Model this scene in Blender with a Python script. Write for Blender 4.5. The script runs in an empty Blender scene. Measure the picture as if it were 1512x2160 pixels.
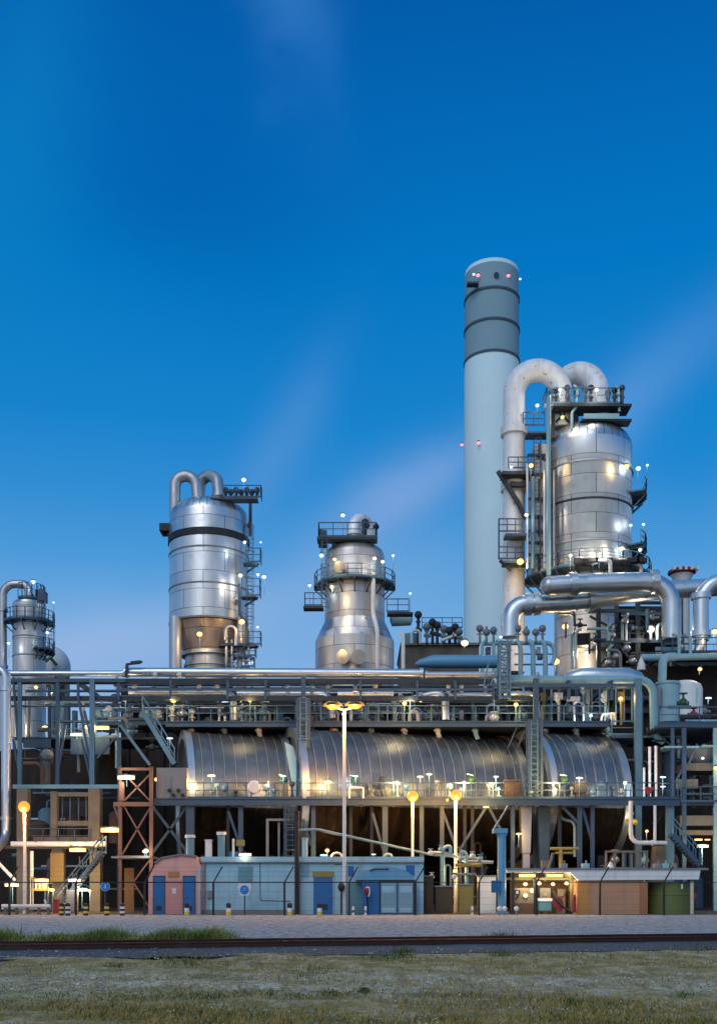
import bpy, math, random
import numpy as np
from mathutils import Vector, Matrix

# ------------------------------------------------------------------ camera, sky, sun, exposure
scene = bpy.context.scene
COL = scene.collection
F = 2220.0            # focal length in photo pixels (photo 1512 x 2160)
HORIZ = 1870.0
EYE = 1.6
cam_d = bpy.data.cameras.new("camera")
cam = bpy.data.objects.new("camera", cam_d)
COL.objects.link(cam)
cam.location = (0, 0, EYE)
cam.rotation_euler = (math.radians(90), 0, 0)
cam_d.sensor_fit = 'HORIZONTAL'
cam_d.sensor_width = 36
cam_d.lens = 36 * F / 1512
cam_d.shift_y = (HORIZ - 1080) / 1512
cam_d.clip_end = 20000
scene.camera = cam
scene.view_settings.view_transform = 'Standard'
scene.view_settings.look = 'None'
scene.view_settings.exposure = 0.0
scene.view_settings.gamma = 1.0
scene.cycles.use_denoising = True
scene.cycles.max_bounces = 6
scene.cycles.sample_clamp_indirect = 4.0
scene.cycles.caustics_reflective = False
scene.cycles.caustics_refractive = False


def lin(r, g, b):
    f = lambda c: (c / 255 / 12.92) if c / 255 <= 0.04045 else ((c / 255 + 0.055) / 1.055) ** 2.4
    return (f(r), f(g), f(b), 1.0)


world = bpy.data.worlds.new("World")
scene.world = world
world.use_nodes = True
wt = world.node_tree
wt.nodes.clear()


def nmath(t, op, a, b=None, c=None, clamp=False):
    n = t.nodes.new('ShaderNodeMath')
    n.operation = op
    n.use_clamp = clamp
    for i, v in enumerate((a, b, c)):
        if v is None:
            continue
        if isinstance(v, (int, float)):
            n.inputs[i].default_value = v
        else:
            t.links.new(v, n.inputs[i])
    return n.outputs[0]


def nmix(t, fac, a, b):
    n = t.nodes.new('ShaderNodeMix')
    n.data_type = 'RGBA'
    for sock, v in ((n.inputs[0], fac), (n.inputs[6], a), (n.inputs[7], b)):
        if isinstance(v, (int, float)):
            sock.default_value = v
        elif isinstance(v, tuple):
            sock.default_value = v if len(v) == 4 else (*v, 1)
        else:
            t.links.new(v, sock)
    return n.outputs[2]


def nramp(t, fac, stops):
    n = t.nodes.new('ShaderNodeValToRGB')
    el = n.color_ramp.elements
    while len(el) < len(stops):
        el.new(0.5)
    for e, (p, c) in zip(el, stops):
        e.position = p
        e.color = c if len(c) == 4 else (*c, 1)
    t.links.new(fac, n.inputs[0])
    return n.outputs[0]


def build_sky():
    t = wt
    tc = t.nodes.new('ShaderNodeTexCoord')
    sp = t.nodes.new('ShaderNodeSeparateXYZ')
    t.links.new(tc.outputs['Generated'], sp.inputs[0])
    x, y, z = sp.outputs
    zc = nmath(t, 'MAXIMUM', z, 0.0)
    base = nramp(t, zc, [
        (0.0, lin(170, 195, 228)), (0.17, lin(140, 180, 226)), (0.235, lin(115, 170, 223)),
        (0.29, lin(76, 154, 217)), (0.345, lin(50, 141, 211)), (0.40, lin(24, 131, 205)),
        (0.50, lin(3, 119, 196)), (0.575, lin(3, 107, 185)), (0.645, lin(3, 92, 170)),
        (0.72, lin(14, 98, 174)), (0.85, lin(52, 134, 192)), (1.0, lin(80, 152, 202))])
    # gnomonic coordinates of the part of the sky over the plant
    ys = nmath(t, 'MAXIMUM', y, 0.05)
    u = nmath(t, 'DIVIDE', x, ys)
    v = nmath(t, 'DIVIDE', z, ys)
    front = nmath(t, 'GREATER_THAN', y, 0.05)
    nz = t.nodes.new('ShaderNodeTexNoise')
    nz.inputs['Scale'].default_value = 5.0
    nz.inputs['Detail'].default_value = 5.0
    t.links.new(tc.outputs['Generated'], nz.inputs['Vector'])
    nf = nz.outputs[0]
    nd = nmath(t, 'MULTIPLY', nmath(t, 'SUBTRACT', nf, 0.5), 0.16)
    u2 = nmath(t, 'ADD', u, nd)
    v2 = nmath(t, 'ADD', v, nd)
    col = base
    # wisps of high cloud: centre, tilt, half length, half width, colour, strength
    W = [((845, 1040), 38, 0.075, 0.026, lin(140, 172, 222), 0.60),
         ((920, 985), 33, 0.06, 0.016, lin(110, 160, 220), 0.50),
         ((590, 945), 58, 0.085, 0.024, lin(95, 152, 216), 0.42),
         ((1425, 750), 40, 0.090, 0.028, lin(90, 150, 216), 0.36),
         ((1345, 850), 60, 0.05, 0.02, lin(95, 155, 220), 0.45),
         ((580, 25), 118, 0.055, 0.020, lin(70, 135, 205), 0.55),
         ((640, 150), 118, 0.07, 0.020, lin(30, 115, 195), 0.40),
         ((30, 300), 85, 0.16, 0.06, lin(14, 128, 196), 0.60),
         ((440, 320), 75, 0.11, 0.12, lin(2, 92, 172), 0.55),
         ((230, 1350), 12, 0.16, 0.030, lin(160, 186, 228), 0.60),
         ((640, 1290), 14, 0.16, 0.040, lin(126, 172, 222), 0.45),
         ((1480, 930), 70, 0.05, 0.03, lin(8, 132, 208), 0.5)]
    for (px, py), ang, sa, sb, c, k in W:
        uc, vc = (px - 756) / F, (HORIZ - py) / F
        ca, sn = math.cos(math.radians(ang)), math.sin(math.radians(ang))
        du = nmath(t, 'SUBTRACT', u2, uc)
        dv = nmath(t, 'SUBTRACT', v2, vc)
        p = nmath(t, 'DIVIDE', nmath(t, 'ADD', nmath(t, 'MULTIPLY', du, ca), nmath(t, 'MULTIPLY', dv, sn)), sa)
        q = nmath(t, 'DIVIDE', nmath(t, 'SUBTRACT', nmath(t, 'MULTIPLY', dv, ca), nmath(t, 'MULTIPLY', du, sn)), sb)
        r2 = nmath(t, 'ADD', nmath(t, 'MULTIPLY', p, p), nmath(t, 'MULTIPLY', q, q))
        g = nmath(t, 'EXPONENT', nmath(t, 'MULTIPLY', r2, -0.7))
        g = nmath(t, 'MULTIPLY', nmath(t, 'MULTIPLY', g, front), k)
        g = nmath(t, 'MULTIPLY', g, nmath(t, 'ADD', nmath(t, 'MULTIPLY', nf, 0.9), 0.55), clamp=True)
        col = nmix(t, g, col, c)
    # after-sunset glow low in the sky behind the photographer
    dt = nmath(t, 'ADD', nmath(t, 'MULTIPLY', x, -0.30), nmath(t, 'MULTIPLY', y, -0.95))
    az = nmath(t, 'POWER', nmath(t, 'MAXIMUM', dt, 0.0), 1.5)
    el = nmath(t, 'EXPONENT', nmath(t, 'MULTIPLY', nmath(t, 'MULTIPLY', z, z), -5.0))
    gl = nmath(t, 'MULTIPLY', az, el, clamp=True)
    col = nmix(t, gl, col, (GLOW[0], GLOW[1], GLOW[2], 1))
    bg = t.nodes.new('ShaderNodeBackground')
    t.links.new(col, bg.inputs[0])
    bg.inputs[1].default_value = 1.0
    out = t.nodes.new('ShaderNodeOutputWorld')
    t.links.new(bg.outputs[0], out.inputs[0])


GLOW = (0.72, 0.81, 0.88)
build_sky()
sun_d = bpy.data.lights.new("sun", 'SUN')
sun_d.energy = 1.15
sun_d.angle = math.radians(40)
sun_d.color = (1.0, 0.98, 0.95)
sun = bpy.data.objects.new("sun", sun_d)
COL.objects.link(sun)
sun.rotation_euler = (math.radians(50), 0, math.radians(-20))

# ------------------------------------------------------------------ helpers
def V(px, py, D):
    """point of the plant seen at photo pixel (px, py) when it stands D metres away"""
    return Vector(((px - 756) * D / F, D, EYE + (HORIZ - py) * D / F))


def S(p, D):
    return p * D / F


class MB:
    """collects geometry for ONE mesh"""
    def __init__(s):
        s.v, s.f = [], []

    def add(s, vs, fs):
        o = len(s.v)
        s.v.extend([tuple(p) for p in vs])
        s.f.extend([tuple(i + o for i in f) for f in fs])
        return s

    def box(s, x0, x1, y0, y1, z0, z1):
        vs = [(x, y, z) for z in (z0, z1) for y in (y0, y1) for x in (x0, x1)]
        return s.add(vs, [(0, 2, 3, 1), (4, 5, 7, 6), (0, 1, 5, 4), (2, 6, 7, 3), (0, 4, 6, 2), (1, 3, 7, 5)])

    def pbox(s, px0, px1, py0, py1, D, depth):
        """box whose front face fills photo rectangle at distance D"""
        a, b = V(px0, py1, D), V(px1, py0, D)
        return s.box(a.x, b.x, D, D + depth, a.z, b.z)

    def bar(s, p, q, w, h=None):
        p, q = Vector(p), Vector(q)
        h = h or w
        d = (q - p)
        if d.length < 1e-6:
            return s
        d.normalize()
        up = Vector((0, 0, 1)) if abs(d.z) < 0.95 else Vector((0, 1, 0))
        a = d.cross(up).normalized()
        b = a.cross(d).normalized()
        vs = []
        for c in (p, q):
            for i, j in ((-1, -1), (1, -1), (1, 1), (-1, 1)):
                vs.append(c + a * (i * w / 2) + b * (j * h / 2))
        return s.add(vs, [(3, 2, 1, 0), (4, 5, 6, 7), (0, 1, 5, 4), (1, 2, 6, 5), (2, 3, 7, 6), (3, 0, 4, 7)])

    def tube(s, pts, r, seg=10, bend=0, cap=True, nb=7):
        pts = [Vector(p) for p in pts]
        if bend and len(pts) > 2:
            q = [pts[0]]
            for i in range(1, len(pts) - 1):
                a, b, c = pts[i - 1], pts[i], pts[i + 1]
                d1, d2 = (a - b), (c - b)
                l = min(bend, d1.length * 0.49, d2.length * 0.49)
                s1, s2 = b + d1.normalized() * l, b + d2.normalized() * l
                k = 0.27
                for j in range(nb + 1):
                    u = j / nb
                    c1, c2 = s1.lerp(b, 0.55), s2.lerp(b, 0.55)
                    q.append((1 - u) ** 3 * s1 + 3 * u * (1 - u) ** 2 * c1 + 3 * u * u * (1 - u) * c2 + u ** 3 * s2)
            q.append(pts[-1])
            pts = q
        n = len(pts)
        rs = r if isinstance(r, (list, tuple)) else [r] * n
        tang = []
        for i in range(n):
            a = pts[max(i - 1, 0)]
            b = pts[min(i + 1, n - 1)]
            tang.append((b - a).normalized())
        t0 = tang[0]
        nrm = t0.orthogonal().normalized()
        vs, fs = [], []
        for i in range(n):
            if i:
                ax = tang[i - 1].cross(tang[i])
                if ax.length > 1e-6:
                    nrm = Matrix.Rotation(tang[i - 1].angle(tang[i]), 3, ax.normalized()) @ nrm
            b = tang[i].cross(nrm).normalized()
            for k in range(seg):
                th = 2 * math.pi * k / seg
                vs.append(pts[i] + (nrm * math.cos(th) + b * math.sin(th)) * rs[i])
        for i in range(n - 1):
            for k in range(seg):
                k2 = (k + 1) % seg
                fs.append((i * seg + k, i * seg + k2, (i + 1) * seg + k2, (i + 1) * seg + k))
        if cap:
            fs.append(tuple(range(seg - 1, -1, -1)))
            fs.append(tuple((n - 1) * seg + k for k in range(seg)))
        return s.add(vs, fs)

    def lathe(s, cx, cy, prof, seg=40):
        vs, fs = [], []
        n = len(prof)
        for r, z in prof:
            for k in range(seg):
                th = 2 * math.pi * k / seg
                vs.append((cx + r * math.cos(th), cy + r * math.sin(th), z))
        for i in range(n - 1):
            for k in range(seg):
                k2 = (k + 1) % seg
                fs.append((i * seg + k, (i + 1) * seg + k, (i + 1) * seg + k2, i * seg + k2)[::-1])
        return s.add(vs, fs)

    def ball(s, c, r, seg=12, rings=7, sz=1.0):
        c = Vector(c)
        return s.lathe(c.x, c.y, [(max(r * math.sin(math.pi * i / rings), 1e-4), c.z - sz * r * math.cos(math.pi * i / rings)) for i in range(rings + 1)], seg)

    def prism(s, outline, y0, y1):
        """outline: list of (x, z) counter-clockwise seen from -Y"""
        n = len(outline)
        vs = [(x, y0, z) for x, z in outline] + [(x, y1, z) for x, z in outline]
        fs = [tuple(range(n)), tuple(range(2 * n - 1, n - 1, -1))]
        for i in range(n):
            j = (i + 1) % n
            fs.append((i, i + n, j + n, j))
        return s.add(vs, fs)

    def rail(s, pts, h=1.1, step=1.6, w=0.055, toe=True):
        pts = [Vector(p) for p in pts]
        up = Vector((0, 0, 1))
        for a, b in zip(pts, pts[1:]):
            L = (b - a).length
            s.bar(a + up * h, b + up * h, w)
            s.bar(a + up * h * 0.55, b + up * h * 0.55, w * 0.8)
            if toe:
                s.bar(a + up * 0.08, b + up * 0.08, 0.03, 0.14)
            n = max(1, round(L / step))
            for i in range(n + 1):
                p = a.lerp(b, i / n)
                s.bar(p, p + up * h, w)
        return s

    def ladder(s, p, q, width=0.5, axis=(1, 0, 0), step=0.35, w=0.06, cage=False, out=(0, -1, 0)):
        p, q = Vector(p), Vector(q)
        ax = Vector(axis).normalized() * width / 2
        s.bar(p - ax, q - ax, w)
        s.bar(p + ax, q + ax, w)
        n = max(2, int((q - p).length / step))
        for i in range(n):
            c = p.lerp(q, (i + .5) / n)
            s.bar(c - ax, c + ax, w * 0.7)
        if cage:
            o = Vector(out).normalized()
            m = max(2, int((q - p).length / 1.1))
            rings = []
            for i in range(m + 1):
                c = p.lerp(q, i / m)
                pr = None
                ring = []
                for k in range(7):
                    th = math.pi * k / 6
                    a = c + ax.normalized() * (0.38 * math.cos(th)) + o * (0.75 * math.sin(th))
                    ring.append(a)
                    if pr is not None:
                        s.bar(pr, a, w * 0.7)
                    pr = a
                rings.append(ring)
            for k in (0, 2, 4, 6):
                s.bar(rings[0][k], rings[-1][k], w * 0.6)
        return s

    def lattice(s, x0, x1, y0, y1, z0, z1, n, w=0.1, post=0.14):
        """braced tower of four legs"""
        for x in (x0, x1):
            for y in (y0, y1):
                s.bar((x, y, z0), (x, y, z1), post)
        for i in range(n + 1):
            z = z0 + (z1 - z0) * i / n
            s.bar((x0, y0, z), (x1, y0, z), w)
            s.bar((x0, y1, z), (x1, y1, z), w)
            s.bar((x0, y0, z), (x0, y1, z), w)
            s.bar((x1, y0, z), (x1, y1, z), w)
            if i < n:
                zz = z0 + (z1 - z0) * (i + 1) / n
                a, b = (x0, x1) if i % 2 else (x1, x0)
                s.bar((a, y0, z), (b, y0, zz), w * 0.8)
                s.bar((a, y1, z), (b, y1, zz), w * 0.8)
        return s


def arc_pts(cx, cy, z, r, a0, a1, n=16):
    return [Vector((cx + r * math.cos(math.radians(a0 + (a1 - a0) * i / n)),
                    cy + r * math.sin(math.radians(a0 + (a1 - a0) * i / n)), z)) for i in range(n + 1)]


def mesh_obj(name, mb, mat, off=(0, 0, 0)):
    me = bpy.data.meshes.new(name)
    ox, oy, oz = off
    me.from_pydata([(x - ox, y - oy, z - oz) for x, y, z in mb.v], [], mb.f)
    me.polygons.foreach_set('use_smooth', [True] * len(me.polygons))
    me.set_sharp_from_angle(angle=math.radians(35))
    me.materials.append(mat)
    me.update()
    o = bpy.data.objects.new(name, me)
    COL.objects.link(o)
    return o


class Thing:
    def __init__(s, name, label, cat, loc, group=None):
        s.o = bpy.data.objects.new(name, None)
        COL.objects.link(s.o)
        s.o.empty_display_size = 0.3
        s.o.location = loc
        s.loc = Vector(loc)
        s.o['label'] = label
        s.o['category'] = cat
        if group:
            s.o['group'] = group

    def part(s, name, mb, mat, parent=None, label=None):
        o = mesh_obj(name, mb, mat, s.loc)
        o.parent = parent or s.o
        if label:
            o['label'] = label
        return o


def solo(name, label, cat, mb, mat, group=None, kind=None):
    xs = np.array(mb.v)
    lo, hi = xs.min(0), xs.max(0)
    c = ((lo[0] + hi[0]) / 2, (lo[1] + hi[1]) / 2, lo[2])
    o = mesh_obj(name, mb, mat, c)
    o.location = c
    if label:
        o['label'] = label
        o['category'] = cat
    if group:
        o['group'] = group
    if kind:
        o['kind'] = kind
    return o


def copy_tree(o, loc, label=None):
    r = o.copy()
    COL.objects.link(r)
    r.location = loc
    if label:
        r['label'] = label
    for ch in o.children:
        c = ch.copy()
        COL.objects.link(c)
        c.parent = r
        for g in ch.children:
            d = g.copy()
            COL.objects.link(d)
            d.parent = c
    return r


# ------------------------------------------------------------------ materials
def new_mat(name):
    m = bpy.data.materials.new(name)
    m.use_nodes = True
    t = m.node_tree
    return m, t, t.nodes['Principled BSDF']


def noise(t, vec, scale, detail=4, rough=0.55, stretch=None):
    if stretch:
        mp = t.nodes.new('ShaderNodeMapping')
        mp.inputs['Scale'].default_value = stretch
        t.links.new(vec, mp.inputs[0])
        vec = mp.outputs[0]
    n = t.nodes.new('ShaderNodeTexNoise')
    n.inputs['Scale'].default_value = scale
    n.inputs['Detail'].default_value = detail
    n.inputs['Roughness'].default_value = rough
    t.links.new(vec, n.inputs['Vector'])
    return n.outputs[0]


def mapr(t, v, a, b, c, d):
    n = t.nodes.new('ShaderNodeMapRange')
    for i, k in enumerate((a, b, c, d)):
        n.inputs[i + 1].default_value = k
    t.links.new(v, n.inputs[0])
    return n.outputs[0]


def bump(t, bsdf, h, strength=0.3, dist=0.02):
    b = t.nodes.new('ShaderNodeBump')
    b.inputs['Strength'].default_value = strength
    b.inputs['Distance'].default_value = dist
    t.links.new(h, b.inputs['Height'])
    t.links.new(b.outputs[0], bsdf.inputs['Normal'])


def paint(name, c, rough=0.55, metal=0.0, grime=0.35, scale=0.9, streak=True, spec=0.4, dirt=(0.10, 0.075, 0.055), spots=0.0):
    """painted or bare surface with blotches, streaks of dirt and a varied gloss"""
    m, t, b = new_mat(name)
    tc = t.nodes.new('ShaderNodeTexCoord').outputs['Object']
    n1 = noise(t, tc, scale, 5)
    f1 = mapr(t, n1, 0.35, 0.75, 0.0, grime)
    dark = tuple(k * 0.55 for k in c)
    col = nmix(t, f1, (*c, 1), (*dark, 1))
    if streak:
        n2 = noise(t, tc, 1.0, 4, 0.6, (2.2, 2.2, 0.16))
        f2 = mapr(t, n2, 0.55, 0.85, 0.0, grime)
        col = nmix(t, f2, col, (*dirt, 1))
    if spots:
        col = nmix(t, mapr(t, noise(t, tc, 1.9, 3, 0.7), 0.64, 0.70, 0.0, spots), col, (0.16, 0.10, 0.075, 1))
    t.links.new(col, b.inputs['Base Color'])
    r = mapr(t, noise(t, tc, scale * 3, 3), 0.3, 0.7, max(rough - 0.1, 0.05), min(rough + 0.12, 1))
    t.links.new(r, b.inputs['Roughness'])
    b.inputs['Metallic'].default_value = metal
    b.inputs['Specular IOR Level'].default_value = spec
    return m


def cladding(name, c=(0.60, 0.62, 0.645), rough=0.33, sheet=(3.2, 1.7), metal=0.9, stain=(0.20, 0.15, 0.11), stain_k=0.35, seam=0.13):
    """aluminium insulation jacket on an upright vessel: riveted sheets laid in courses round the object's own axis"""
    m, t, b = new_mat(name)
    tc = t.nodes.new('ShaderNodeTexCoord').outputs['Object']
    sp = t.nodes.new('ShaderNodeSeparateXYZ')
    t.links.new(tc, sp.inputs[0])
    ang = nmath(t, 'ARCTAN2', sp.outputs[0], nmath(t, 'MULTIPLY', sp.outputs[1], -1.0))
    cb = t.nodes.new('ShaderNodeCombineXYZ')
    t.links.new(nmath(t, 'MULTIPLY', ang, 3.0), cb.inputs[0])
    t.links.new(sp.outputs[2], cb.inputs[1])
    br = t.nodes.new('ShaderNodeTexBrick')
    br.inputs['Scale'].default_value = 1.0
    br.inputs['Mortar Size'].default_value = 0.028
    br.inputs['Mortar Smooth'].default_value = 0.3
    br.inputs['Brick Width'].default_value = sheet[0]
    br.inputs['Row Height'].default_value = sheet[1]
    br.inputs['Color1'].default_value = (0.86, 0.86, 0.86, 1)
    br.inputs['Color2'].default_value = (1.10, 1.10, 1.10, 1)
    t.links.new(cb.outputs[0], br.inputs['Vector'])
    mm = t.nodes.new('ShaderNodeMix')
    mm.data_type = 'RGBA'
    mm.blend_type = 'MULTIPLY'
    mm.inputs[0].default_value = 0.8
    mm.inputs[6].default_value = (*c, 1)
    t.links.new(br.outputs['Color'], mm.inputs[7])
    col = nmix(t, nmath(t, 'MULTIPLY', br.outputs['Fac'], seam), mm.outputs[2], (0.12, 0.12, 0.13, 1))
    st = noise(t, tc, 1.0, 5, 0.65, (0.9, 0.9, 0.10))
    col = nmix(t, mapr(t, st, 0.50, 0.80, 0.0, stain_k), col, (*stain, 1))
    t.links.new(col, b.inputs['Base Color'])
    r = mapr(t, noise(t, tc, 0.8, 5), 0.3, 0.75, rough - 0.08, rough + 0.22)
    t.links.new(r, b.inputs['Roughness'])
    b.inputs['Metallic'].default_value = metal
    h = nmath(t, 'ADD', nmath(t, 'MULTIPLY', br.outputs['Fac'], -0.6), noise(t, tc, 1.3, 3))
    bump(t, b, h, 0.25, 0.05)
    return m


def emit(name, c, s):
    m, t, b = new_mat(name)
    b.inputs['Base Color'].default_value = (c[0] * .03, c[1] * .03, c[2] * .03, 1)
    b.inputs['Emission Color'].default_value = (*c, 1)
    b.inputs['Emission Strength'].default_value = s
    m.cycles.emission_sampling = 'NONE'
    return m


M = {}
M['steel'] = paint('steel_paint', (0.038, 0.080, 0.138), 0.55, grime=0.4)
M['steel_light'] = paint('steel_paint_light', (0.085, 0.185, 0.27), 0.5, grime=0.35)
M['steel_dark'] = paint('steel_dark', (0.016, 0.027, 0.042), 0.6, grime=0.4)
M['black'] = paint('black_paint', (0.012, 0.014, 0.02), 0.6, grime=0.2)
M['alu'] = cladding('aluminium_jacket')
M['alu_dome'] = cladding('aluminium_dome_segments', (0.58, 0.62, 0.66), 0.32, sheet=(0.55, 40.0), seam=0.6, stain_k=0.3)
M['alu_dull'] = cladding('aluminium_jacket_dull', (0.50, 0.49, 0.49), 0.42, stain_k=0.6, metal=0.75)
M['alu_rust'] = cladding('aluminium_jacket_rusty', (0.42, 0.36, 0.34), 0.45, stain=(0.22, 0.08, 0.05), stain_k=0.9, metal=0.6)
M['alu_pipe'] = paint('aluminium_pipe_jacket', (0.52, 0.58, 0.64), 0.34, 0.85, grime=0.18, scale=0.3, streak=False)
M['alu_pipe_dull'] = paint('aluminium_pipe_dull', (0.44, 0.45, 0.48), 0.42, 0.75, grime=0.3, scale=0.4)
M['white'] = paint('white_paint', (0.64, 0.66, 0.66), 0.5, grime=0.3)
M['white_pipe'] = paint('weathered_white_jacket', (0.76, 0.76, 0.77), 0.5, 0.1, grime=0.45, dirt=(0.34, 0.24, 0.19), spots=0.8)
M['pale'] = paint('pale_green_grey_paint', (0.22, 0.39, 0.46), 0.45, grime=0.3)
M['teal'] = paint('teal_paint', (0.10, 0.25, 0.31), 0.45, grime=0.3)
M['rust'] = paint('red_oxide_steel', (0.17, 0.09, 0.068), 0.65, grime=0.45)
M['concrete'] = paint('concrete', (0.165, 0.15, 0.13), 0.85, grime=0.8, spec=0.2)
M['brown'] = paint('brown_cladding', (0.085, 0.06, 0.042), 0.8, grime=0.5, spec=0.2)
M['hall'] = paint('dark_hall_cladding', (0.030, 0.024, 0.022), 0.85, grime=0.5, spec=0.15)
M['grey'] = paint('grey_paint', (0.17, 0.19, 0.21), 0.55, grime=0.4)
M['tan'] = paint('tan_wall', (0.46, 0.25, 0.15), 0.8, grime=0.3, spec=0.2)
M['olive'] = paint('olive_paint', (0.12, 0.15, 0.04), 0.5, grime=0.3)
M['salmon'] = paint('salmon_paint', (0.68, 0.34, 0.29), 0.65, grime=0.45)
M['salmon_door'] = paint('salmon_panel', (0.54, 0.24, 0.22), 0.6, grime=0.25)
M['cabin'] = paint('pale_blue_cladding', (0.28, 0.48, 0.59), 0.6, grime=0.5)
M['sky_blue'] = paint('sky_blue_paint', (0.10, 0.29, 0.46), 0.4, grime=0.2)
M['blue'] = paint('blue_door_paint', (0.012, 0.12, 0.34), 0.45, grime=0.25)
M['grey_door'] = paint('grey_blue_door', (0.17, 0.30, 0.38), 0.5, grime=0.25)
M['yellow'] = paint('yellow_paint', (0.62, 0.46, 0.05), 0.5, grime=0.2)
M['yellow_dull'] = paint('dull_yellow_paint', (0.22, 0.18, 0.05), 0.5, grime=0.3)
M['red'] = paint('red_paint', (0.24, 0.02, 0.03), 0.45, grime=0.2)
M['green'] = paint('green_paint', (0.015, 0.07, 0.03), 0.5, grime=0.2)
M['rail'] = paint('rusty_rail', (0.045, 0.016, 0.012), 0.55, 0.3, grime=0.4)
M['chimney'] = paint('chimney_white', (0.60, 0.79, 0.85), 0.8, grime=0.16, scale=0.12, spec=0.15, streak=True, dirt=(0.30, 0.36, 0.38))
M['chimney_grey'] = paint('chimney_grey', (0.21, 0.34, 0.41), 0.8, grime=0.15, scale=0.2, spec=0.15, streak=False)
M['chimney_ring'] = paint('chimney_ring', (0.05, 0.09, 0.13), 0.8, grime=0.1)
M['bulb_white'] = emit('lamp_white', (0.70, 0.93, 1.0), 2.0)
M['bulb_yellow'] = emit('lamp_yellow', (1.0, 0.62, 0.20), 2.3)
M['bulb_warm'] = emit('lamp_warm_white', (1.0, 0.80, 0.45), 2.2)
M['bulb_sodium'] = emit('lamp_sodium', (1.0, 0.33, 0.028), 1.5)
M['bulb_red'] = emit('lamp_red', (1.0, 0.30, 0.40), 1.6)
M['tube'] = emit('lamp_tube', (1.0, 0.72, 0.25), 2.0)

LCOL = {'white': (0.80, 0.93, 1.0), 'yellow': (1.0, 0.62, 0.22), 'warm': (1.0, 0.82, 0.58), 'sodium': (1.0, 0.40, 0.07), 'red': (1.0, 0.2, 0.25)}
# ------------------------------------------------------------------ the setting: ground, ballast, rails
rnd = random.Random(7)
nrs = np.random.RandomState(11)
TRK_A, TRK_B = Vector((-8.75, 25.7, 0)), Vector((10.25, 30.1, 0))
TRK_D = (TRK_B - TRK_A).normalized()
TRK_N = Vector((-TRK_D.y, TRK_D.x, 0))


def ground_mat():
    m, t, b = new_mat('ground_grass_and_gravel')
    tc = t.nodes.new('ShaderNodeTexCoord').outputs['Object']
    sp = t.nodes.new('ShaderNodeSeparateXYZ')
    t.links.new(tc, sp.inputs[0])
    x, y = sp.outputs[0], sp.outputs[1]
    big = noise(t, tc, 0.22, 4, 0.6)
    mid = noise(t, tc, 1.3, 5, 0.65)
    fine = noise(t, tc, 14.0, 4, 0.7)
    vor = t.nodes.new('ShaderNodeTexVoronoi')
    vor.inputs['Scale'].default_value = 17.0
    t.links.new(tc, vor.inputs['Vector'])
    vc = t.nodes.new('ShaderNodeSeparateColor')
    t.links.new(vor.outputs['Color'], vc.inputs[0])
    stone = nramp(t, vc.outputs[0], [(0.0, (0.200, 0.167, 0.114)), (0.45, (0.499, 0.400, 0.247)), (0.85, (0.731, 0.595, 0.365)), (1.0, (0.800, 0.800, 0.643))])
    soil = nramp(t, mid, [(0.25, (0.189, 0.157, 0.035)), (0.48, (0.348, 0.251, 0.063)), (0.62, (0.549, 0.338, 0.102)), (0.8, (0.365, 0.284, 0.065))])
    soil = nmix(t, mapr(t, fine, 0.4, 0.7, 0.0, 0.55), soil, (0.167, 0.148, 0.027, 1))
    # gravel shows in patches, mostly in two belts across the field
    yy = nmath(t, 'ADD', y, nmath(t, 'MULTIPLY', nmath(t, 'SUBTRACT', big, 0.5), 7.0))
    belt = nmath(t, 'EXPONENT', nmath(t, 'MULTIPLY', nmath(t, 'POWER', nmath(t, 'DIVIDE', nmath(t, 'SUBTRACT', yy, 17.3), 2.6), 2.0), -1.0))
    g = nmath(t, 'ADD', nmath(t, 'MULTIPLY', belt, 0.55), mapr(t, mid, 0.42, 0.62, -0.12, 0.42), clamp=True)
    near = nmix(t, g, soil, stone)
    greens = mapr(t, noise(t, tc, 0.5, 5, 0.7, (0.5, 1, 1)), 0.56, 0.70, 0.0, 0.7)
    near = nmix(t, greens, near, (0.053, 0.098, 0.027, 1))
    # grey gravel yard between the track and the fence
    yard_c = nramp(t, vc.outputs[1], [(0.0, (0.133, 0.158, 0.179)), (0.5, (0.287, 0.314, 0.323)), (1.0, (0.536, 0.577, 0.559))])
    yard_c = nmix(t, mapr(t, mid, 0.45, 0.75, 0.0, 0.5), yard_c, (0.172, 0.194, 0.216, 1))
    k = nmath(t, 'SUBTRACT', nmath(t, 'SUBTRACT', y, nmath(t, 'MULTIPLY', x, 0.231)), nmath(t, 'MULTIPLY', nmath(t, 'SUBTRACT', mid, 0.5), 1.4))
    col = nmix(t, mapr(t, k, 27.9, 29.1, 0.0, 1.0), near, yard_c)
    coarse = noise(t, tc, 1.0, 4, 0.75, (3.2, 0.8, 1))
    col = nmix(t, mapr(t, coarse, 0.47, 0.62, 0.0, 0.5), col, (0.10, 0.118, 0.13, 1))
    col = nmix(t, mapr(t, coarse, 0.50, 0.36, 0.0, 0.38), col, (0.34, 0.37, 0.40, 1))
    plant = nmix(t, mid, (0.035, 0.032, 0.03, 1), (0.07, 0.062, 0.055, 1))
    col = nmix(t, mapr(t, y, 58.6, 59.2, 0.0, 1.0), col, plant)
    t.links.new(col, b.inputs['Base Color'])
    b.inputs['Roughness'].default_value = 0.95
    b.inputs['Specular IOR Level'].default_value = 0.15
    h = nmath(t, 'ADD', nmath(t, 'MULTIPLY', vor.outputs['Distance'], -1.2), nmath(t, 'ADD', fine, nmath(t, 'MULTIPLY', mid, 1.5)))
    bump(t, b, h, 0.5, 0.05)
    return m


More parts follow.
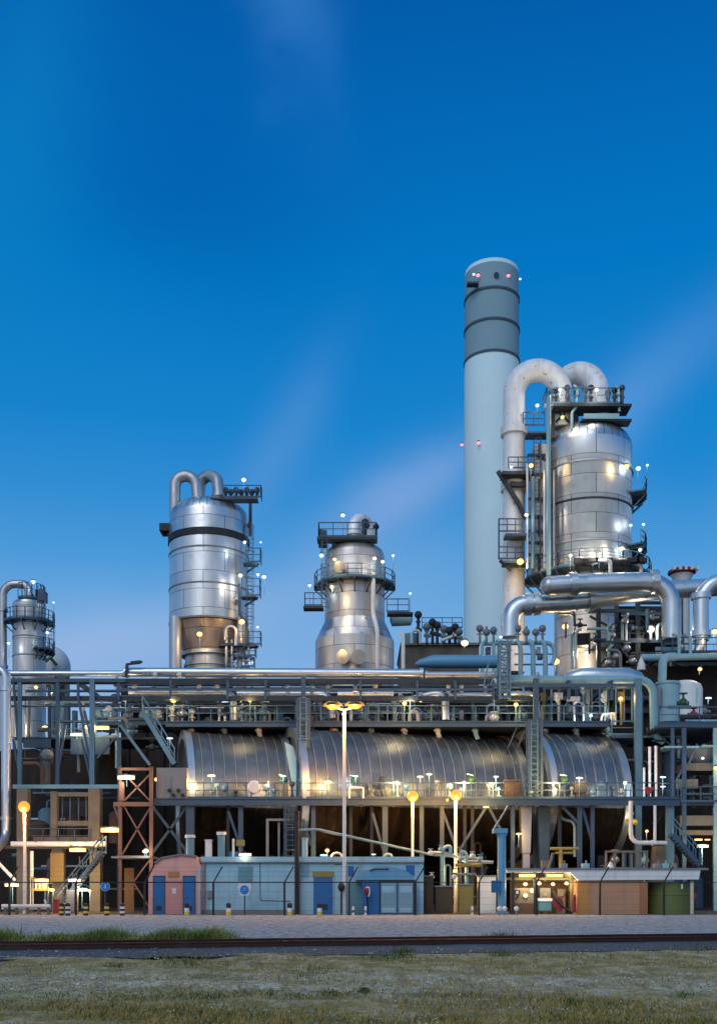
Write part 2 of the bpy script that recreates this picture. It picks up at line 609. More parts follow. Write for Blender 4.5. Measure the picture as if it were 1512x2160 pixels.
def ballast_mat(name, stops, scale=20.0):
    m, t, b = new_mat(name)
    tc = t.nodes.new('ShaderNodeTexCoord').outputs['Object']
    vor = t.nodes.new('ShaderNodeTexVoronoi')
    vor.inputs['Scale'].default_value = scale
    t.links.new(tc, vor.inputs['Vector'])
    vc = t.nodes.new('ShaderNodeSeparateColor')
    t.links.new(vor.outputs['Color'], vc.inputs[0])
    col = nramp(t, vc.outputs[0], stops)
    col = nmix(t, mapr(t, noise(t, tc, 0.8, 4), 0.5, 0.75, 0.0, 0.6), col, (0.045, 0.06, 0.03, 1))
    t.links.new(col, b.inputs['Base Color'])
    b.inputs['Roughness'].default_value = 0.9
    bump(t, b, nmath(t, 'MULTIPLY', vor.outputs['Distance'], -1.0), 0.8, 0.06)
    return m


mb = MB()
# one sheet with gentle unevenness in the near field, flat to the horizon
xs = [-4000, -400, -80] + [i * 0.5 for i in range(-60, 61)] + [80, 400, 4000]
ysl = [-200, -20] + [i * 0.5 for i in range(14, 118)] + [80, 200, 600, 6000]
nn = len(xs)
vs = []
for yv in ysl:
    for xv in xs:
        z = 0.0
        if 8 < yv < 25 and abs(xv) < 31:
            z = 0.045 * math.sin(xv * 0.9 + yv * 1.7) * math.sin(yv * 0.8 - xv * 0.35) + 0.02 * rnd.uniform(-1, 1)
        vs.append((xv, yv, z))
mb.add(vs, [(j * nn + i, j * nn + i + 1, (j + 1) * nn + i + 1, (j + 1) * nn + i) for j in range(len(ysl) - 1) for i in range(nn - 1)])
gr = mesh_obj('ground', mb, ground_mat())
gr['kind'] = 'structure'

mb = MB()
a, b_ = TRK_A - TRK_D * 90, TRK_B + TRK_D * 90
N = 400
vs = []
prof = [(-3.2, 0.004), (-2.4, 0.012), (-1.2, 0.022), (2.6, 0.03), (3.4, 0.02), (3.9, 0.004)]
for i in range(N + 1):
    p = a.lerp(b_, i / N)
    for q, (w, z) in enumerate(prof):
        ww = w + (rnd.uniform(-0.5, 0.3) if q in (0, 1) else 0) * 0.8
        vs.append(p + TRK_N * ww + Vector((0, 0, z + rnd.uniform(0, 0.02))))
mb.add(vs, [(i * 6 + k + 6, i * 6 + k, i * 6 + k + 1, i * 6 + k + 7)[::-1] for i in range(N) for k in range(5)])
bal = mesh_obj('ballast_bed', mb, ballast_mat('track_ballast', [(0.0, (0.012, 0.030, 0.042)), (0.5, (0.035, 0.068, 0.088)), (0.9, (0.075, 0.12, 0.14)), (1.0, (0.17, 0.22, 0.24))]))
bal['kind'] = 'structure'

for k, lab in ((0.0, 'rusty railway rail nearest the grass verge, lying on dark ballast'), (1.5, 'rusty railway rail on the fence side of the track')):
    mb = MB()
    prof = [(-0.075, 0.0), (0.075, 0.0), (0.075, 0.015), (0.02, 0.035), (0.02, 0.125), (0.04, 0.135), (0.04, 0.175), (-0.04, 0.175), (-0.04, 0.135), (-0.02, 0.125), (-0.02, 0.035), (-0.075, 0.015)]
    vs = []
    for p in (a, b_):
        for w, z in prof:
            vs.append(p + TRK_N * (w + k) + Vector((0, 0, z * 0.85 + 0.03)))
    n = len(prof)
    mb.add(vs, [(i, (i + 1) % n, (i + 1) % n + n, i + n) for i in range(n)] + [tuple(range(n - 1, -1, -1)), tuple(range(n, 2 * n))])
    solo('railway_rail', lab, 'rail', mb, M['rail'], 'rails of the track')


def blades(pts, h0, h1, lean=0.35, w=0.012):
    """grass blades as slim bent triangles"""
    mb = MB()
    for (x, y, z, s) in pts:
        h = rnd.uniform(h0, h1) * s
        th = rnd.uniform(0, 2 * math.pi)
        dx, dy = math.cos(th), math.sin(th)
        le = h * rnd.uniform(0.1, lean) * 1.6
        ww = w * rnd.uniform(0.7, 1.4)
        b0 = (x - dy * ww, y + dx * ww, z)
        b1 = (x + dy * ww, y - dx * ww, z)
        m0 = (x - dy * ww * .7 + dx * le * .35, y + dx * ww * .7 + dy * le * .35, z + h * 0.6)
        m1 = (x + dy * ww * .7 + dx * le * .35, y - dx * ww * .7 + dy * le * .35, z + h * 0.6)
        tp = (x + dx * le, y + dy * le, z + h)
        mb.add([b0, b1, m1, m0, tp], [(0, 1, 2, 3), (3, 2, 4)])
    return mb


def grass_mat(name, c0, c1, c2):
    m, t, b = new_mat(name)
    tc = t.nodes.new('ShaderNodeTexCoord').outputs['Object']
    col = nramp(t, noise(t, tc, 1.6, 5, 0.7), [(0.3, c0), (0.5, c1), (0.7, c2)])
    t.links.new(col, b.inputs['Base Color'])
    b.inputs['Roughness'].default_value = 0.8
    b.inputs['Specular IOR Level'].default_value = 0.2
    return m


def ground_pt(px, py):
    D = EYE * F / (py - HORIZ)
    return V(px, py, D)


# tall verge grass between the track and the gravel yard
pts = []
while len(pts) < 20000:
    px = rnd.uniform(-30, 560)
    w = 1.0 if px < 300 else 1.25 if px < 450 else max(0.0, (555 - px) / 105) * 1.1
    if rnd.random() > w * 0.8 + 0.05:
        continue
    off = 2.2 + abs(rnd.gauss(0, 1.1)) * (0.5 + 0.7 * w)
    clump = 0.55 + 0.45 * math.sin(px * 0.045) * math.sin(px * 0.013 + 1) + rnd.uniform(-.2, .2)
    D0 = 28.6
    xw = (px - 756) * D0 / F * 1.08
    yw = 25.7 + (xw + 8.75) * 0.231 + off
    pts.append((xw, yw, 0.0, max(0.35, clump) * (0.5 + 0.5 * w)))
g = mesh_obj('verge_grass', blades(pts, 0.2, 0.52, 0.7, 0.012), grass_mat('verge_grass', (0.082, 0.134, 0.031), (0.162, 0.201, 0.052), (0.381, 0.312, 0.109)))
g['kind'] = 'stuff'
# weeds along the ballast and over the near field
pts = []
for px, py, sx, sy, n, s in ((850, 2012, 14, 4, 260, 1.0), (820, 2022, 30, 4, 200, .6), (1060, 1982, 22, 2, 420, 1.3), (1058, 2016, 16, 5, 200, .8), (1480, 2000, 30, 6, 260, .7),
                             (660, 2046, 40, 9, 200, .35), (660, 2060, 24, 12, 120, .35), (245, 2044, 14, 3, 120, .7), (400, 2034, 30, 4, 200, .7), (1160, 2020, 150, 5, 500, .35),
                             (610, 2096, 80, 4, 420, .3), (620, 2103, 24, 4, 130, .3), (700, 2098, 14, 3, 150, .4), (770, 2093, 8, 3, 90, .45), (380, 2105, 70, 4, 300, .4),
                             (1440, 2105, 8, 4, 90, .6), (1210, 2118, 8, 4, 90, .6), (60, 2110, 60, 8, 200, .4), (330, 2020, 300, 5, 600, .35)):
    for i in range(n):
        p = ground_pt(rnd.gauss(px, sx), max(1960, rnd.gauss(py, sy)))
        pts.append((p.x, p.y, 0.0, s * rnd.uniform(0.6, 1.3)))
g = mesh_obj('weeds', blades(pts, 0.05, 0.18, 0.9, 0.008), grass_mat('weeds', (0.039, 0.078, 0.019), (0.078, 0.115, 0.028), (0.167, 0.150, 0.043)))
g['kind'] = 'stuff'
pts = []
for i in range(60000):
    py = 2018 + 175 * rnd.random() ** 0.75
    px = rnd.uniform(-60, 1570)
    p = ground_pt(px, py)
    k = math.sin(p.x * 1.3 + 1.7 * math.sin(p.y * 0.9)) * math.sin(p.y * 1.1 + 0.8 * math.sin(p.x * 0.7))
    belt = math.exp(-((p.y - 17.3) / 2.4) ** 2)
    if rnd.random() < 0.75 + 0.35 * k - 0.5 * belt:
        pts.append((p.x, p.y, -0.01, rnd.uniform(0.5, 1.2)))
g = mesh_obj('short_grass', blades(pts, 0.03, 0.10, 0.9, 0.006), grass_mat('short_grass', (0.137, 0.138, 0.028), (0.263, 0.197, 0.052), (0.441, 0.300, 0.093)))
g['kind'] = 'stuff'
mb = MB()
for i in range(5200):
    py = 2003 + 185 * rnd.random() ** 0.9
    p = ground_pt(rnd.uniform(-60, 1570), py)
    s = rnd.uniform(0.008, 0.024) * (1.25 if py < 2035 else 1.0)
    z0 = 0.045 if py < 2030 else 0.0
    q = [(s * rnd.uniform(.6, 1.2), 0, 0), (0, s * rnd.uniform(.6, 1.2), 0), (-s * rnd.uniform(.6, 1.2), 0, 0), (0, -s * rnd.uniform(.6, 1.2), 0), (s * .2, s * .1, s * rnd.uniform(.5, .9)), (0, 0, -s * .5)]
    mb.add([(p.x + u, p.y + v, z0 + w + s * .2) for u, v, w in q], [(0, 1, 4), (1, 2, 4), (2, 3, 4), (3, 0, 4), (1, 0, 5), (2, 1, 5), (3, 2, 5), (0, 3, 5)])
g = mesh_obj('loose_gravel', mb, ballast_mat('loose_stones', [(0.0, (0.125, 0.118, 0.099)), (0.5, (0.299, 0.280, 0.222)), (1.0, (0.661, 0.605, 0.482))], 3.0))
g['kind'] = 'stuff'
# ------------------------------------------------------------------ shared builders


def pipe(name, label, pts, wpx, mat, bend=0, group=None, flanges=(), cat='pipe', seg=14, D=None, fm=None, clamps=0):
    """pts: (px, py, D) triples; wpx: width in photo pixels at the first point"""
    P = [V(*p) for p in pts]
    r = S(wpx / 2, pts[0][2])
    mb = MB().tube(P, r, seg, bend * r * 2)
    fl = []
    for (i, u) in flanges:
        c = P[i].lerp(P[i + 1], u)
        d = (P[i + 1] - P[i]).normalized() * max(0.07, r * 0.35)
        fl.append((c - d, c + d))
    if not fl:
        return solo(name, label, cat, mb, mat, group)
    xs = np.array(mb.v)
    lo, hi = xs.min(0), xs.max(0)
    T = Thing(name, label, cat, ((lo[0] + hi[0]) / 2, (lo[1] + hi[1]) / 2, lo[2]), group)
    T.part('pipe_run', mb, mat)
    for a, b in fl:
        T.part('flange', MB().tube([a, b], r * 1.22 + 0.02, seg), fm or mat)
    return T.o


def ring_platform(T, cx, cy, z, r0, r1, a0=0, a1=360, rail=True, brackets=6, h=1.1, mat='steel', rmat='steel_light'):
    """curved walkway round a vessel; railing and brackets are its sub-parts"""
    n = max(6, int((a1 - a0) / 9))
    mb = MB()
    inn0 = arc_pts(cx, cy, z - 0.14, r0, a0, a1, n)
    out0 = arc_pts(cx, cy, z - 0.14, r1, a0, a1, n)
    up = Vector((0, 0, 0.14))
    for i in range(n):
        q = [inn0[i], inn0[i + 1], out0[i + 1], out0[i]]
        vs = q + [p + up for p in q]
        mb.add(vs, [(0, 1, 2, 3), (7, 6, 5, 4), (3, 2, 6, 7), (1, 0, 4, 5), (0, 3, 7, 4), (2, 1, 5, 6)])
    p = T.part('platform', mb, M[mat])
    if rail:
        rb = MB()
        pts = arc_pts(cx, cy, z, r1 - 0.06, a0, a1, max(4, n // 2))
        rb.rail(pts, h, 1.3, 0.07)
        T.part('railing', rb, M[rmat], p)
    if brackets:
        for i in range(brackets):
            bb = MB()
            th = math.radians(a0 + (a1 - a0) * (i + .5) / brackets)
            c = Vector((math.cos(th), math.sin(th), 0))
            o = Vector((cx, cy, z - 0.2))
            bb.bar(o + c * r0 * .98, o + c * r1, 0.12, 0.16)
            bb.bar(o + c * r0 * .98 + Vector((0, 0, -(r1 - r0))), o + c * r1, 0.1)
            T.part('bracket', bb, M[mat], p)
    return p


LAMP_N = [0]


def lamp(label, px, py, D, col='white', power=60, size=0.16, post=30, group=None, light=True, style='flood', flat=False):
    """floodlight: lens and housing on a thin stand-pipe that comes up from whatever carries it"""
    c = V(px, py, D)
    h = S(post, D)
    size *= (0.66 if col == 'white' else 0.95) * rnd.uniform(0.75, 1.2)
    power *= rnd.uniform(0.7, 1.25) * (1.0 if col == 'white' else 1.45)
    T = Thing('flood_lamp', label, 'lamp', (c.x, c.y, c.z - h), group)
    lens = MB()
    if flat:
        lens.box(c.x - size * 2.2, c.x + size * 2.2, c.y - size * .5, c.y + size * .5, c.z - size * .45, c.z + size * .45)
        hs = MB().box(c.x - size * 2.3, c.x + size * 2.3, c.y - size * .6, c.y + size * .6, c.z + size * .5, c.z + size * .75)
    else:
        lens.ball(c, size, 12, 8, 0.8)
        hs = MB().lathe(c.x, c.y, [(0.02, c.z + size * 1.25), (size * .7, c.z + size * 1.15), (size * .95, c.z + size * .82), (0.02, c.z + size * .83)], 12)
    T.part('lens', lens, M['bulb_' + col])
    T.part('housing', hs, M['steel_dark'])
    if h > 0:
        T.part('stand', MB().tube([(c.x, c.y + size * .8, c.z - h), (c.x, c.y + size * .8, c.z + size * 1.2)], 0.024, 6), M['steel_light'])
    if light and power:
        ld = bpy.data.lights.new('lamp_light', 'POINT')
        ld.energy = power
        ld.color = LCOL[col]
        ld.shadow_soft_size = 0.25
        lo = bpy.data.objects.new('lamp_light', ld)
        COL.objects.link(lo)
        lo.parent = T.o
        lo.location = Vector((c.x, c.y - size * 1.6, c.z - size * 0.4)) - T.loc
    return T


# ------------------------------------------------------------------ chimney
D = 170.0
cx, cy = V(1037, 0, D).x, D
zz = lambda py, D: V(0, py, D).z
T = Thing('chimney', 'tall pale chimney with grey top bands rising behind the largest tower', 'chimney', (cx, cy, 0))
r = S(58.5, D)
rt = S(56, D)
T.part('shaft', MB().lathe(cx, cy, [(r * 1.02, 0), (r, zz(1200, D - 4.4)), (r * 0.985, zz(738, D - 4.4))], 64), M['chimney'])
T.part('top_section', MB().lathe(cx, cy, [(r * 0.98, zz(738, D - 4.4)), (rt, zz(549, D - 4.4))], 64), M['chimney_grey'], label='grey painted upper section of the chimney')
T.part('crown_rim', MB().lathe(cx, cy, [(rt * 1.0, zz(549, D - 4.4)), (rt * .995, zz(541, D - 4.4)), (rt * 0.9, zz(541, D - 4.4)), (rt * 0.86, zz(620, D - 4.4))], 64), M['chimney'])
for py, k in ((738, 1.004), (670, 0.995), (604, 0.988)):
    T.part('band', MB().lathe(cx, cy, [(r * k - .05, zz(py + 2.5, D - 4.4)), (r * k + 0.05, zz(py + 2.5, D - 4.4)), (r * k + 0.05, zz(py - 2.5, D - 4.4)), (r * k - .05, zz(py - 2.5, D - 4.4))], 64), M['chimney_ring'])
q = V(997, 597, D - 4.2)
T.part('inspection_platform', MB().box(q.x - 0.9, q.x + 0.9, cy - r - 0.1, cy - r * .75, q.z - .2, q.z + .1), M['chimney_ring'])
T.part('inspection_port', MB().tube([V(1047, 579, D - r - .25), V(1047, 579, D - r + .6)], 0.4, 12), M['chimney_ring'])
for lab, px, py, col in (('red warning light beside the small platform near the chimney top', 1008, 580, 'red'),
                         ('red warning light right of the dark port near the chimney top', 1072, 581, 'red'),
                         ('small white light standing out on the edge of the chimney top', 1097, 588, 'white'),
                         ('white light beside the inspection platform of the chimney', 999, 578, 'white'),
                         ('red warning light on the front of the chimney at mid height', 1009, 934, 'red'),
                         ('pinkish warning light standing out from the chimney edge at mid height', 974, 938, 'red')):
    dx = abs((px - 1037) / 58.5)
    dd = D - r * math.sqrt(max(0.02, 1 - min(dx, 1) ** 2)) - 0.3
    t_ = lamp(label=lab, px=px, py=py, D=dd, col=col, power=0, size=0.34, post=6, group='lights on the chimney')

# ------------------------------------------------------------------ slim tower at the edge, with round storage sphere behind
D = 110.0
cx, cy = V(62, 0, D).x, D
p = lambda k: S(k, D)
z = lambda py: zz(py, D - 1.6)
T = Thing('process_tower', 'slim metal-clad tower, smallest of the towers, under a single hooped pipe', 'tower', (cx, cy, 0), 'metal-clad process towers')
T.part('shell', MB().lathe(cx, cy, [(p(34), 0), (p(34), z(1306)), (p(34), zz(1272, D - 1))], 44), M['alu_dull'])
T.part('dome', MB().lathe(cx, cy, [(p(34), zz(1272, D - 1)), (p(32), zz(1267, D - 1)), (p(24), zz(1262, D - 1)), (p(12), zz(1259, D - 1)), (0.01, zz(1258, D - 1))], 44), M['alu'])
for py in (1340, 1380, 1420):
    T.part('band', MB().lathe(cx, cy, [(p(34), z(py + 1.5)), (p(35), z(py + 1)), (p(35), z(py - 1)), (p(34), z(py - 1.5))], 44), M['grey'])
ring_platform(T, cx, cy, z(1306), p(34), p(52), 180, 395)
ring_platform(T, cx, cy, z(1366), p(34), p(52), 300, 400)
pl = ring_platform(T, cx, cy, z(1258), p(8), p(32), 240, 430, h=1.5, brackets=3)
T.part('ladder', MB().ladder(V(108, 1366, D - 1), V(108, 1306, D - 1), cage=True), M['steel'])
T.part('ladder', MB().ladder(V(88, 1306, D - 2), V(88, 1240, D - 2), cage=True), M['steel'])
T.part('nozzle', MB().tube([(cx, cy, z(1262)), (cx, cy, z(1245))], p(10), 14), M['alu_dull'])
pipe('overhead_pipe', 'dark hooped pipe curving over from beside the slim tower onto its dome', [(6, 1930, D), (6, 1232, D), (60, 1232, D), (60, 1262, D)], 17, M['alu_pipe_dull'], 1.5, 'hooped vapour pipes', flanges=((0, .92), (0, .75)))
solo('instrument_cabinet', 'small grey-green instrument box on top of the slim tower', 'box', MB().box(V(80, 0, D).x, V(98, 0, D).x, D - 1, D + .5, z(1262), z(1240)), M['steel'])
lamp('white lamp on a pole over the dome of the slim tower', 70, 1228, D - 1, 'white', 40, .30, 32)
lamp('small bluish lamp beyond the railing of the slim tower', 113, 1271, D - 1, 'white', 25, .18, 34)
lamp('white lamp on the side platform of the slim tower', 100, 1335, D - 2.5, 'white', 40, .26, 30)
lamp('white lamp between the slim tower and its riser pipe', 18, 1357, D - 2.5, 'white', 40, .24, 30)
D = 125.0
c = V(102, 1408, D)
T = Thing('storage_sphere', 'pale round storage sphere just showing behind the slim tower', 'storage tank', (c.x, c.y, 0))
T.part('sphere_shell', MB().ball(c, S(46, D), 36, 20), M['white'])
sp_ = MB()
for k in range(6):
    th = k * math.pi / 3
    q = Vector((c.x + S(40, D) * math.cos(th), c.y + S(40, D) * math.sin(th), 0))
    T.part('leg', MB().tube([q, q + Vector((0, 0, c.z))], .3, 8), M['grey'])
T.part('stair', MB().bar(V(108, 1390, D - 2.8), V(120, 1404, D - 2.6), .3, .3), M['steel_dark'])

# ------------------------------------------------------------------ tower with black band
D = 100.0
cx, cy = V(441, 0, D).x, D
p = lambda k: S(k, D)
z = lambda py: zz(py, D - 3.4)
T = Thing('process_tower', 'wide metal-clad tower with a black band below its dome and a narrower foot', 'tower', (cx, cy, 0), 'metal-clad process towers')
T.part('shell', MB().lathe(cx, cy, [(p(60), z(1302)), (p(83), z(1301)), (p(83), z(1128)), (p(83), zz(1092, D - 1)), (p(82), zz(1086, D - 1))], 72), M['alu'])
T.part('dome', MB().lathe(cx, cy, [(p(82), zz(1086, D - 1)), (p(79), zz(1076, D - 1)), (p(72), zz(1068, D - 1)), (p(58), zz(1059, D - 1)), (p(40), zz(1053, D - 1)), (p(20), zz(1050, D - 1)), (0.01, zz(1049, D - 1))], 72), M['alu_dome'])
T.part('black_band', MB().lathe(cx, cy, [(p(83), z(1129)), (p(85.5), z(1128)), (p(85.5), z(1114)), (p(83), z(1113))], 72), M['black'], label='black painted band round the tower')
for py in (1153, 1229, 1301):
    T.part('band', MB().lathe(cx, cy, [(p(83), z(py + 2)), (p(84.2), z(py + 1.5)), (p(84.2), z(py - 1.5)), (p(83), z(py - 2))], 72), M['grey'])
T.part('cone', MB().lathe(cx, cy, [(p(53), z(1364)), (p(76), z(1303))], 60), M['alu_rust'], label='rust-stained cone under the shell')
T.part('foot', MB().lathe(cx, cy, [(p(50), 0), (p(50), z(1395)), (p(53), z(1394)), (p(53), z(1388)), (p(50), z(1387)), (p(50), z(1372)), (p(58), z(1371)), (p(58), z(1364)), (p(53), z(1363))], 60), M['alu_dull'])
q = V(352, 1120, D)
T.part('side_bracket', MB().box(q.x - .5, q.x + 1.0, D - 1.2, D + .6, q.z - .35, q.z + .35).bar(V(356, 1126, D - 1), V(362, 1150, D - 1), .25), M['black'])
pipe('riser_pipe', 'straight pipe running down the shaded flank of the black-banded tower', [(370, 1930, D - 2.6), (370, 1302, D - 2.6)], 27, M['alu_pipe_dull'], 0)
pipe('overhead_pipe', 'hooped metal pipe rising beside the black-banded tower and bending down onto its dome', [(369, 1125, D - 1), (369, 1004, D - 1), (413, 1004, D - 1), (417, 1058, D - 1)], 24, M['alu_pipe_dull'], 1.25, 'hooped vapour pipes', flanges=((2, .93),))
pipe('overhead_pipe', 'second hooped pipe standing just behind the first on the black-banded tower', [(418, 1058, D + 2), (424, 1004, D + 2), (458, 1003, D + 1), (462, 1056, D)], 25, M['alu_pipe_dull'], 1.1, 'hooped vapour pipes', flanges=((2, .9),))
pl = T.part('platform', MB().box(V(453, 0, D).x, V(550, 0, D).x, D - 3.4, D - 2.2, z(1052), z(1049)), M['steel'])
a, b = V(470, 1049, D - 3.4), V(550, 1049, D - 3.4)
T.part('railing', MB().rail([a, b, b + Vector((0, 1.1, 0))], 1.1, 1.0, .07), M['steel'], pl)
T.part('support', MB().bar(V(528, 1053, D - 1), V(528, 1130, D - 1), .28).bar(V(528, 1100, D - 1), V(522, 1112, D - 1), .2), M['steel_dark'], pl)
for py, x0, x1, h in ((1186, 520, 549, 1.3), (1257, 516, 548, 1.6), (1360, 470, 549, 1.2), (1384, 510, 538, .9), (1407, 505, 535, .9)):
    pl = T.part('platform', MB().box(V(x0, 0, D).x, V(x1, 0, D).x, D - 3.4, D - 2.2, z(py + 2), z(py)), M['steel'])
    a, b = V(x0 + 4, py, D - 3.4), V(x1, py, D - 3.4)
    T.part('railing', MB().rail([a, b, b + Vector((0, 1.1, 0))], h, 1.0, .07), M['steel'], pl)
    T.part('bracket', MB().bar(V(x0, py + 22, D - 2), V(x1 - 3, py + 3, D - 2), .15), M['steel_dark'], pl)
T.part('ladder', MB().ladder(V(527, 1360, D - 2.8), V(527, 1110, D - 2.8), cage=True), M['steel'])
T.part('ladder', MB().ladder(V(508, 1362, D - 3.5), V(484, 1410, D - 3.5), .8), M['steel_dark'])
pipe('side_pipe', 'thin looped pipe at the foot of the black-banded tower', [(476, 1350, D - 4), (476, 1322, D - 4), (498, 1322, D - 4), (498, 1362, D - 4)], 7, M['alu_pipe_dull'], 2)
pipe('side_pipe', 'bent steam line low on the lamp-lit side of the black-banded tower', [(505, 1232, D - 3.4), (505, 1300, D - 3.4), (520, 1310, D - 3.4), (520, 1360, D - 3.4)], 6, M['steel'], 2)
pipe('riser_pipe', 'grey riser pipe behind the ladders at the foot of the black-banded tower', [(509, 1930, D - 2.2), (509, 1303, D - 2.2)], 20, M['alu_pipe_dull'], 0)
for px in (478, 490, 524):
    pipe('side_pipe', 'thin upright line between the narrow foot and the side platforms', [(px, 1412, D - 3.2), (px, 1350 - (px % 7) * 5, D - 3.2)], 6, M['alu_pipe_dull'], 0, 'thin lines at the tower foot', seg=8)
for k in range(7):
    px = 476 + k * 11
    solo('relief_valve', 'dark relief valve on the rooftop platform of the black-banded tower', 'valve',
         MB().tube([V(px, 1049, D - 2.8), V(px, 1034, D - 2.8)], .13, 8).ball(V(px, 1034 + (k % 2) * 4, D - 1.2), .30, 8, 5).tube([V(px, 1040, D - 1.2), V(px + 4, 1040, D - 1.2)], .1, 6), M['steel_dark'], 'relief valves on the black-banded tower')
lamp('white lamp on a pole above the rooftop railing of the black-banded tower', 514, 1012, D - 2, 'white', 80, .38, 36)
lamp('faint blue lamp above the upper side platform of the black-banded tower', 550, 1144, D - 3, 'white', 15, .16, 40)
lamp('white lamp standing clear of the side cage of the black-banded tower', 557, 1217, D - 3, 'white', 40, .30, 38)
lamp('white lamp just beside the shell above the side cage', 544, 1212, D - 3, 'white', 40, .26, 40)
lamp('yellow lamp throwing light on the shell of the black-banded tower', 507, 1214, D - 4.6, 'warm', 130, .26, 44)
lamp('white lamp under the black band near the caged ladder', 516, 1144, D - 4, 'white', 60, .2, 30)
lamp('small bluish lamp above the lowest side platform of the black-banded tower', 543, 1323, D - 3, 'white', 20, .18, 36)
lamp('yellow lamp beneath the shell of the black-banded tower, near ladder', 510, 1312, D - 4.6, 'yellow', 130, .26, 40)
lamp('yellow lamp glowing on the rusty cone of the black-banded tower', 421, 1338, D - 4.2, 'yellow', 170, .26, 28)
lamp('white lamp low among the pipes at the foot of the black-banded tower', 533, 1397, D - 3, 'white', 30, .2, 12)

# ------------------------------------------------------------------ flared tower
D = 100.0
cx, cy = V(748, 0, D).x, D
z = lambda py: zz(py, D - 2.9)
T = Thing('process_tower', 'squat metal-clad tower that flares out into a wider base, platform on top', 'tower', (cx, cy, 0), 'metal-clad process towers')
T.part('shell', MB().lathe(cx, cy, [(p(63), z(1298)), (p(63), zz(1172, D - 1)), (p(62), zz(1166, D - 1))], 60), M['alu_dull'])
T.part('dome', MB().lathe(cx, cy, [(p(62), zz(1166, D - 1)), (p(58), zz(1157, D - 1)), (p(48), zz(1149, D - 1)), (p(34), zz(1144, D - 1)), (p(16), zz(1142, D - 1)), (0.01, zz(1141, D - 1))], 60), M['alu_dull'])
T.part('flare', MB().lathe(cx, cy, [(p(83), z(1340)), (p(64), z(1298))], 60), M['alu'], label='smooth bluish flare between shell and base')
T.part('base', MB().lathe(cx, cy, [(p(83), 0), (p(83), z(1340))], 60), M['alu_dull'])
pl = T.part('platform', MB().box(V(671, 0, D).x, V(795, 0, D).x, D - 2.9, D - 1.5, z(1137), z(1132)), M['steel_dark'])
a, b = V(672, 1132, D - 2.9), V(794, 1132, D - 2.9)
T.part('railing', MB().rail([a + Vector((0, 1.3, 0)), a, b, b + Vector((0, 1.3, 0))], 1.3, 1.2, .08), M['steel'], pl)
for px in (703, 783):
    T.part('support', MB().bar(V(px, 1138, D - 2), V(px, 1156, D - 2), .3), M['steel_dark'], pl)
ring_platform(T, cx, cy, z(1219), p(63), p(86), 165, 375, brackets=9)
pl = T.part('platform', MB().box(V(643, 0, D).x, V(684, 0, D).x, D - 2.9, D - 1.7, z(1283), z(1278)), M['steel_dark'])
T.part('railing', MB().rail([V(679, 1278, D - 2.9), V(643, 1278, D - 2.9), V(643, 1278, D - 1.7)], 1.2, 1.0, .08), M['steel'], pl)
pl = T.part('platform', MB().box(V(815, 0, D).x, V(868, 0, D).x, D - 2.9, D - 1.7, z(1295), z(1291)), M['steel_dark'])
T.part('railing', MB().rail([V(816, 1291, D - 2.9), V(862, 1291, D - 2.9)], 1.2, 1.0, .08), M['steel'], pl)
T.part('ladder', MB().ladder(V(685, 1284, D - 2.6), V(685, 1136, D - 2.6), cage=True), M['steel'])
T.part('manhole', MB().tube([V(716, 1196, D - 2.4), V(716, 1196, D - 3.5)], .42, 16).tube([V(716, 1196, D - 3.5), V(716, 1196, D - 3.62)], .52, 16), M['alu_pipe_dull'])
T.part('manhole', MB().tube([V(756, 1386, D - 3.3), V(756, 1386, D - 4.4)], .55, 16).tube([V(756, 1386, D - 4.4), V(756, 1386, D - 4.55)], .68, 16), M['alu_pipe_dull'])
T.part('manhole', MB().tube([V(723, 1386, D - 3.3), V(723, 1386, D - 4.4)], .5, 16).tube([V(723, 1386, D - 4.4), V(723, 1386, D - 4.55)], .62, 16), M['alu_pipe_dull'])
pipe('vapour_nozzle', 'stubby white bent outlet pipe on the roof platform of the flared tower', [(747, 1150, D), (747, 1094, D), (776, 1100, D + 2), (776, 1134, D + 2)], 26, M['white_pipe'], .9, flanges=((0, .45),))
solo('relief_valve', 'dark relief valve beside the white outlet on the flared tower', 'valve', MB().tube([V(768, 1132, D - 1), V(768, 1102, D - 1)], .25, 8).tube([V(768, 1105, D - 1), V(778, 1112, D - 1)], .22, 8).ball(V(770, 1102, D - 1), .36, 8, 6), M['steel_dark'])
solo('spectacle_fitting', 'round dark fitting at the end of the flared tower roof railing', 'valve', MB().tube([V(793, 1132, D - 1), V(793, 1113, D - 1)], .12, 6).ball(V(793, 1111, D - 1), .3, 8, 6), M['steel_dark'])
solo('instrument_cabinet', 'dark instrument rack at the railing corner on the flared tower roof', 'box', MB().box(V(672, 0, D).x, V(690, 0, D).x, D - 1.4, D + .4, z(1132), z(1106)).box(V(675, 0, D).x, V(680, 0, D).x, D - 1, D - .4, z(1106), z(1100)), M['steel'])
pipe('drain_pipe', 'slender white pipe running down the front of the flared tower and stepping out at flare', [(787, 1208, D - 3.2), (787, 1296, D - 3.2), (796, 1330, D - 4.2), (796, 1412, D - 4.2)], 9, M['white'], 1.0)
pipe('side_pipe', 'vertical pale pipe standing between the flared tower and the brown roof', [(850, 1412, D - 4), (850, 1332, D - 4)], 8, M['white'], 0)
lamp('white lamp on a pole over the roof of the flared tower', 723, 1087, D - 1.5, 'white', 60, .34, 44)
lamp('white lamp beside the flared tower ladder at dome height', 678, 1172, D - 2.8, 'white', 40, .28, 46)
lamp('white lamp on the far end of the flared tower ring walkway', 829, 1172, D - 2.8, 'white', 40, .26, 46)
lamp('white lamp above the outlying side platform of the flared tower', 653, 1235, D - 1.8, 'white', 40, .26, 40)
lamp('bluish lamp on the tall post beyond the flared tower side platform', 865, 1252, D - 2, 'white', 30, .22, 40)
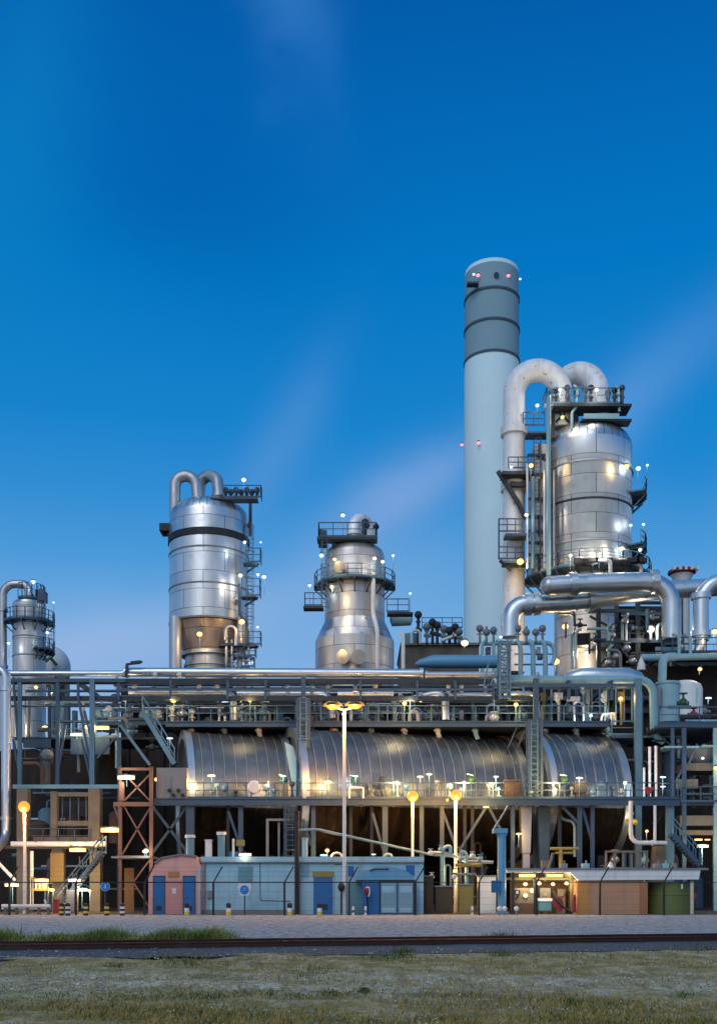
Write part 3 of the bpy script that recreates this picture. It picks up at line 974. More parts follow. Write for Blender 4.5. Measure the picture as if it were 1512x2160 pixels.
lamp('yellow lamp lighting the dome side by the flared tower manhole', 706, 1180, D - 4.0, 'yellow', 110, .2, 36)
lamp('yellow lamp lighting the dome above the white drain pipe', 790, 1178, D - 4.0, 'warm', 110, .2, 38)
lamp('white lamp low on the ring walkway of the flared tower', 807, 1185, D - 4.0, 'warm', 60, .22, 32)
lamp('yellow lamp under the ring walkway of the flared tower', 700, 1238, D - 4.4, 'yellow', 130, .16, 18)
lamp('yellow lamp at the manholes in the flared tower base', 722, 1372, D - 5.4, 'yellow', 90, .22, 34)
# equipment beyond, between the flared tower and the chimney
Db = 112.0
T = Thing('process_building', 'brown flat-roofed building block behind the header pipes, below the chimney', 'building', (V(930, 0, Db).x, Db, 0))
T.part('wall', MB().box(V(846, 0, Db).x, V(1010, 0, Db).x, Db, Db + 10, 0, zz(1362, Db)), M['concrete'])
T.part('parapet', MB().box(V(844, 0, Db).x, V(1012, 0, Db).x, Db - .3, Db + 10.3, zz(1362, Db), zz(1357, Db)), M['grey'])
solo('cooling_drum', 'turquoise drum on the brown roof beside the flared tower', 'tank', MB().lathe(V(868, 0, Db).x, Db + 2, [(.01, zz(1356, Db)), (S(18, Db), zz(1356, Db)), (S(18, Db), zz(1330, Db)), (.01, zz(1328, Db))], 20), M['teal'])
pipe('overhead_pipe', 'pale hooped pipe around the turquoise drum', [(868, 1358, Db - 1.5), (868, 1330, Db - 1.5), (886, 1330, Db - 1.5), (886, 1358, Db - 1.5)], 6, M['white'], 2)
solo('condenser_drum', 'horizontal pale drum beneath the flared tower side platform', 'tank', MB().tube([V(822, 1308, D + 2), V(826, 1308, D + 2), V(866, 1306, D + 2), V(870, 1306, D + 2)], [.15, .62, .62, .15], 16), M['pale'])
for i, (px, py, hgt) in enumerate(((900, 1357, 34), (912, 1357, 44), (922, 1357, 38), (936, 1357, 30), (948, 1357, 26), (960, 1357, 34), (968, 1357, 24), (882, 1357, 60))):
    mb = MB().tube([V(px, py, Db - .5), V(px, py - hgt, Db - .5)], .16, 8)
    mb.tube([V(px - 6, py - hgt * .5, Db - .5), V(px + 8, py - hgt * .45, Db - .5)], .2, 8).ball(V(px, py - hgt, Db - .5), .42, 8, 6)
    mb.bar(V(px - 5, py - hgt * .75, Db - .5), V(px + 5, py - hgt * .75, Db - .5), .16)
    solo('control_valve', 'dark control valve and pipework clustered on the brown roof by the chimney', 'valve', mb, M['steel_dark'] if i % 3 else M['grey'], 'valves on the brown roof')
pipe('roof_pipe', 'slanting white pipe with red band on the brown roof', [(930, 1352, Db - 1), (962, 1340, Db - 1)], 7, M['white'], 0, flanges=((0, .8),), fm=M['red'])
mb = MB().rail([V(890, 1325, Db), V(975, 1325, Db)], 1.1, 1.2, .07)
solo('guard_rail', 'thin guard rail along the brown roof beside the chimney', 'railing', mb, M['steel'])
lamp('yellow lamp at the edge of the brown roof near the pale manifold', 980, 1357, D - 2, 'warm', 120, .3, 10)
# ------------------------------------------------------------------ largest tower, with white arched pipes
D = 95.0
cx, cy = V(1236, 0, D).x, D
p = lambda k: S(k, D)
z = lambda py: zz(py, D - 3.7)
T = Thing('process_tower', 'largest metal-clad tower, broad and domed, hung with walkways under white arched pipes', 'tower', (cx, cy, 0), 'metal-clad process towers')
T.part('shell', MB().lathe(cx, cy, [(p(88), z(1215)), (p(94), z(1200)), (p(94), z(972)), (p(95), z(970)), (p(95), zz(945, D - 1))], 80), M['alu'])
T.part('dome', MB().lathe(cx, cy, [(p(95), zz(945, D - 1)), (p(93), zz(933, D - 1)), (p(86), zz(920, D - 1)), (p(74), zz(909, D - 1)), (p(58), zz(901, D - 1)), (p(38), zz(896, D - 1)), (p(18), zz(894, D - 1)), (.01, zz(893, D - 1))], 80), M['alu_dome'])
for py in (972, 1052, 1139):
    T.part('band', MB().lathe(cx, cy, [(p(94), z(py + 2)), (p(97), z(py + 1.5)), (p(97), z(py - 1.5)), (p(94), z(py - 2))], 80), M['alu_pipe_dull' if py != 1052 else 'steel_dark'])
T.part('skirt', MB().lathe(cx, cy, [(p(66), 0), (p(66), z(1216))], 60), M['alu_dull'])
ring_platform(T, cx, cy, z(1202), p(94), p(134), 175, 368, brackets=12, h=1.3)
ring_platform(T, cx, cy, z(1140), p(94), p(124), 320, 372, brackets=3)
ring_platform(T, cx, cy, z(1020), p(94), p(124), 330, 375, brackets=3)
# top platforms on posts
pl = T.part('platform', MB().box(V(1152, 0, D).x, V(1310, 0, D).x, D - 3.7, D - 1.7, z(856), z(851)), M['steel_dark'])
a, b = V(1153, 851, D - 3.7), V(1309, 851, D - 3.7)
T.part('railing', MB().rail([a + Vector((0, 1.9, 0)), a, b, b + Vector((0, 1.9, 0))], 1.35, 1.0, .08), M['steel'], pl)
T.part('support', MB().bar(V(1166, 857, D - 2.5), V(1166, 925, D - 2.5), .3).bar(V(1292, 857, D - 2.5), V(1292, 912, D - 2.5), .3).bar(V(1205, 857, D - 2.5), V(1205, 906, D - 2.5), .25).bar(V(1170, 862, D - 2.5), V(1200, 890, D - 2.5), .16).bar(V(1200, 862, D - 2.5), V(1172, 890, D - 2.5), .16), M['steel_dark'], pl)
pl = T.part('platform', MB().box(V(1208, 0, D).x, V(1310, 0, D).x, D - 3.7, D - 2.4, z(887), z(883)), M['steel_dark'])
T.part('kickplate', MB().box(V(1212, 0, D).x, V(1284, 0, D).x, D - 3.82, D - 3.72, z(884), z(873)), M['pale'], pl)
T.part('rail_hoop', MB().tube([V(1206, 908, D - 3.4), V(1206, 868, D - 3.4), V(1214, 862, D - 3.4), V(1218, 820, D - 3.4), V(1209, 812, D - 3.4)], .13, 6, .5), M['pale'])
T.part('rail_hoop', MB().tube([V(1306, 868, D - 3.4), V(1306, 820, D - 3.4), V(1297, 814, D - 3.4)], .13, 6, .5), M['pale'])
# ladder shaft and cage platforms on the flank
sh = T.part('ladder_shaft', MB().box(V(1118, 0, D).x, V(1146, 0, D).x, D - 2.6, D + 2, z(1200), z(925)), M['alu_dull'])
T.part('ladder', MB().ladder(V(1133, 1200, D - 2.8), V(1133, 930, D - 2.8), cage=True), M['steel'], sh)
for py in (960, 1000, 1052, 1090, 1120, 1145, 1170):
    T.part('bracket', MB().bar(V(1112, py, D - 2.7), V(1150, py, D - 2.7), .2).bar(V(1140, py, D - 2.7), V(1150, py + 10, D - 2.7), .15), M['steel_dark'], sh)
pl = T.part('platform', MB().box(V(1103, 0, D).x, V(1150, 0, D).x, D - 2.6, D - 1.2, z(902), z(898)), M['steel'])
T.part('railing', MB().rail([V(1103, 898, D - 1.9), V(1148, 898, D - 1.9)], 1.2, 1, .08), M['steel'], pl)
pl = T.part('platform', MB().box(V(1049, 0, D).x, V(1113, 0, D).x, D - 3.2, D - 1.6, z(995), z(988)), M['steel_dark'])
T.part('brace', MB().bar(V(1050, 994, D - 2.4), V(1094, 1062, D - 2.4), .34).bar(V(1094, 1062, D - 2.4), V(1108, 1095, D - 2.4), .3).bar(V(1076, 1022, D - 2.4), V(1113, 1022, D - 2.4), .4), M['steel_dark'], pl)
T.part('railing', MB().rail([V(1072, 988, D - 2.4), V(1113, 988, D - 2.4)], 1.0, 1, .08), M['steel'], pl)
cg = T.part('cage_platform', MB().box(V(1051, 0, D).x, V(1105, 0, D).x, D - 3.4, D - 2, z(1185), z(1180)), M['steel'])
T.part('upper_platform', MB().box(V(1055, 0, D).x, V(1105, 0, D).x, D - 3.4, D - 2, z(1127), z(1122)), M['steel'], cg)
T.part('railing', MB().rail([V(1052, 1122, D - 2.9), V(1104, 1122, D - 2.9)], 1.15, .7, .09).rail([V(1052, 1180, D - 2.9), V(1104, 1180, D - 2.9)], 1.1, .7, .09).bar(V(1052, 1180, D - 2.9), V(1052, 1096, D - 2.9), .14).bar(V(1104, 1180, D - 2.9), V(1104, 1096, D - 2.9), .14), M['steel'], cg)
T.part('bracket', MB().bar(V(1054, 1182, D - 2.8), V(1078, 1203, D - 2.8), .25), M['steel_dark'], cg)
solo('access_drum', 'white drum standing inside the caged platform by the chimney', 'drum', MB().lathe(V(1068, 0, D).x, D - 1, [(.01, z(1180)), (p(9), z(1180)), (p(9), z(1146)), (p(6), z(1140)), (.01, z(1138))], 16), M['white'])
solo('access_drum', 'pale drum on the upper level of the caged platform by the chimney', 'drum', MB().lathe(V(1070, 0, D).x, D - 1, [(.01, z(1122)), (p(7), z(1122)), (p(7), z(1106)), (.01, z(1104))], 16), M['white'])
# white vapour pipes
pipe('vapour_pipe', 'large weathered white pipe arching from the riser by the chimney to the tower top', [(1083, 1420, D - 1), (1084, 1020, D - 1)] + [(1134 - 50 * math.cos(math.radians(a)), 832 - 51 * math.sin(math.radians(a)), D - 1 - a / 360) for a in range(0, 181, 12)] + [(1184, 905, D - 1.5)], 46, M['white_pipe'], 0, 'white arched vapour pipes', flanges=((0, .98), (1, .58)), seg=24, fm=M['white_pipe'])
pipe('vapour_pipe', 'second large white pipe arch, standing behind and nearest the tower centre', [(1184, 900, D + 3)] + [(1222 - 39 * math.cos(math.radians(a)), 830 - 42 * math.sin(math.radians(a)), D + 3 - a / 60) for a in range(0, 181, 12)] + [(1262, 905, D - .2)], 47, M['white_pipe'], 0, 'white arched vapour pipes', seg=24)
for px, lab in ((1183, 'flange collar where the front white arch meets the tower walkway'), (1262, 'flange collar where the rear white arch meets the tower walkway')):
    solo('pipe_collar', lab, 'flange', MB().lathe(V(px, 0, D).x, D - 1.2, [(p(24), z(862)), (p(31), z(861)), (p(31), z(845)), (p(24), z(844))], 24).lathe(V(px, 0, D).x, D - 1.2, [(p(24), z(838)), (p(28), z(837)), (p(28), z(832)), (p(24), z(831))], 24), M['alu_pipe_dull'], 'flange collars of the white arches')
pipe('standpipe', 'tall slim pale pipe running the full height of the largest tower', [(1157, 1215, D - 4.6), (1157, 836, D - 4.6)], 10, M['pale'], 0, seg=10)
for i, px in enumerate((1163, 1172, 1196, 1216, 1234, 1246, 1282, 1296, 1312)):
    mb = MB().tube([V(px, 851, D - 2.9), V(px, 826 - (i % 3) * 4, D - 2.9)], .13, 6).ball(V(px, 828 - (i % 3) * 5, D - 2.9), .28, 8, 5).bar(V(px - 5, 838, D - 2.9), V(px + 5, 838, D - 2.9), .14)
    solo('instrument_valve', 'small dark valve or gauge on the top walkway of the largest tower', 'valve', mb, M['steel_dark'] if i % 2 else M['steel'], 'fittings on the top walkway')
for px, w in ((1112, 6), (1124, 9), (1148, 7), (1168, 5)):
    pipe('flank_pipe', 'upright pipe running down the flank of the largest tower by the ladder shaft', [(px, 1200, D - 3.3), (px, 950 + (px % 5) * 14, D - 3.3)], w, M['alu_pipe_dull' if px != 1124 else 'steel_light'], 0, 'upright pipes on the flank of the largest tower', seg=8, flanges=((0, .4),) if w > 6 else ())
# motors on the ring walkway
for px, w in ((1243, 17), (1222, 11), (1300, 12), (1318, 10)):
    mb = MB().tube([V(px - w, 1186, D - 5.4), V(px + w, 1186, D - 5.4)], p(8), 14).box(V(px - w, 0, D).x, V(px + w, 0, D).x, D - 5.8, D - 5, z(1200), z(1192)).tube([V(px + w, 1186, D - 5.4), V(px + w + 5, 1186, D - 5.4)], p(4), 10)
    solo('fan_motor', 'dark round electric motor sitting on the ring walkway of the largest tower', 'motor', mb, M['black'], 'motors on the ring walkway')
pipe('hooped_pipe', 'white bent pipe stub rising through the ring walkway next to the motors', [(1287, 1215, D - 6.4), (1287, 1184, D - 6.4), (1276, 1182, D - 6.4), (1262, 1182, D - 5.6)], 8, M['white'], 1.2, 'white bent stubs on the ring walkway')
pipe('hooped_pipe', 'white bent pipe stub at the outer end of the ring walkway', [(1352, 1215, D - 5), (1352, 1190, D - 5), (1338, 1184, D - 5), (1326, 1184, D - 4.6)], 8, M['white'], 1.2, 'white bent stubs on the ring walkway')
lamp('white lamp between the chimney and the front white arch', 1133, 855, D - 2, 'white', 60, .30, 40)
lamp('warm lamp lighting the foot of the front white arch', 1181, 822, D - 4.2, 'warm', 160, .2, 30)
lamp('warm lamp lighting the foot of the rear white arch', 1258, 822, D - 4.2, 'warm', 160, .2, 30)
lamp('yellow lamp under the top platform of the largest tower', 1186, 880, D - 4.2, 'yellow', 70, .16, 0)
lamp('yellow lamp by the ladder shaft at the topmost shell band', 1120, 982, D - 4.6, 'yellow', 110, .2, 34)
lamp('white lamp on the triangular bracket platform near the chimney', 1078, 985, D - 3, 'white', 60, .18, 4)
lamp('yellow lamp on the upper outer walkway of the largest tower', 1321, 984, D - 4.5, 'yellow', 90, .22, 34)
lamp('white lamp beyond the upper outer walkway of the largest tower', 1346, 988, D - 3, 'white', 50, .30, 34)
lamp('bluish lamp on the farthest pole of the upper outer walkway', 1365, 981, D - 2, 'white', 20, .2, 42)
lamp('white lamp above the lower outer walkway close to the shell', 1330, 1108, D - 3.6, 'white', 40, .20, 30)
lamp('bluish lamp on the outermost pole of the lower outer walkway', 1357, 1106, D - 2.6, 'white', 30, .24, 34)
lamp('white lamp beneath the lower outer walkway', 1350, 1160, D - 4, 'white', 60, .24, 36)
lamp('warm lamp lighting the shell below the lowest band, near the standpipe', 1203, 1172, D - 6.2, 'warm', 200, .16, 28)
lamp('warm lamp lighting the shell below the lowest band, above the motors', 1264, 1168, D - 6.2, 'warm', 150, .14, 32)
lamp('warm lamp lighting the shell under the lower outer walkway', 1311, 1158, D - 5.2, 'warm', 150, .2, 40)
lamp('amber lamp low in the caged platform next to the chimney', 1097, 1185, D - 3.6, 'yellow', 90, .3, 14)
lamp('warm lamp at the flank of the largest tower by the ladder shaft', 1110, 1086, D - 4, 'warm', 60, .2, 0)

# steel support frame under the tower, and the lit skirt
Ds = 89.0
a = V(1265, 0, Ds).x
T = Thing('support_frame', 'dark braced steel frame under the big silver pipes beside the largest tower', 'steel frame', (V(1330, 0, Ds).x, Ds, 0))
for px, w in ((1262, .35), (1300, .3), (1345, .35), (1400, .3)):
    T.part('column', MB().bar(V(px, 1930, Ds), V(px, 1262, Ds), w), M['steel_dark'])
for py, x0, x1, w in ((1289, 1240, 1405, .3), (1352, 1262, 1440, .36), (1272, 1345, 1404, .25), (1378, 1330, 1392, .2), (1410, 1262, 1400, .3)):
    T.part('beam', MB().bar(V(x0, py, Ds - .1), V(x1, py, Ds - .1), w * .7, w), M['steel_dark' if w < .33 else 'steel'])
for x0, y0, x1, y1 in ((1244, 1300, 1290, 1326), (1300, 1320, 1330, 1290), (1345, 1300, 1400, 1350), (1400, 1300, 1345, 1350), (1370, 1290, 1400, 1330), (1262, 1410, 1300, 1355), (1300, 1355, 1345, 1408)):
    T.part('brace', MB().bar(V(x0, y0, Ds), V(x1, y1, Ds), .18), M['steel_dark'])
T.part('deck', MB().box(V(1262, 0, Ds).x, V(1440, 0, Ds).x, Ds + .2, Ds + 8, zz(1356, Ds), zz(1352, Ds)), M['steel_dark'])
T.part('railing', MB().rail([V(1300, 1352, Ds - .1), V(1440, 1352, Ds - .1)], 1.2, 1.1, .08), M['steel'])
solo('valve_box', 'black control box on the lit skirt of the largest tower', 'box', MB().box(V(1216, 0, Ds).x, V(1244, 0, Ds).x, Ds, Ds + 1.2, zz(1361, Ds), zz(1336, Ds)).box(V(1240, 0, Ds).x, V(1244, 0, Ds).x, Ds - .2, Ds, zz(1380, Ds), zz(1336, Ds)), M['black'])
for i, (px, y0, y1) in enumerate(((1206, 1410, 1335), (1214, 1410, 1330), (1282, 1352, 1318), (1290, 1352, 1322), (1312, 1350, 1310), (1320, 1352, 1296), (1284, 1408, 1362), (1372, 1350, 1325), (1386, 1350, 1318))):
    solo('process_line', 'thin vertical grey line inside the dark support frame', 'pipe', MB().tube([V(px, y0, Ds - 1), V(px, y1 + 6, Ds - 1), V(px + 4, y1, Ds - 1), V(px + 10, y1 - 2, Ds + .5)], .13, 8, .3), M['alu_pipe_dull'] if i % 2 else M['pale'], 'thin lines in the support frame')
for i, (px, py) in enumerate(((1318, 1310), (1290, 1340), (1334, 1395), (1300, 1385), (1284, 1398), (1322, 1368))):
    solo('hand_valve', 'small valve on the lines inside the dark support frame', 'valve', MB().ball(V(px, py, Ds - 1.3), .32, 10, 6).tube([V(px - 8, py, Ds - 1.3), V(px + 8, py, Ds - 1.3)], .13, 8).tube([V(px, py, Ds - 1.3), V(px, py - 10, Ds - 1.3)], .07, 6).tube([V(px, py - 10, Ds - 1.3), V(px, py - 11, Ds - 1.3)], .3, 12), M['alu_pipe_dull'], 'valves in the support frame')
lamp('bright yellow lamp on the skirt of the largest tower under the silver pipes', 1192, 1322, Ds + 1, 'yellow', 420, .36, 30)
lamp('yellow lamp inside the base of the largest tower above the header pipe', 1236, 1378, Ds + 1.2, 'warm', 260, .2, 22)
lamp('yellow lamp behind the pale manifold pipes', 1172, 1396, Ds + 1, 'yellow', 200, .34, 20)
lamp('yellow-white lamp in the dark frame with a red bracket above', 1372, 1328, Ds - 1, 'warm', 120, .30, 18)
lamp('white lamp high in the dark support frame below the silver pipes', 1332, 1268, Ds - 1, 'white', 30, .2, 0)

T = Thing('tower_annex', 'dark clad annex standing behind the support frame and silver pipes', 'building', (V(1345, 0, 97).x, 97, 0))
T.part('wall', MB().box(V(1252, 0, 97).x, V(1428, 0, 97).x, 97, 101, 0, zz(1286, 97)), M['hall'])
T.part('roof_edge', MB().box(V(1250, 0, 97).x, V(1430, 0, 97).x, 96.8, 101.2, zz(1286, 97), zz(1280, 97)), M['steel_dark'])
for px in (1280, 1322, 1366, 1408):
    T.part('pilaster', MB().bar(V(px, 1930, 96.9), V(px, 1288, 96.9), .35), M['steel_dark'])
# big silver pipes
Dp = 84.0
pipe('process_pipe', 'big silver pipe turning down in a wide elbow, uppermost of the pair below the tower', [(1158, 1236, Dp), (1270, 1229, Dp), (1416, 1227, Dp), (1416, 1350, Dp)], 40, M['alu_pipe'], 1.35, 'big silver pipes', flanges=((0, .45), (1, .75)), seg=28)
solo('pipe_end_cap', 'rounded dark end cap of the uppermost big silver pipe', 'cap', MB().ball(V(1158, 1236, Dp), S(19.5, Dp), 20, 12), M['alu_pipe_dull'])
pipe('process_pipe', 'big silver pipe with a long slanting run, lower of the pair below the tower', [(1076, 1345, Dp + 1.5), (1076, 1276, Dp + 1.5), (1200, 1272, Dp + 1.5), (1270, 1262, Dp + 2), (1380, 1246, Dp + 3), (1560, 1236, Dp + 3)], 38, M['alu_pipe'], 1.2, 'big silver pipes', flanges=((1, .3), (1, .45), (2, .6)), seg=28)
pipe('process_pipe', 'big silver hooped pipe leaving the picture beside the red-rimmed flare', [(1478, 1352, Dp - 1), (1478, 1232, Dp - 1), (1560, 1222, Dp - 1)], 33, M['alu_pipe'], 1.5, 'big silver pipes', flanges=((0, .12), (0, .78)), seg=28)
Df = 140.0
c = V(1438, 1206, Df)
T = Thing('flare_stack', 'distant white stack head with a red and white rim behind the silver pipes', 'stack', (c.x, c.y, 0))
T.part('stack_shaft', MB().lathe(c.x, c.y, [(S(16, Df), 0), (S(16, Df), zz(1228, Df)), (S(24, Df), zz(1212, Df))], 28), M['white'])
T.part('rim', MB().lathe(c.x, c.y, [(S(24, Df), zz(1213, Df)), (S(29, Df), zz(1210, Df)), (S(29, Df), zz(1205, Df)), (S(22, Df), zz(1201, Df)), (.01, zz(1200, Df))], 28), M['red'], label='red painted rim')
for k in range(5):
    px = 1414 + k * 12
    T.part('rim_marker', MB().box(V(px - 2.5, 0, Df).x, V(px + 2.5, 0, Df).x, Df - S(30, Df), Df - S(20, Df), zz(1210, Df), zz(1203, Df)), M['white'])

# pale manifold of hooped pipes with its braced ladder tower
Dm = 82.0
T = Thing('pipe_manifold', 'pale green-grey manifold of upright hooped pipes in front of the tower skirt', 'pipe manifold', (V(1090, 0, Dm).x, Dm, zz(1432, Dm)))
T.part('header', MB().tube([V(1015, 1358, Dm), V(1158, 1356, Dm), V(1168, 1366, Dm), V(1170, 1388, Dm), V(1163, 1402, Dm)], S(4.5, Dm), 12, .5), M['pale'])
for px in (1098, 1124, 1150):
    T.part('riser', MB().tube([V(px - 10, 1352, Dm - .3), V(px - 2, 1358, Dm - .4), V(px, 1372, Dm - .4), V(px, 1436, Dm - .4)], S(5.2, Dm), 12, .35), M['pale'])
for px in (1017, 1041, 1072):
    T.part('riser', MB().tube([V(px + 8, 1352, Dm), V(px, 1358, Dm - .2), V(px, 1372, Dm - .2), V(px, 1425, Dm - .2)], S(3.6, Dm), 10, .3), M['pale'])
T.part('cross_pipe', MB().tube([V(1085, 1402, Dm), V(1165, 1402, Dm)], S(2, Dm), 8).tube([V(1085, 1380, Dm), V(1165, 1380, Dm)], S(1.6, Dm), 8), M['steel_light'])
for px in (1012, 1026, 1041, 1092, 1110, 1130, 1144):
    mb = MB().tube([V(px, 1356, Dm - .2), V(px, 1322 + (px % 3) * 5, Dm - .2)], .1, 8).ball(V(px, 1326 + (px % 4) * 4, Dm - .2), .3, 8, 6).bar(V(px - 6, 1338, Dm - .2), V(px + 6, 1338, Dm - .2), .1)
    solo('actuator_valve', 'small upright actuator valve on top of the pale manifold', 'valve', mb, M['steel_light'] if px % 2 else M['grey'], 'actuator valves on the manifold')
Dl = 69.0
T = Thing('ladder_tower', 'narrow teal-grey braced ladder tower in front of the manifold', 'ladder tower', (V(1063, 0, Dl).x, Dl, zz(1476, Dl)))
T.part('frame', MB().lattice(V(1052, 0, Dl).x, V(1074, 0, Dl).x, Dl - .4, Dl + .4, zz(1475, Dl), zz(1356, Dl), 7, .07, .1), M['steel_light'])
T.part('ladder', MB().ladder(V(1063, 1475, Dl - .45), V(1063, 1350, Dl - .45), .45), M['steel_light'])
T.part('brace', MB().bar(V(1030, 1400, Dl), V(1020, 1448, Dl), .09).bar(V(1052, 1402, Dl), V(1034, 1446, Dl), .09), M['steel_light'])
lamp('white lamp over the manifold against the foot of the chimney', 1023, 1334, Dm + 1, 'white', 50, .34, 20)
lamp('small white lamp next to the manifold end by the silver elbow', 1056, 1344, Dm + 1, 'white', 25, .18, 12)
for i, (px, py, w, h) in enumerate(((1030, 1372, 10, 14), (1046, 1385, 14, 12), (1032, 1394, 12, 9), (1128, 1375, 9, 10), (1140, 1385, 10, 9), (1136, 1372, 8, 14))):
    solo('junction_box', 'small grey junction box mounted among the manifold pipes', 'box', MB().pbox(px - w / 2, px + w / 2, py - h / 2, py + h / 2, Dm + .4, .6).pbox(px - w / 2 + 1.5, px + w / 2 - 1.5, py - h / 2 + 2, py + h / 2 - 2, Dm + .36, .04), M['white'] if i % 2 else M['grey'], 'boxes among the manifold pipes')

# pale vessels and pipework right of the manifold
solo('horizontal_vessel', 'long blue-grey horizontal vessel with domed ends above the pale header pipe', 'vessel',
     MB().tube([V(1190, 1436, 76), V(1200, 1432, 76), V(1225, 1428, 76), V(1325, 1428, 76), V(1350, 1432, 76), V(1362, 1436, 76)], [.1, S(13, 76), S(19, 76), S(19, 76), S(13, 76), .1], 24), M['alu_pipe'])
solo('horizontal_vessel', 'blue painted horizontal vessel with domed end under the pale manifold', 'vessel',
     MB().tube([V(876, 1402, 78), V(886, 1399, 78), V(915, 1396, 78), V(1050, 1396, 78), V(1056, 1396, 78)], [.1, S(8, 78), S(14, 78), S(14, 78), .1], 24), M['sky_blue'])  # vessel painted blue all over
pipe('process_pipe', 'pale grey-green pipe running out past the white tank', [(1352, 1388, 79), (1560, 1384, 79)], 15, M['pale'], 0, flanges=((0, .3),))
pipe('process_pipe', 'pale branch pipe dropping from the grey-green pipe to the white tank', [(1425, 1386, 78), (1398, 1386, 78), (1396, 1442, 78)], 18, M['pale'], 1.0)
for px in (1432, 1456):
    pipe('hooped_pipe', 'slim pale hooped riser standing on the grey-green pipe', [(px, 1384, 79), (px, 1342, 79), (px - 14, 1338, 79)], 7, M['pale'], 1.6, 'slim hooped risers')
pipe('hooped_pipe', 'thick brown-grey bent pipe beneath the silver hooped pipe', [(1478, 1352, 82), (1478, 1362, 82), (1466, 1384, 82)], 20, M['alu_pipe_dull'], .8)
Dk = 76.0
pl = Thing('valve_platform', 'small railed valve platform between the support frame and picture edge', 'platform', (V(1450, 0, 80).x, 80, zz(1384, 80)))
pl.part('deck', MB().box(V(1395, 0, 80).x, V(1560, 0, 80).x, 79.9, 83, zz(1380, 80), zz(1376, 80)), M['steel_dark'])
pl.part('railing', MB().rail([V(1395, 1376, 80), V(1560, 1376, 80)], 1.1, .9, .07), M['steel'])
solo('dark_backing_frame', 'dark steel frame with crossed braces behind the white tank', 'steel frame', MB().lattice(V(1390, 0, 86).x, V(1540, 0, 86).x, 86, 89, 0, zz(1385, 86), 9, .3, .4), M['steel_dark'])
solo('white_tank', 'white dome-topped tank beside the green and red valves', 'tank', MB().lathe(V(1452, 0, Dk).x, Dk + 1, [(S(38, Dk), zz(1512, Dk)), (S(38, Dk), zz(1450, Dk)), (S(34, Dk), zz(1440, Dk)), (S(22, Dk), zz(1433, Dk)), (.01, zz(1430, Dk))], 32), M['white'])
solo('insulated_tank', 'pale blue-grey tank next to the downturned header pipe', 'tank', MB().lathe(V(1408, 0, Dk).x, Dk, [(S(24, Dk), zz(1525, Dk)), (S(24, Dk), zz(1446, Dk)), (S(26, Dk), zz(1445, Dk)), (S(26, Dk), zz(1440, Dk)), (.01, zz(1438, Dk))], 28), M['pale'])
solo('hand_valve', 'green valve with handwheel in front of the white tank', 'valve', MB().ball(V(1441, 1483, 73), .32, 12, 8).tube([V(1428, 1484, 73), V(1452, 1484, 73)], .16, 10).tube([V(1441, 1483, 73), V(1441, 1463, 73)], .08, 8).tube([V(1441, 1464, 73), V(1441, 1462.5, 73)], .3, 14), M['green'])
solo('hand_valve', 'dark red valve low in front of the white tank', 'valve', MB().ball(V(1463, 1506, 73), .24, 12, 8).tube([V(1450, 1508, 73), V(1476, 1508, 73)], .13, 10).tube([V(1463, 1506, 73), V(1463, 1494, 73)], .08, 8).tube([V(1463, 1495, 73), V(1463, 1493.5, 73)], .28, 14), M['red'])
solo('strainer', 'white cone-shaped strainer beside the pale header pipe bend', 'strainer', MB().lathe(V(1352, 0, 77).x, 77, [(S(9, 77), zz(1414, 77)), (S(7, 77), zz(1400, 77)), (S(3, 77), zz(1390, 77)), (.01, zz(1388, 77))], 16), M['white'])
lamp('yellow lamp at the picture edge above the valve platform', 1507, 1333, 81, 'yellow', 120, .3, 40)
lamp('yellow lamp in the gap beneath the grey-green pipe', 1476, 1412, 77, 'yellow', 50, .16, 10)
lamp('white flat lamp beside the white tank', 1494, 1473, 73, 'white', 40, .14, 12, flat=True)
# ------------------------------------------------------------------ dark hall behind, ribbed drums, walkways, pipe rack
Dh = 82.0
T = Thing('process_hall', 'long dark windowless hall standing behind the ribbed drums', 'building', (0, Dh, 0))
hx = lambda px: V(px, 0, Dh).x
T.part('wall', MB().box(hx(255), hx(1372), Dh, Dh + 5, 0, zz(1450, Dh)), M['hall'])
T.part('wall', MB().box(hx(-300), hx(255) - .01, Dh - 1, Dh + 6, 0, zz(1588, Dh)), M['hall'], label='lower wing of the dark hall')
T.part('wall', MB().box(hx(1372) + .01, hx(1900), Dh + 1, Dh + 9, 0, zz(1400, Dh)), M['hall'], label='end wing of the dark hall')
for k in range(30):
    px = 270 + k * 37
    T.part('girt', MB().bar(V(px, 1930, Dh - .12), V(px, 1452, Dh - .12), .16, .2), M['hall'])
T.part('ledge', MB().bar(V(256, 1500, Dh - .3), V(1370, 1500, Dh - .3), .5, .4), M['steel_dark'])
T.part('ledge', MB().bar(V(256, 1474, Dh - .3), V(1370, 1474, Dh - .3), .4, .3), M['steel'])


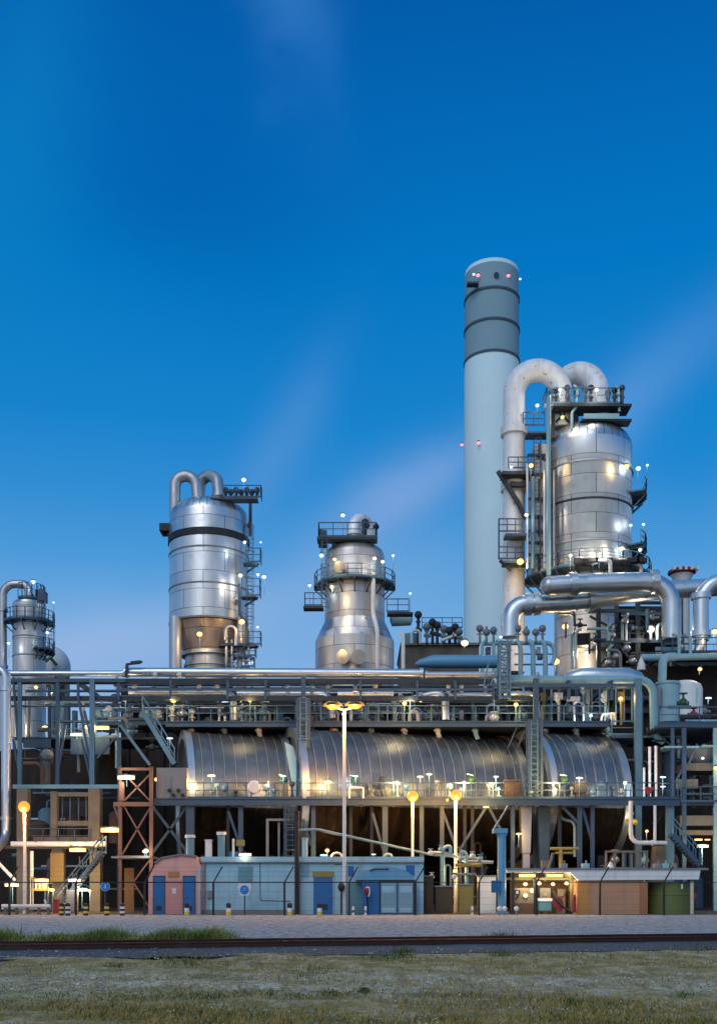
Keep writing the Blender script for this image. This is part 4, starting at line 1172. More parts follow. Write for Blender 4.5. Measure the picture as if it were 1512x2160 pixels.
def drum(label, px0, px1, D, yaw, r):
    """horizontal drum of ribbed metal; (px0..px1) is what it spans at mid height"""
    ya = math.radians(yaw)
    ax = Vector((math.cos(ya), math.sin(ya), 0))
    nr = Vector((-math.sin(ya), math.cos(ya), 0))
    up = Vector((0, 0, 1))
    zc = zz(1690, D)
    near = -nr * r
    # front line of the drum: centre axis is r behind it
    m = V((px0 + px1) / 2, 1690, D - r)
    c = Vector((m.x, D, zc)) + Vector((nr.x * r, 0, 0))
    half = S((px1 - px0) / 2, D - r) / math.cos(ya)

    def ringset(prof, seg=72, upper=None):
        mb = MB()
        vs, fs = [], []
        for s_, rr in prof:
            for k in range(seg):
                th = 2 * math.pi * k / seg
                vs.append(c + ax * s_ + (nr * math.cos(th) + up * math.sin(th)) * rr)
        for i in range(len(prof) - 1):
            for k in range(seg):
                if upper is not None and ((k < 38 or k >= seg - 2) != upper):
                    continue
                k2 = (k + 1) % seg
                fs.append((i * seg + k, i * seg + k2, (i + 1) * seg + k2, (i + 1) * seg + k))
        return mb.add(vs, fs)
    T = Thing('ribbed_drum', label, 'drum', (c.x, c.y, 0), 'ribbed horizontal drums')
    prof = [(-half, 0.01), (-half, r * .97), (-half + .06, r)]
    n = max(3, round(2 * half / 0.72))
    for i in range(1, n):
        s_ = -half + 2 * half * i / n
        w = 0.02
        prof += [(s_ - w - .03, r), (s_ - w, r + .045), (s_ + w, r + .045), (s_ + w + .03, r)]
    prof += [(half - .06, r), (half, r * .97), (half, .01)]
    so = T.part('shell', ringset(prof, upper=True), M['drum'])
    so.data.materials.append(M['hoop'])
    for pg in so.data.polygons:
        rr_ = [((so.data.vertices[v].co + T.loc - c) - ax * (so.data.vertices[v].co + T.loc - c).dot(ax)).length for v in pg.vertices]
        if min(rr_) > r + .02:
            pg.material_index = 1
    T.part('shaded_belly', ringset(prof, upper=False), M['shaded_belly'], label='underside of the drum with its shade painted in near-black')
    for e in (-1, 1):
        s_ = e * half
        T.part('end_ring', ringset([(s_ - .22, r), (s_ - .22, r + .16), (s_ + .22, r + .16), (s_ + .22, r * .9), (s_ - .22, r * .9), (s_ - .22, r)]), M['alu_pipe'])
    for k in (-.7, .7):
        q = c + ax * half * k
        for sg in (-.5, .5):
            o_ = nr * (r * sg)
            T.part('saddle', MB().bar(Vector((q.x, q.y, .0)) + o_, Vector((q.x, q.y, zc - r * .75)) + o_, .5, .5), M['steel_dark'])
    return T, c, ax, nr, half, r


def drum_mat():
    m, t, b = new_mat('ribbed_drum_jacket')
    tc = t.nodes.new('ShaderNodeTexCoord').outputs['Object']
    n1 = noise(t, tc, 0.9, 5, 0.65)
    col = nmix(t, mapr(t, n1, 0.3, 0.75, 0, 1), (0.18, 0.22, 0.255, 1), (0.11, 0.135, 0.155, 1))
    st = noise(t, tc, 1.0, 5, 0.6, (2.5, 2.5, 0.22))
    col = nmix(t, mapr(t, st, .52, .8, 0, .55), col, (0.20, 0.15, 0.11, 1))
    t.links.new(col, b.inputs['Base Color'])
    b.inputs['Metallic'].default_value = 0.85
    t.links.new(mapr(t, noise(t, tc, 1.7, 4), .3, .7, .38, .55), b.inputs['Roughness'])
    bump(t, b, noise(t, tc, 0.7, 3), 0.12, 0.05)
    return m


M['drum'] = drum_mat()
M['hoop'] = paint('drum_hoop', (0.36, 0.40, 0.42), 0.4, 0.6, grime=0.3)
M['shaded_belly'] = paint('drum_underside_shade', (0.010, 0.007, 0.006), 0.75, 0.0, grime=0.5, spec=0.2)  # shadow on the drums' lower half, put into the base colour
YAW = 15
R = 4.55
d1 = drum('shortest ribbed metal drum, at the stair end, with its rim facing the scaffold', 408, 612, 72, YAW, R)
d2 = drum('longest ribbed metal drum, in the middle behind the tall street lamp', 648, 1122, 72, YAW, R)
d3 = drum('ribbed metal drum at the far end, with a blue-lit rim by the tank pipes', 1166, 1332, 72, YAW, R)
# nozzle stubs along the drum tops
for i, px in enumerate((403, 472, 545, 706, 783, 852, 922, 1002, 1150, 1214, 1281)):
    D_ = 71.0
    mb = MB().tube([V(px, 1534, D_), V(px + 1, 1546, D_), V(px + 6, 1560, D_)], .17, 10, .2).tube([V(px, 1540, D_), V(px, 1543, D_)], .25, 10)
    solo('drum_nozzle', 'short pale nozzle bent down onto the drum top under the upper deck', 'nozzle', mb, M['white'] if i % 3 != 1 else M['pale'], 'nozzles along the drum tops')

# lower walkway in front of the drums
D = 65.5
T = Thing('lower_walkway', 'long blue-grey steel walkway on columns along the front of the drums', 'walkway', (V(880, 0, D).x, D, 0))
T.part('deck', MB().box(V(326, 0, D).x, V(1432, 0, D).x, D + .02, D + 1.92, zz(1692, D), zz(1688, D)), M['steel_dark'])
T.part('beam', MB().box(V(326, 0, D).x, V(1432, 0, D).x, D - .12, D, zz(1700, D), zz(1685, D)).box(V(326, 0, D).x, V(1432, 0, D).x, D - .2, D - .12, zz(1687, D), zz(1685, D)).box(V(326, 0, D).x, V(1432, 0, D).x, D - .2, D - .12, zz(1700, D), zz(1698, D)), M['steel'])
T.part('railing', MB().rail([V(330, 1686, D + .05), V(1430, 1686, D + .05)], 1.0, 1.45, .06), M['steel'])
for px, w in ((402, .50), (508, .30), (661, .28), (812, .34), (889, .26), (932, .26), (1081, .24), (1222, .28), (1249, .24), (1412, .42)):
    T.part('column', MB().bar(V(px, 1931, D + .3), V(px, 1699, D + .3), w), M['steel' if px != 1412 else 'steel_light'])
for x0, y0, x1, y1 in ((322, 1702, 396, 1800), (394, 1702, 322, 1800), (482, 1712, 508, 1790), (636, 1716, 656, 1785), (786, 1716, 808, 1795), (934, 1712, 962, 1790), (1026, 1702, 968, 1795), (1030, 1702, 1060, 1760), (1186, 1702, 1222, 1740), (1228, 1705, 1249, 1780)):
    T.part('brace', MB().bar(V(x0, y0, D + .35), V(x1, y1, D + .35), .16), M['steel'])
for px in (481, 740, 784, 634, 980, 996, 1180):
    T.part('hanger', MB().bar(V(px, 1931, D + .9), V(px, 1699, D + .9), .2), M['steel_dark'])
# things on the lower walkway
solo('control_cabinet', 'large grey control cabinet on the walkway beside the rusty scaffold', 'cabinet', MB().pbox(330, 394, 1620, 1686, D - .1, 1.2).pbox(334, 360, 1640, 1684, D - .14, .04).pbox(364, 390, 1640, 1684, D - .14, .04), M['grey'])
for i, px in enumerate((357, 366, 376, 385)):
    solo('gauge', 'small dark round gauge on the front of the grey control cabinet', 'gauge', MB().tube([V(px, 1668 + (i % 2) * 10, D - .14), V(px, 1668 + (i % 2) * 10, D - .3)], .12, 12), M['black'], 'gauges on the grey cabinet')
T = Thing('round_hatch', 'round white cover standing on edge against the shortest drum', 'hatch', V(536, 1686, 65.4))
T.part('cover', MB().tube([V(536, 1662, 66.0), V(536, 1662, 65.6), V(536, 1662, 65.45)], [.45, .45, .32], 20), M['white'])
T.part('stand', MB().box(V(524, 0, 65.6).x, V(548, 0, 65.6).x, 65.6, 66.0, zz(1687, 65.6), zz(1664, 65.6)), M['white'])
for i, (px, py, lab) in enumerate(((598, 1646, 'dark green valve body at the gap end of the shortest drum'), (748, 1648, 'dark green valve beside the tall street lamp, low on the longest drum'), (994, 1645, 'green valve near the twin sodium lamps, low on the longest drum'), (1191, 1646, 'bright green valve low on the end drum'))):
    T = Thing('green_valve', lab, 'valve', V(px, 1686, 66.6), 'green valves in front of the drums')
    T.part('valve_body', MB().ball(V(px, py, 66.6), .27, 12, 8).tube([V(px - 5, py + 6, 66.6), V(px + 5, py - 4, 66.6)], .2, 10), M['green'])
    T.part('spindle', MB().tube([V(px, 1687, 66.6), V(px, py - 10, 66.6)], .06, 8), M['steel'])
    T.part('handwheel', MB().tube([V(px - 3, py - 9, 66.6), V(px - 2.6, py - 10.5, 66.6)], .24, 14), M['white'])
solo('equipment_box', 'square brown-grey box on the walkway at the end of the longest drum', 'box', MB().pbox(1066, 1096, 1648, 1682, 65.9, .8).pbox(1064, 1098, 1645, 1649, 65.8, 1.0), M['brown'])
solo('equipment_box', 'low brown box in front of the end drum under a white lamp', 'box', MB().pbox(1212, 1238, 1648, 1672, 66.1, .6).pbox(1215, 1235, 1672, 1686, 66.2, .4), M['brown'])
solo('duct_bend', 'dark curved duct beside the round yellow-lit opening of the longest drum', 'duct', MB().tube([V(806, 1640, 66.4), V(804, 1662, 66.2), V(812, 1686, 66)], .2, 10, .3), M['steel_dark'])
T = Thing('bench_frame', 'small white tubular frame by the tall street lamp on the walkway', 'frame', V(748, 1686, 65.4))
T.part('frame_tube', MB().tube([V(737, 1686, 65.4), V(737, 1662, 65.4), V(766, 1662, 65.4), V(766, 1686, 65.4)], .06, 8, .1), M['white'])
for i, px in enumerate((448, 458, 474, 497, 520, 562, 578, 616, 662, 680, 700, 770, 786, 838, 856, 904, 922, 948, 972, 1012, 1032, 1052, 1118, 1176, 1206, 1250, 1268, 1290, 1310)):
    h = 14 + (i * 37 % 22)
    mb = MB().tube([V(px, 1686, 66.3), V(px, 1686 - h, 66.3)], .06, 6).ball(V(px, 1686 - h, 66.3), .15 + .04 * (i % 3), 8, 5).bar(V(px - 4, 1680, 66.3), V(px + 5, 1680, 66.3), .09)
    solo('small_valve', 'small grey valve post standing on the walkway in front of the drums', 'valve', mb, M[('grey', 'pale', 'steel_light', 'steel_dark')[i % 4]], 'valve posts on the lower walkway')
T = Thing('wheel_valve', 'red handwheel valve at the far end of the walkway', 'valve', V(1368, 1686, 65.3))
T.part('handwheel', MB().tube([V(1368, 1668, 65.2), V(1368, 1668, 65.1)], .22, 16), M['red'])
T.part('spindle', MB().tube([V(1368, 1668, 65.2), V(1368, 1668, 65.9), V(1368, 1688, 65.9)], .08, 8), M['steel'])
for px, y0 in ((1370, 1576), (1383, 1574), (1358, 1620)):
    pipe('stand_pipe', 'pinkish grey upright pipe in the dark bay at the walkway end', [(px, 1690, 67.5), (px, y0, 67.5)], 6 if px != 1358 else 5, M['white_pipe'], 0, 'upright pipes in the dark bay', seg=8)

# upper deck over the drums
D = 70.0
T = Thing('upper_deck', 'long railed steel deck above the drums carrying valves and pipes', 'platform', (V(815, 0, D).x, D, zz(1534, D)))
T.part('deck', MB().box(V(350, 0, D).x, V(1284, 0, D).x, D + .02, D + 6, zz(1533, D), zz(1529, D)), M['steel_dark'])
T.part('beam', MB().box(V(350, 0, D).x, V(1284, 0, D).x, D - .12, D, zz(1534, D), zz(1522, D)).box(V(350, 0, D).x, V(1284, 0, D).x, D - .2, D - .12, zz(1524, D), zz(1522, D)), M['steel'])
T.part('railing', MB().rail([V(352, 1524, D + .05), V(1282, 1524, D + .05)], 1.1, 1.5, .06, toe=False), M['steel_light'])
for px in (662, 700, 1090, 1110):
    T.part('brace', MB().bar(V(px, 1534, D + .2), V(px - 18, 1576, D + .2), .1), M['steel'])
T = Thing('end_platform', 'small lower steel platform at the end of the upper deck', 'platform', (V(1325, 0, D).x, D, zz(1556, D)))
T.part('deck', MB().box(V(1288, 0, D).x, V(1346, 0, D).x, D - .3, D + 3, zz(1558, D), zz(1552, D)), M['steel'])
T.part('railing', MB().rail([V(1290, 1552, D - .25), V(1344, 1552, D - .25)], .95, 1.2, .07), M['steel_light'])

# ladder columns in the gaps between the drums
for x0, x1, y0, y1, lab in ((628, 652, 1476, 1690, 'blue-grey caged ladder tower in the gap beside the shortest drum'), (1114, 1140, 1520, 1690, 'blue-grey ladder tower in the gap before the end drum')):
    Dd = 67.3
    T = Thing('ladder_tower', lab, 'ladder tower', (V((x0 + x1) / 2, 0, Dd).x, Dd, zz(y1, Dd)), 'ladder towers between the drums')
    T.part('frame', MB().lattice(V(x0, 0, Dd).x, V(x1, 0, Dd).x, Dd - .4, Dd + .4, zz(y1, Dd), zz(y0, Dd), 9, .06, .16), M['steel'])
    T.part('ladder', MB().ladder(V((x0 + x1) / 2, y1, Dd - .45), V((x0 + x1) / 2, y0, Dd - .45), .4, cage=(x0 < 700)), M['steel_light'])
solo('cladding_sheet', 'pale blue sheet-metal side panel on the longest drum next to ladder tower', 'panel', MB().prism([(V(600, 0, 67.8).x, zz(1565, 67.8)), (V(622, 0, 67.8).x, zz(1690, 67.8)), (V(630, 0, 67.8).x, zz(1690, 67.8)), (V(630, 0, 67.8).x, zz(1620, 67.8)), (V(618, 0, 67.8).x, zz(1575, 67.8))][::1], 67.8, 68.0), M['cabin'])

# pipe rack steelwork
Dr = 69.0
T = Thing('pipe_rack', 'long steel pipe rack of tall posts and beams carrying the header pipes', 'pipe rack', (V(640, 0, Dr).x, Dr, 0))
for px, y1, w in ((42, 1430, .24), (122, 1440, .22), (195, 1432, .32), (252, 1560, .26), (640, 1430, .30), (1130, 1432, .34), (1345, 1432, .42)):
    y0 = 1660 if px < 250 else 1931
    T.part('column', MB().bar(V(px, y0, Dr), V(px, y1, Dr), w), M['steel_light' if px in (42, 195, 1345) else 'steel'])
for py, x0, x1, w, mt in ((1438, 20, 1040, .36, 'steel_dark'), (1446, 1040, 1345, .22, 'steel'), (1474, 20, 1140, .30, 'steel_dark'), (1455, 250, 1040, .16, 'steel'), (1436, 20, 265, .2, 'steel')):
    T.part('beam', MB().bar(V(x0, py, Dr + (.2 if w > .25 else -.1)), V(x1, py, Dr + (.2 if w > .25 else -.1)), w * .6, w), M[mt])
for px in (165, 250, 360, 480, 560, 760, 880, 960, 1040, 1200, 1290):
    T.part('cross_beam', MB().bar(V(px, 1440, Dr), V(px, 1440, Dr) + Vector((0, 6, 0)), .2, .3).bar(V(px, 1440, Dr), V(px, 1476, Dr), .16), M['steel'])
for x0, y0, x1, y1 in ((38, 1560, 28, 1430), (118, 1660, 138, 1530), (165, 1470, 195, 1640), (205, 1600, 240, 1560), (28, 1560, 42, 1640), (172, 1560, 195, 1660), (195, 1570, 178, 1500)):
    T.part('brace', MB().bar(V(x0, y0, Dr), V(x1, y1, Dr), .14), M['steel'])

# header pipes on the rack
pipe('header_pipe', 'thin blue-white header pipe joining the downturned white pipe at picture edge', [(15, 1421, 70), (268, 1421, 70)], 12, M['alu_pipe'], 0, 'header pipes on the rack', flanges=((0, .02), (0, .97)))
pipe('header_pipe', 'long thick silver header pipe running under the black-banded and flared towers', [(262, 1418, 70), (892, 1421, 70)], 19, M['alu_pipe'], 0, 'header pipes on the rack', flanges=((0, .01), (0, .995)), seg=20)
pipe('header_pipe', 'short duller header pipe continuing behind the braced ladder tower', [(896, 1424, 70), (1056, 1424, 70)], 14, M['alu_pipe_dull'], 0, 'header pipes on the rack', flanges=((0, .02),))
pipe('header_pipe', 'pale green-grey header pipe that bends straight down at its end', [(1048, 1434, 70), (1377, 1434, 70), (1379, 1540, 70)], 17, M['pale'], 1.8, 'header pipes on the rack', flanges=((0, .43),), seg=18)
pipe('edge_pipe', 'tall white pipe at picture edge, turning over to meet the header pipe', [(-60, 1412, 66.5), (13, 1412, 66.5), (13, 1770, 66.5), (-8, 1790, 65)], 20, M['alu_pipe'], 1.0, flanges=((1, .12), (1, .88)), seg=18)
pipe('drop_pipe', 'slim pale pipe dropping inside the bend of the green-grey header pipe', [(1300, 1446, 69.4), (1352, 1446, 69.4), (1352, 1660, 69.4)], 8, M['steel_light'], 3, seg=10)
pipe('elbow_stub', 'cut end of a grey-green elbow below the header bend', [(1379, 1540, 70), (1384, 1556, 70), (1400, 1566, 70)], 16, M['pale'], .6)
pipe('feed_pipe', 'blue-white feed pipe above the upper deck that drops down by the stair', [(272, 1461, 70.4), (492, 1461, 70.4), (494, 1520, 70.4)], 14, M['alu_pipe'], 1.3, 'feed pipes above the upper deck', seg=16)
pipe('feed_pipe', 'blue-white feed pipe running to the double sodium lamp before dropping', [(500, 1464, 70.8), (695, 1464, 70.8), (702, 1516, 70.8)], 14, M['alu_pipe'], 1.3, 'feed pipes above the upper deck', seg=16)
pipe('feed_pipe', 'straight blue-white feed pipe just beyond the double sodium lamp', [(712, 1464, 70.6), (830, 1464, 70.6)], 12, M['alu_pipe'], 1, 'feed pipes above the upper deck', seg=16)
pipe('feed_pipe', 'arched feed pipe with a yellow-lit underside and bright down leg', [(868, 1476, 70.6), (900, 1467, 70.6), (938, 1463, 70.4), (940, 1520, 70.2)], 17, M['alu_pipe'], 1.2, 'feed pipes above the upper deck', seg=16)
pipe('feed_pipe', 'straight blue-white feed pipe ending short of the braced ladder tower', [(946, 1467, 70.8), (1036, 1467, 70.8)], 11, M['alu_pipe'], 1, 'feed pipes above the upper deck', seg=16)
pipe('feed_pipe', 'feed pipe that bends down beside the ladder tower at the end drum', [(1062, 1464, 70.6), (1131, 1464, 70.6), (1134, 1515, 70.4)], 12, M['alu_pipe'], 1.5, 'feed pipes above the upper deck', seg=16)
for py, x0, x1, w, dd in ((1446, 240, 700, 5, 71), (1449, 700, 1040, 5, 71), (1484, 300, 660, 4, 71.4), (1482, 720, 1060, 4, 71.4), (1490, 20, 250, 5, 72), (1458, 20, 270, 6, 72.5), (1452, 1150, 1340, 5, 71)):
    pipe('small_bore_pipe', 'thin dark pipe running level along the rack under the header pipes', [(x0, py, dd), (x1, py, dd)], w, M['steel'], 0, 'thin level pipes on the rack', seg=8)
rnd = random.Random(21)
for i in range(120):
    px = rnd.uniform(360, 1278)
    if abs(px - 725) < 14:
        px += 30
    dd = rnd.uniform(70.3, 75.0)
    h = rnd.uniform(14, 50)
    base = 1530
    kind = i % 6
    mt = M[rnd.choice(['steel', 'steel', 'grey', 'steel_light', 'alu_pipe_dull', 'steel_dark', 'steel_light', 'alu_pipe', 'white'])]
    if kind in (0, 3):
        mb = MB().tube([V(px, base, dd), V(px, base - h, dd)], rnd.uniform(.07, .14), 8).tube([V(px, base - h * .5, dd), V(px, base - h * .5 - 3, dd)], .24, 10).ball(V(px, base - h, dd), .22, 8, 5)
        solo('valve_post', 'upright valve with round head among the fittings on the upper deck', 'valve', mb, mt, 'upright valves on the upper deck')
    elif kind in (1, 4):
        s_ = rnd.choice((-1, 1)) * rnd.uniform(12, 26)
        mb = MB().tube([V(px, base, dd), V(px, base - h, dd), V(px + s_, base - h, dd), V(px + s_, base, dd)], rnd.uniform(.07, .13), 8, .35)
        solo('bypass_pipe', 'small hooped bypass pipe standing on the upper deck', 'pipe', mb, mt, 'hooped bypass pipes on the upper deck')
    elif kind == 2:
        w = rnd.uniform(7, 14)
        mb = MB().pbox(px - w / 2, px + w / 2, base - h * .8, base - h * .3, dd, .4).bar(V(px, base, dd + .2), V(px, base - h * .3, dd + .2), .08)
        solo('instrument_box', 'small instrument box on a post on the upper deck', 'box', mb, mt, 'instrument boxes on the upper deck')
    else:
        mb = MB().ball(V(px, base - h * .6, dd), .30, 10, 6).tube([V(px - 10, base - h * .6, dd), V(px + 10, base - h * .6, dd)], .14, 8).tube([V(px, base, dd), V(px, base - h, dd)], .06, 6).tube([V(px, base - h, dd), V(px, base - h - 1.5, dd)], .26, 12)
        solo('hand_valve', 'globe valve with handwheel lying across the upper deck', 'valve', mb, mt, 'globe valves on the upper deck')
for i in range(22):
    px = 280 + i * 47 + rnd.uniform(-12, 12)
    py = rnd.choice((1430, 1456, 1474))
    mb = MB().tube([V(px, py + 8, 69.6), V(px, py - 6, 69.6)], .08, 6).ball(V(px, py - 7, 69.6), .17, 8, 5).tube([V(px - 5, py + 2, 69.6), V(px + 5, py + 2, 69.6)], .1, 6)
    solo('drain_cock', 'tiny pale drain cock or gauge hanging along the pipe rack', 'valve', mb, M[rnd.choice(['white', 'pale', 'alu_pipe'])], 'drain cocks along the rack')
solo('lifting_davit', 'small dark davit arm leaning over the joint of the header pipe', 'davit', MB().bar(V(266, 1428, 69.5), V(268, 1400, 69.5), .16).bar(V(268, 1402, 69.5), V(300, 1396, 69.5), .14).tube([V(276, 1399, 69.5), V(296, 1397, 69.5)], .13, 8), M['steel_dark'])
# level bundles, hangers and trays that fill the rack
for i in range(26):
    x0 = rnd.uniform(40, 1180)
    x1 = min(1335, x0 + rnd.uniform(60, 330))
    py = rnd.choice((1441, 1450, 1462, 1470, 1478, 1486, 1494, 1503))
    dd = rnd.uniform(71.5, 75.5)
    dp = rnd.uniform(10, 40)
    pipe('service_line', 'slim service pipe running level in the shade of the rack then turning down', [(x0, py, dd), (x1, py, dd), (x1, py + dp, dd)], rnd.uniform(3, 7), M[rnd.choice(['steel', 'steel_light', 'grey', 'alu_pipe_dull', 'pale', 'steel_dark'])], 2, 'service pipes in the rack', seg=8)
for i in range(30):
    px = rnd.uniform(360, 1330)
    dd = rnd.uniform(71, 76)
    solo('hanger_post', 'slim upright steel hanger between rack beam and deck', 'post', MB().bar(V(px, 1530, dd), V(px, rnd.uniform(1440, 1480), dd), rnd.uniform(.07, .16)), M[rnd.choice(['steel', 'steel_dark', 'steel_light'])], 'upright hangers in the rack')
# white-lit boxes and fittings at the deck end
for i, (px, py, w, h, mt) in enumerate(((1146, 1470, 12, 16, 'yellow_dull'), (1178, 1468, 18, 14, 'white'), (1210, 1474, 26, 9, 'white'), (1240, 1470, 8, 30, 'grey'), (1276, 1468, 8, 24, 'pale'), (1310, 1470, 14, 22, 'yellow_dull'), (1292, 1510, 12, 14, 'white'))):
    solo('fitting_box', 'boxy pale fitting under the green-grey header pipe', 'box', MB().pbox(px - w / 2, px + w / 2, py - h / 2, py + h / 2, 71.2, .5).tube([V(px, py + h / 2, 71.4), V(px, 1530, 71.4)], .08, 6), M[mt], 'boxy fittings under the header pipe')
for i, px in enumerate(range(1146, 1340, 17)):
    pipe('dropper', 'thin vertical pipe hanging below the green-grey header pipe', [(px, 1442, 71.8), (px, 1524, 71.8)], 3.5 + (i * 7 % 3), M[('steel', 'pale', 'grey', 'steel_light')[i % 4]], 0, 'thin droppers below the header pipe', seg=8)

# lamps on the decks
for lab, px, py, dd, col, pw, sz, po, fl in (
    ('yellow lamp on the upper deck nearest the stair head', 366, 1478, 69.4, 'yellow', 130, .20, 46, 0),
    ('yellow lamp on the upper deck past the dropping feed pipe', 527, 1477, 69.4, 'yellow', 120, .20, 46, 0),
    ('yellow lamp by the root of the arched feed pipe', 853, 1484, 69.4, 'yellow', 140, .20, 40, 0),
    ('round yellow lamp beside the ladder tower on the upper deck', 1088, 1487, 69.4, 'yellow', 140, .21, 38, 0),
    ('yellow lamp behind the posts below the green-grey header pipe', 1309, 1474, 70.6, 'yellow', 90, .16, 40, 0),
    ('white lamp low under the green-grey header pipe', 1246, 1510, 70.2, 'white', 50, .15, 14, 0),
    ('small white lamp in the valves under the header pipe', 1277, 1506, 70.2, 'warm', 30, .12, 18, 0),
    ('small white flat lamp where the feed pipe starts', 264, 1477, 69.6, 'warm', 40, .12, 30, 1),
    ('white flat lamp beside the dropping feed pipe by the double lamp', 676, 1473, 69.4, 'white', 30, .12, 46, 1),
    ('flat white lamp on the rack near the braced ladder tower', 1042, 1477, 69.4, 'white', 30, .12, 40, 1),
    ('white flat lamp on the rack beside the arched feed pipe', 865, 1477, 69.2, 'warm', 40, .12, 40, 1),
    ('flat white lamp on the stair by the control cabinet', 358, 1558, 66.0, 'white', 30, .13, 70, 1),
    ('flat white lamp low on the shortest drum near its rim', 446, 1637, 65.7, 'warm', 90, .10, 46, 1),
    ('flat white lamp above the dark green valve at the drum gap', 597, 1638, 65.7, 'white', 60, .10, 46, 1),
    ('flat white lamp over the green valve by the street lamp', 750, 1638, 65.7, 'white', 60, .10, 46, 1),
    ('flat white lamp over the walkway above the sodium starburst lamp', 886, 1639, 65.7, 'warm', 60, .10, 46, 1),
    ('flat white lamp over the walkway near the brown-grey box', 1046, 1639, 65.7, 'white', 60, .10, 46, 1),
    ('flat lamp over the walkway at the end drum', 1222, 1642, 65.7, 'warm', 80, .10, 44, 1),
    ('upper of two flat white lamps by the upright pipes', 1398, 1640, 66, 'white', 40, .13, 46, 1),
    ('lower of two flat white lamps by the upright pipes', 1398, 1660, 66, 'white', 40, .13, 26, 1),
    ('yellow lamp washing the rim of the shortest drum', 412, 1652, 66.2, 'yellow', 110, .10, 34, 0),
    ('yellow lamp washing the middle of the shortest drum', 566, 1650, 66.4, 'yellow', 120, .09, 30, 0),
    ('yellow lamp washing the longest drum near the ladder tower', 692, 1650, 65.4, 'yellow', 230, .10, 36, 1),
    ('yellow lamp washing the drum beside the dark curved duct', 830, 1652, 65.4, 'yellow', 330, .10, 34, 0),
    ('yellow sign lamp over the walkway above the twin sodium lamps', 905, 1634, 65.9, 'yellow', 90, .09, 50, 1),
    ('yellow lamp washing the drum between sodium lamp and green valve', 978, 1650, 65.4, 'yellow', 330, .10, 36, 0),
    ('yellow lamp washing the drum beside the square brown-grey box', 1040, 1655, 65.4, 'yellow', 280, .08, 30, 0),
    ('yellow lamp washing the root of the end drum', 1168, 1652, 65.4, 'yellow', 330, .09, 34, 0),
    ('warm lamp at the blue-lit rim of the end drum', 1318, 1652, 65.9, 'warm', 100, .12, 34, 0)):
    lamp(lab, px, py, dd, col, pw, sz, po, flat=bool(fl))
# ------------------------------------------------------------------ left bay: process frame, concrete frame, stair, scaffold
D = 71.0
T = Thing('process_platform', 'bluish plated process platform in the bay behind the white edge pipe', 'platform', (V(150, 0, D).x, D, zz(1592, D)))
T.part('deck', MB().box(V(30, 0, D).x, V(335, 0, D).x, D, D + 5, zz(1560, D), zz(1556, D)), M['steel_dark'])
T.part('fascia', MB().box(V(150, 0, D).x, V(232, 0, D).x, D - .1, D, zz(1592, D), zz(1558, D)).box(V(50, 0, D).x, V(108, 0, D).x, D - .1, D, zz(1578, D), zz(1560, D)), M['steel'])
T.part('railing', MB().rail([V(110, 1556, D), V(250, 1556, D)], 1.1, 1.3, .06), M['steel_light'])
T.part('railing', MB().rail([V(205, 1520, D + .5), V(345, 1520, D + .5)], 1.1, 1.3, .06), M['steel'])
T.part('upper_deck', MB().box(V(195, 0, D).x, V(350, 0, D).x, D + .4, D + 4, zz(1528, D), zz(1520, D)), M['steel'])
T.part('beam', MB().bar(V(28, 1660, 68.8), V(252, 1660, 68.8), .22, .26), M['pale'])
rnd = random.Random(5)
for i, (px, y0, y1, w, mt) in enumerate(((28, 1556, 1450, 10, 'white'), (51, 1556, 1445, 9, 'alu_pipe'), (62, 1556, 1470, 6, 'grey'), (104, 1556, 1450, 7, 'steel'), (132, 1556, 1470, 8, 'pale'), (146, 1556, 1478, 6, 'steel'), (158, 1556, 1500, 12, 'steel_light'), (176, 1520, 1480, 5, 'white'), (214, 1520, 1478, 5, 'white'), (228, 1520, 1490, 5, 'grey'))):
    pipe('upright_pipe', 'upright pipe in the open bay under the slim tower', [(px, y0, 72.5), (px, y1, 72.5)], w, M[mt], 0, 'upright pipes under the slim tower', seg=10)
for i in range(16):
    px = rnd.uniform(150, 345)
    base = 1556 if px < 200 else 1520
    mb = MB().tube([V(px, base, 71.6), V(px, base - rnd.uniform(12, 30), 71.6)], .08, 6).ball(V(px, base - rnd.uniform(8, 26), 71.6), .26, 8, 6).tube([V(px - 7, base - 8, 71.6), V(px + 7, base - 8, 71.6)], .12, 8)
    solo('hand_valve', 'valve cluster fitting on the plated platforms near the stair head', 'valve', mb, M[rnd.choice(['steel_light', 'pale', 'grey', 'white'])], 'valves on the plated platforms')
solo('receiver_drum', 'small round dark pump head hanging under the plated platform', 'drum', MB().tube([V(90, 1588, 70), V(104, 1600, 70)], .32, 14).ball(V(100, 1594, 70), .42, 12, 8), M['grey'])
# stair from the upper deck down to the walkway
D = 67.0
T = Thing('steel_stair', 'blue-grey steel stair dropping from the upper deck toward the control cabinet', 'stair', (V(340, 0, D).x, D, zz(1620, D)))
T.part('stringer', MB().bar(V(300, 1500, D), V(368, 1612, D), .12, .3), M['steel_light'])
T.part('stringer', MB().bar(V(300, 1500, D + .9), V(368, 1612, D + .9), .12, .3), M['steel_light'])
st = MB()
for i in range(16):
    q = V(300, 1500, D).lerp(V(368, 1612, D), (i + .5) / 16)
    st.box(q.x - .14, q.x + .14, D, D + .9, q.z - .03, q.z + .03)
T.part('treads', st, M['steel'])
hb = MB()
up = Vector((0, 0, 1.0))
for dd in (D, D + .9):
    a, b = V(300, 1500, dd), V(368, 1612, dd)
    hb.bar(a + up, b + up, .07).bar(a + up * .5, b + up * .5, .05)
    for i in range(6):
        q = a.lerp(b, i / 5)
        hb.bar(q, q + up, .06)
T.part('handrail', hb, M['steel_light'])
solo('deck_brace', 'long pale diagonal strut falling from the rack to the scaffold head', 'strut', MB().bar(V(254, 1530, 66.5), V(316, 1614, 66.5), .17), M['steel_light'])

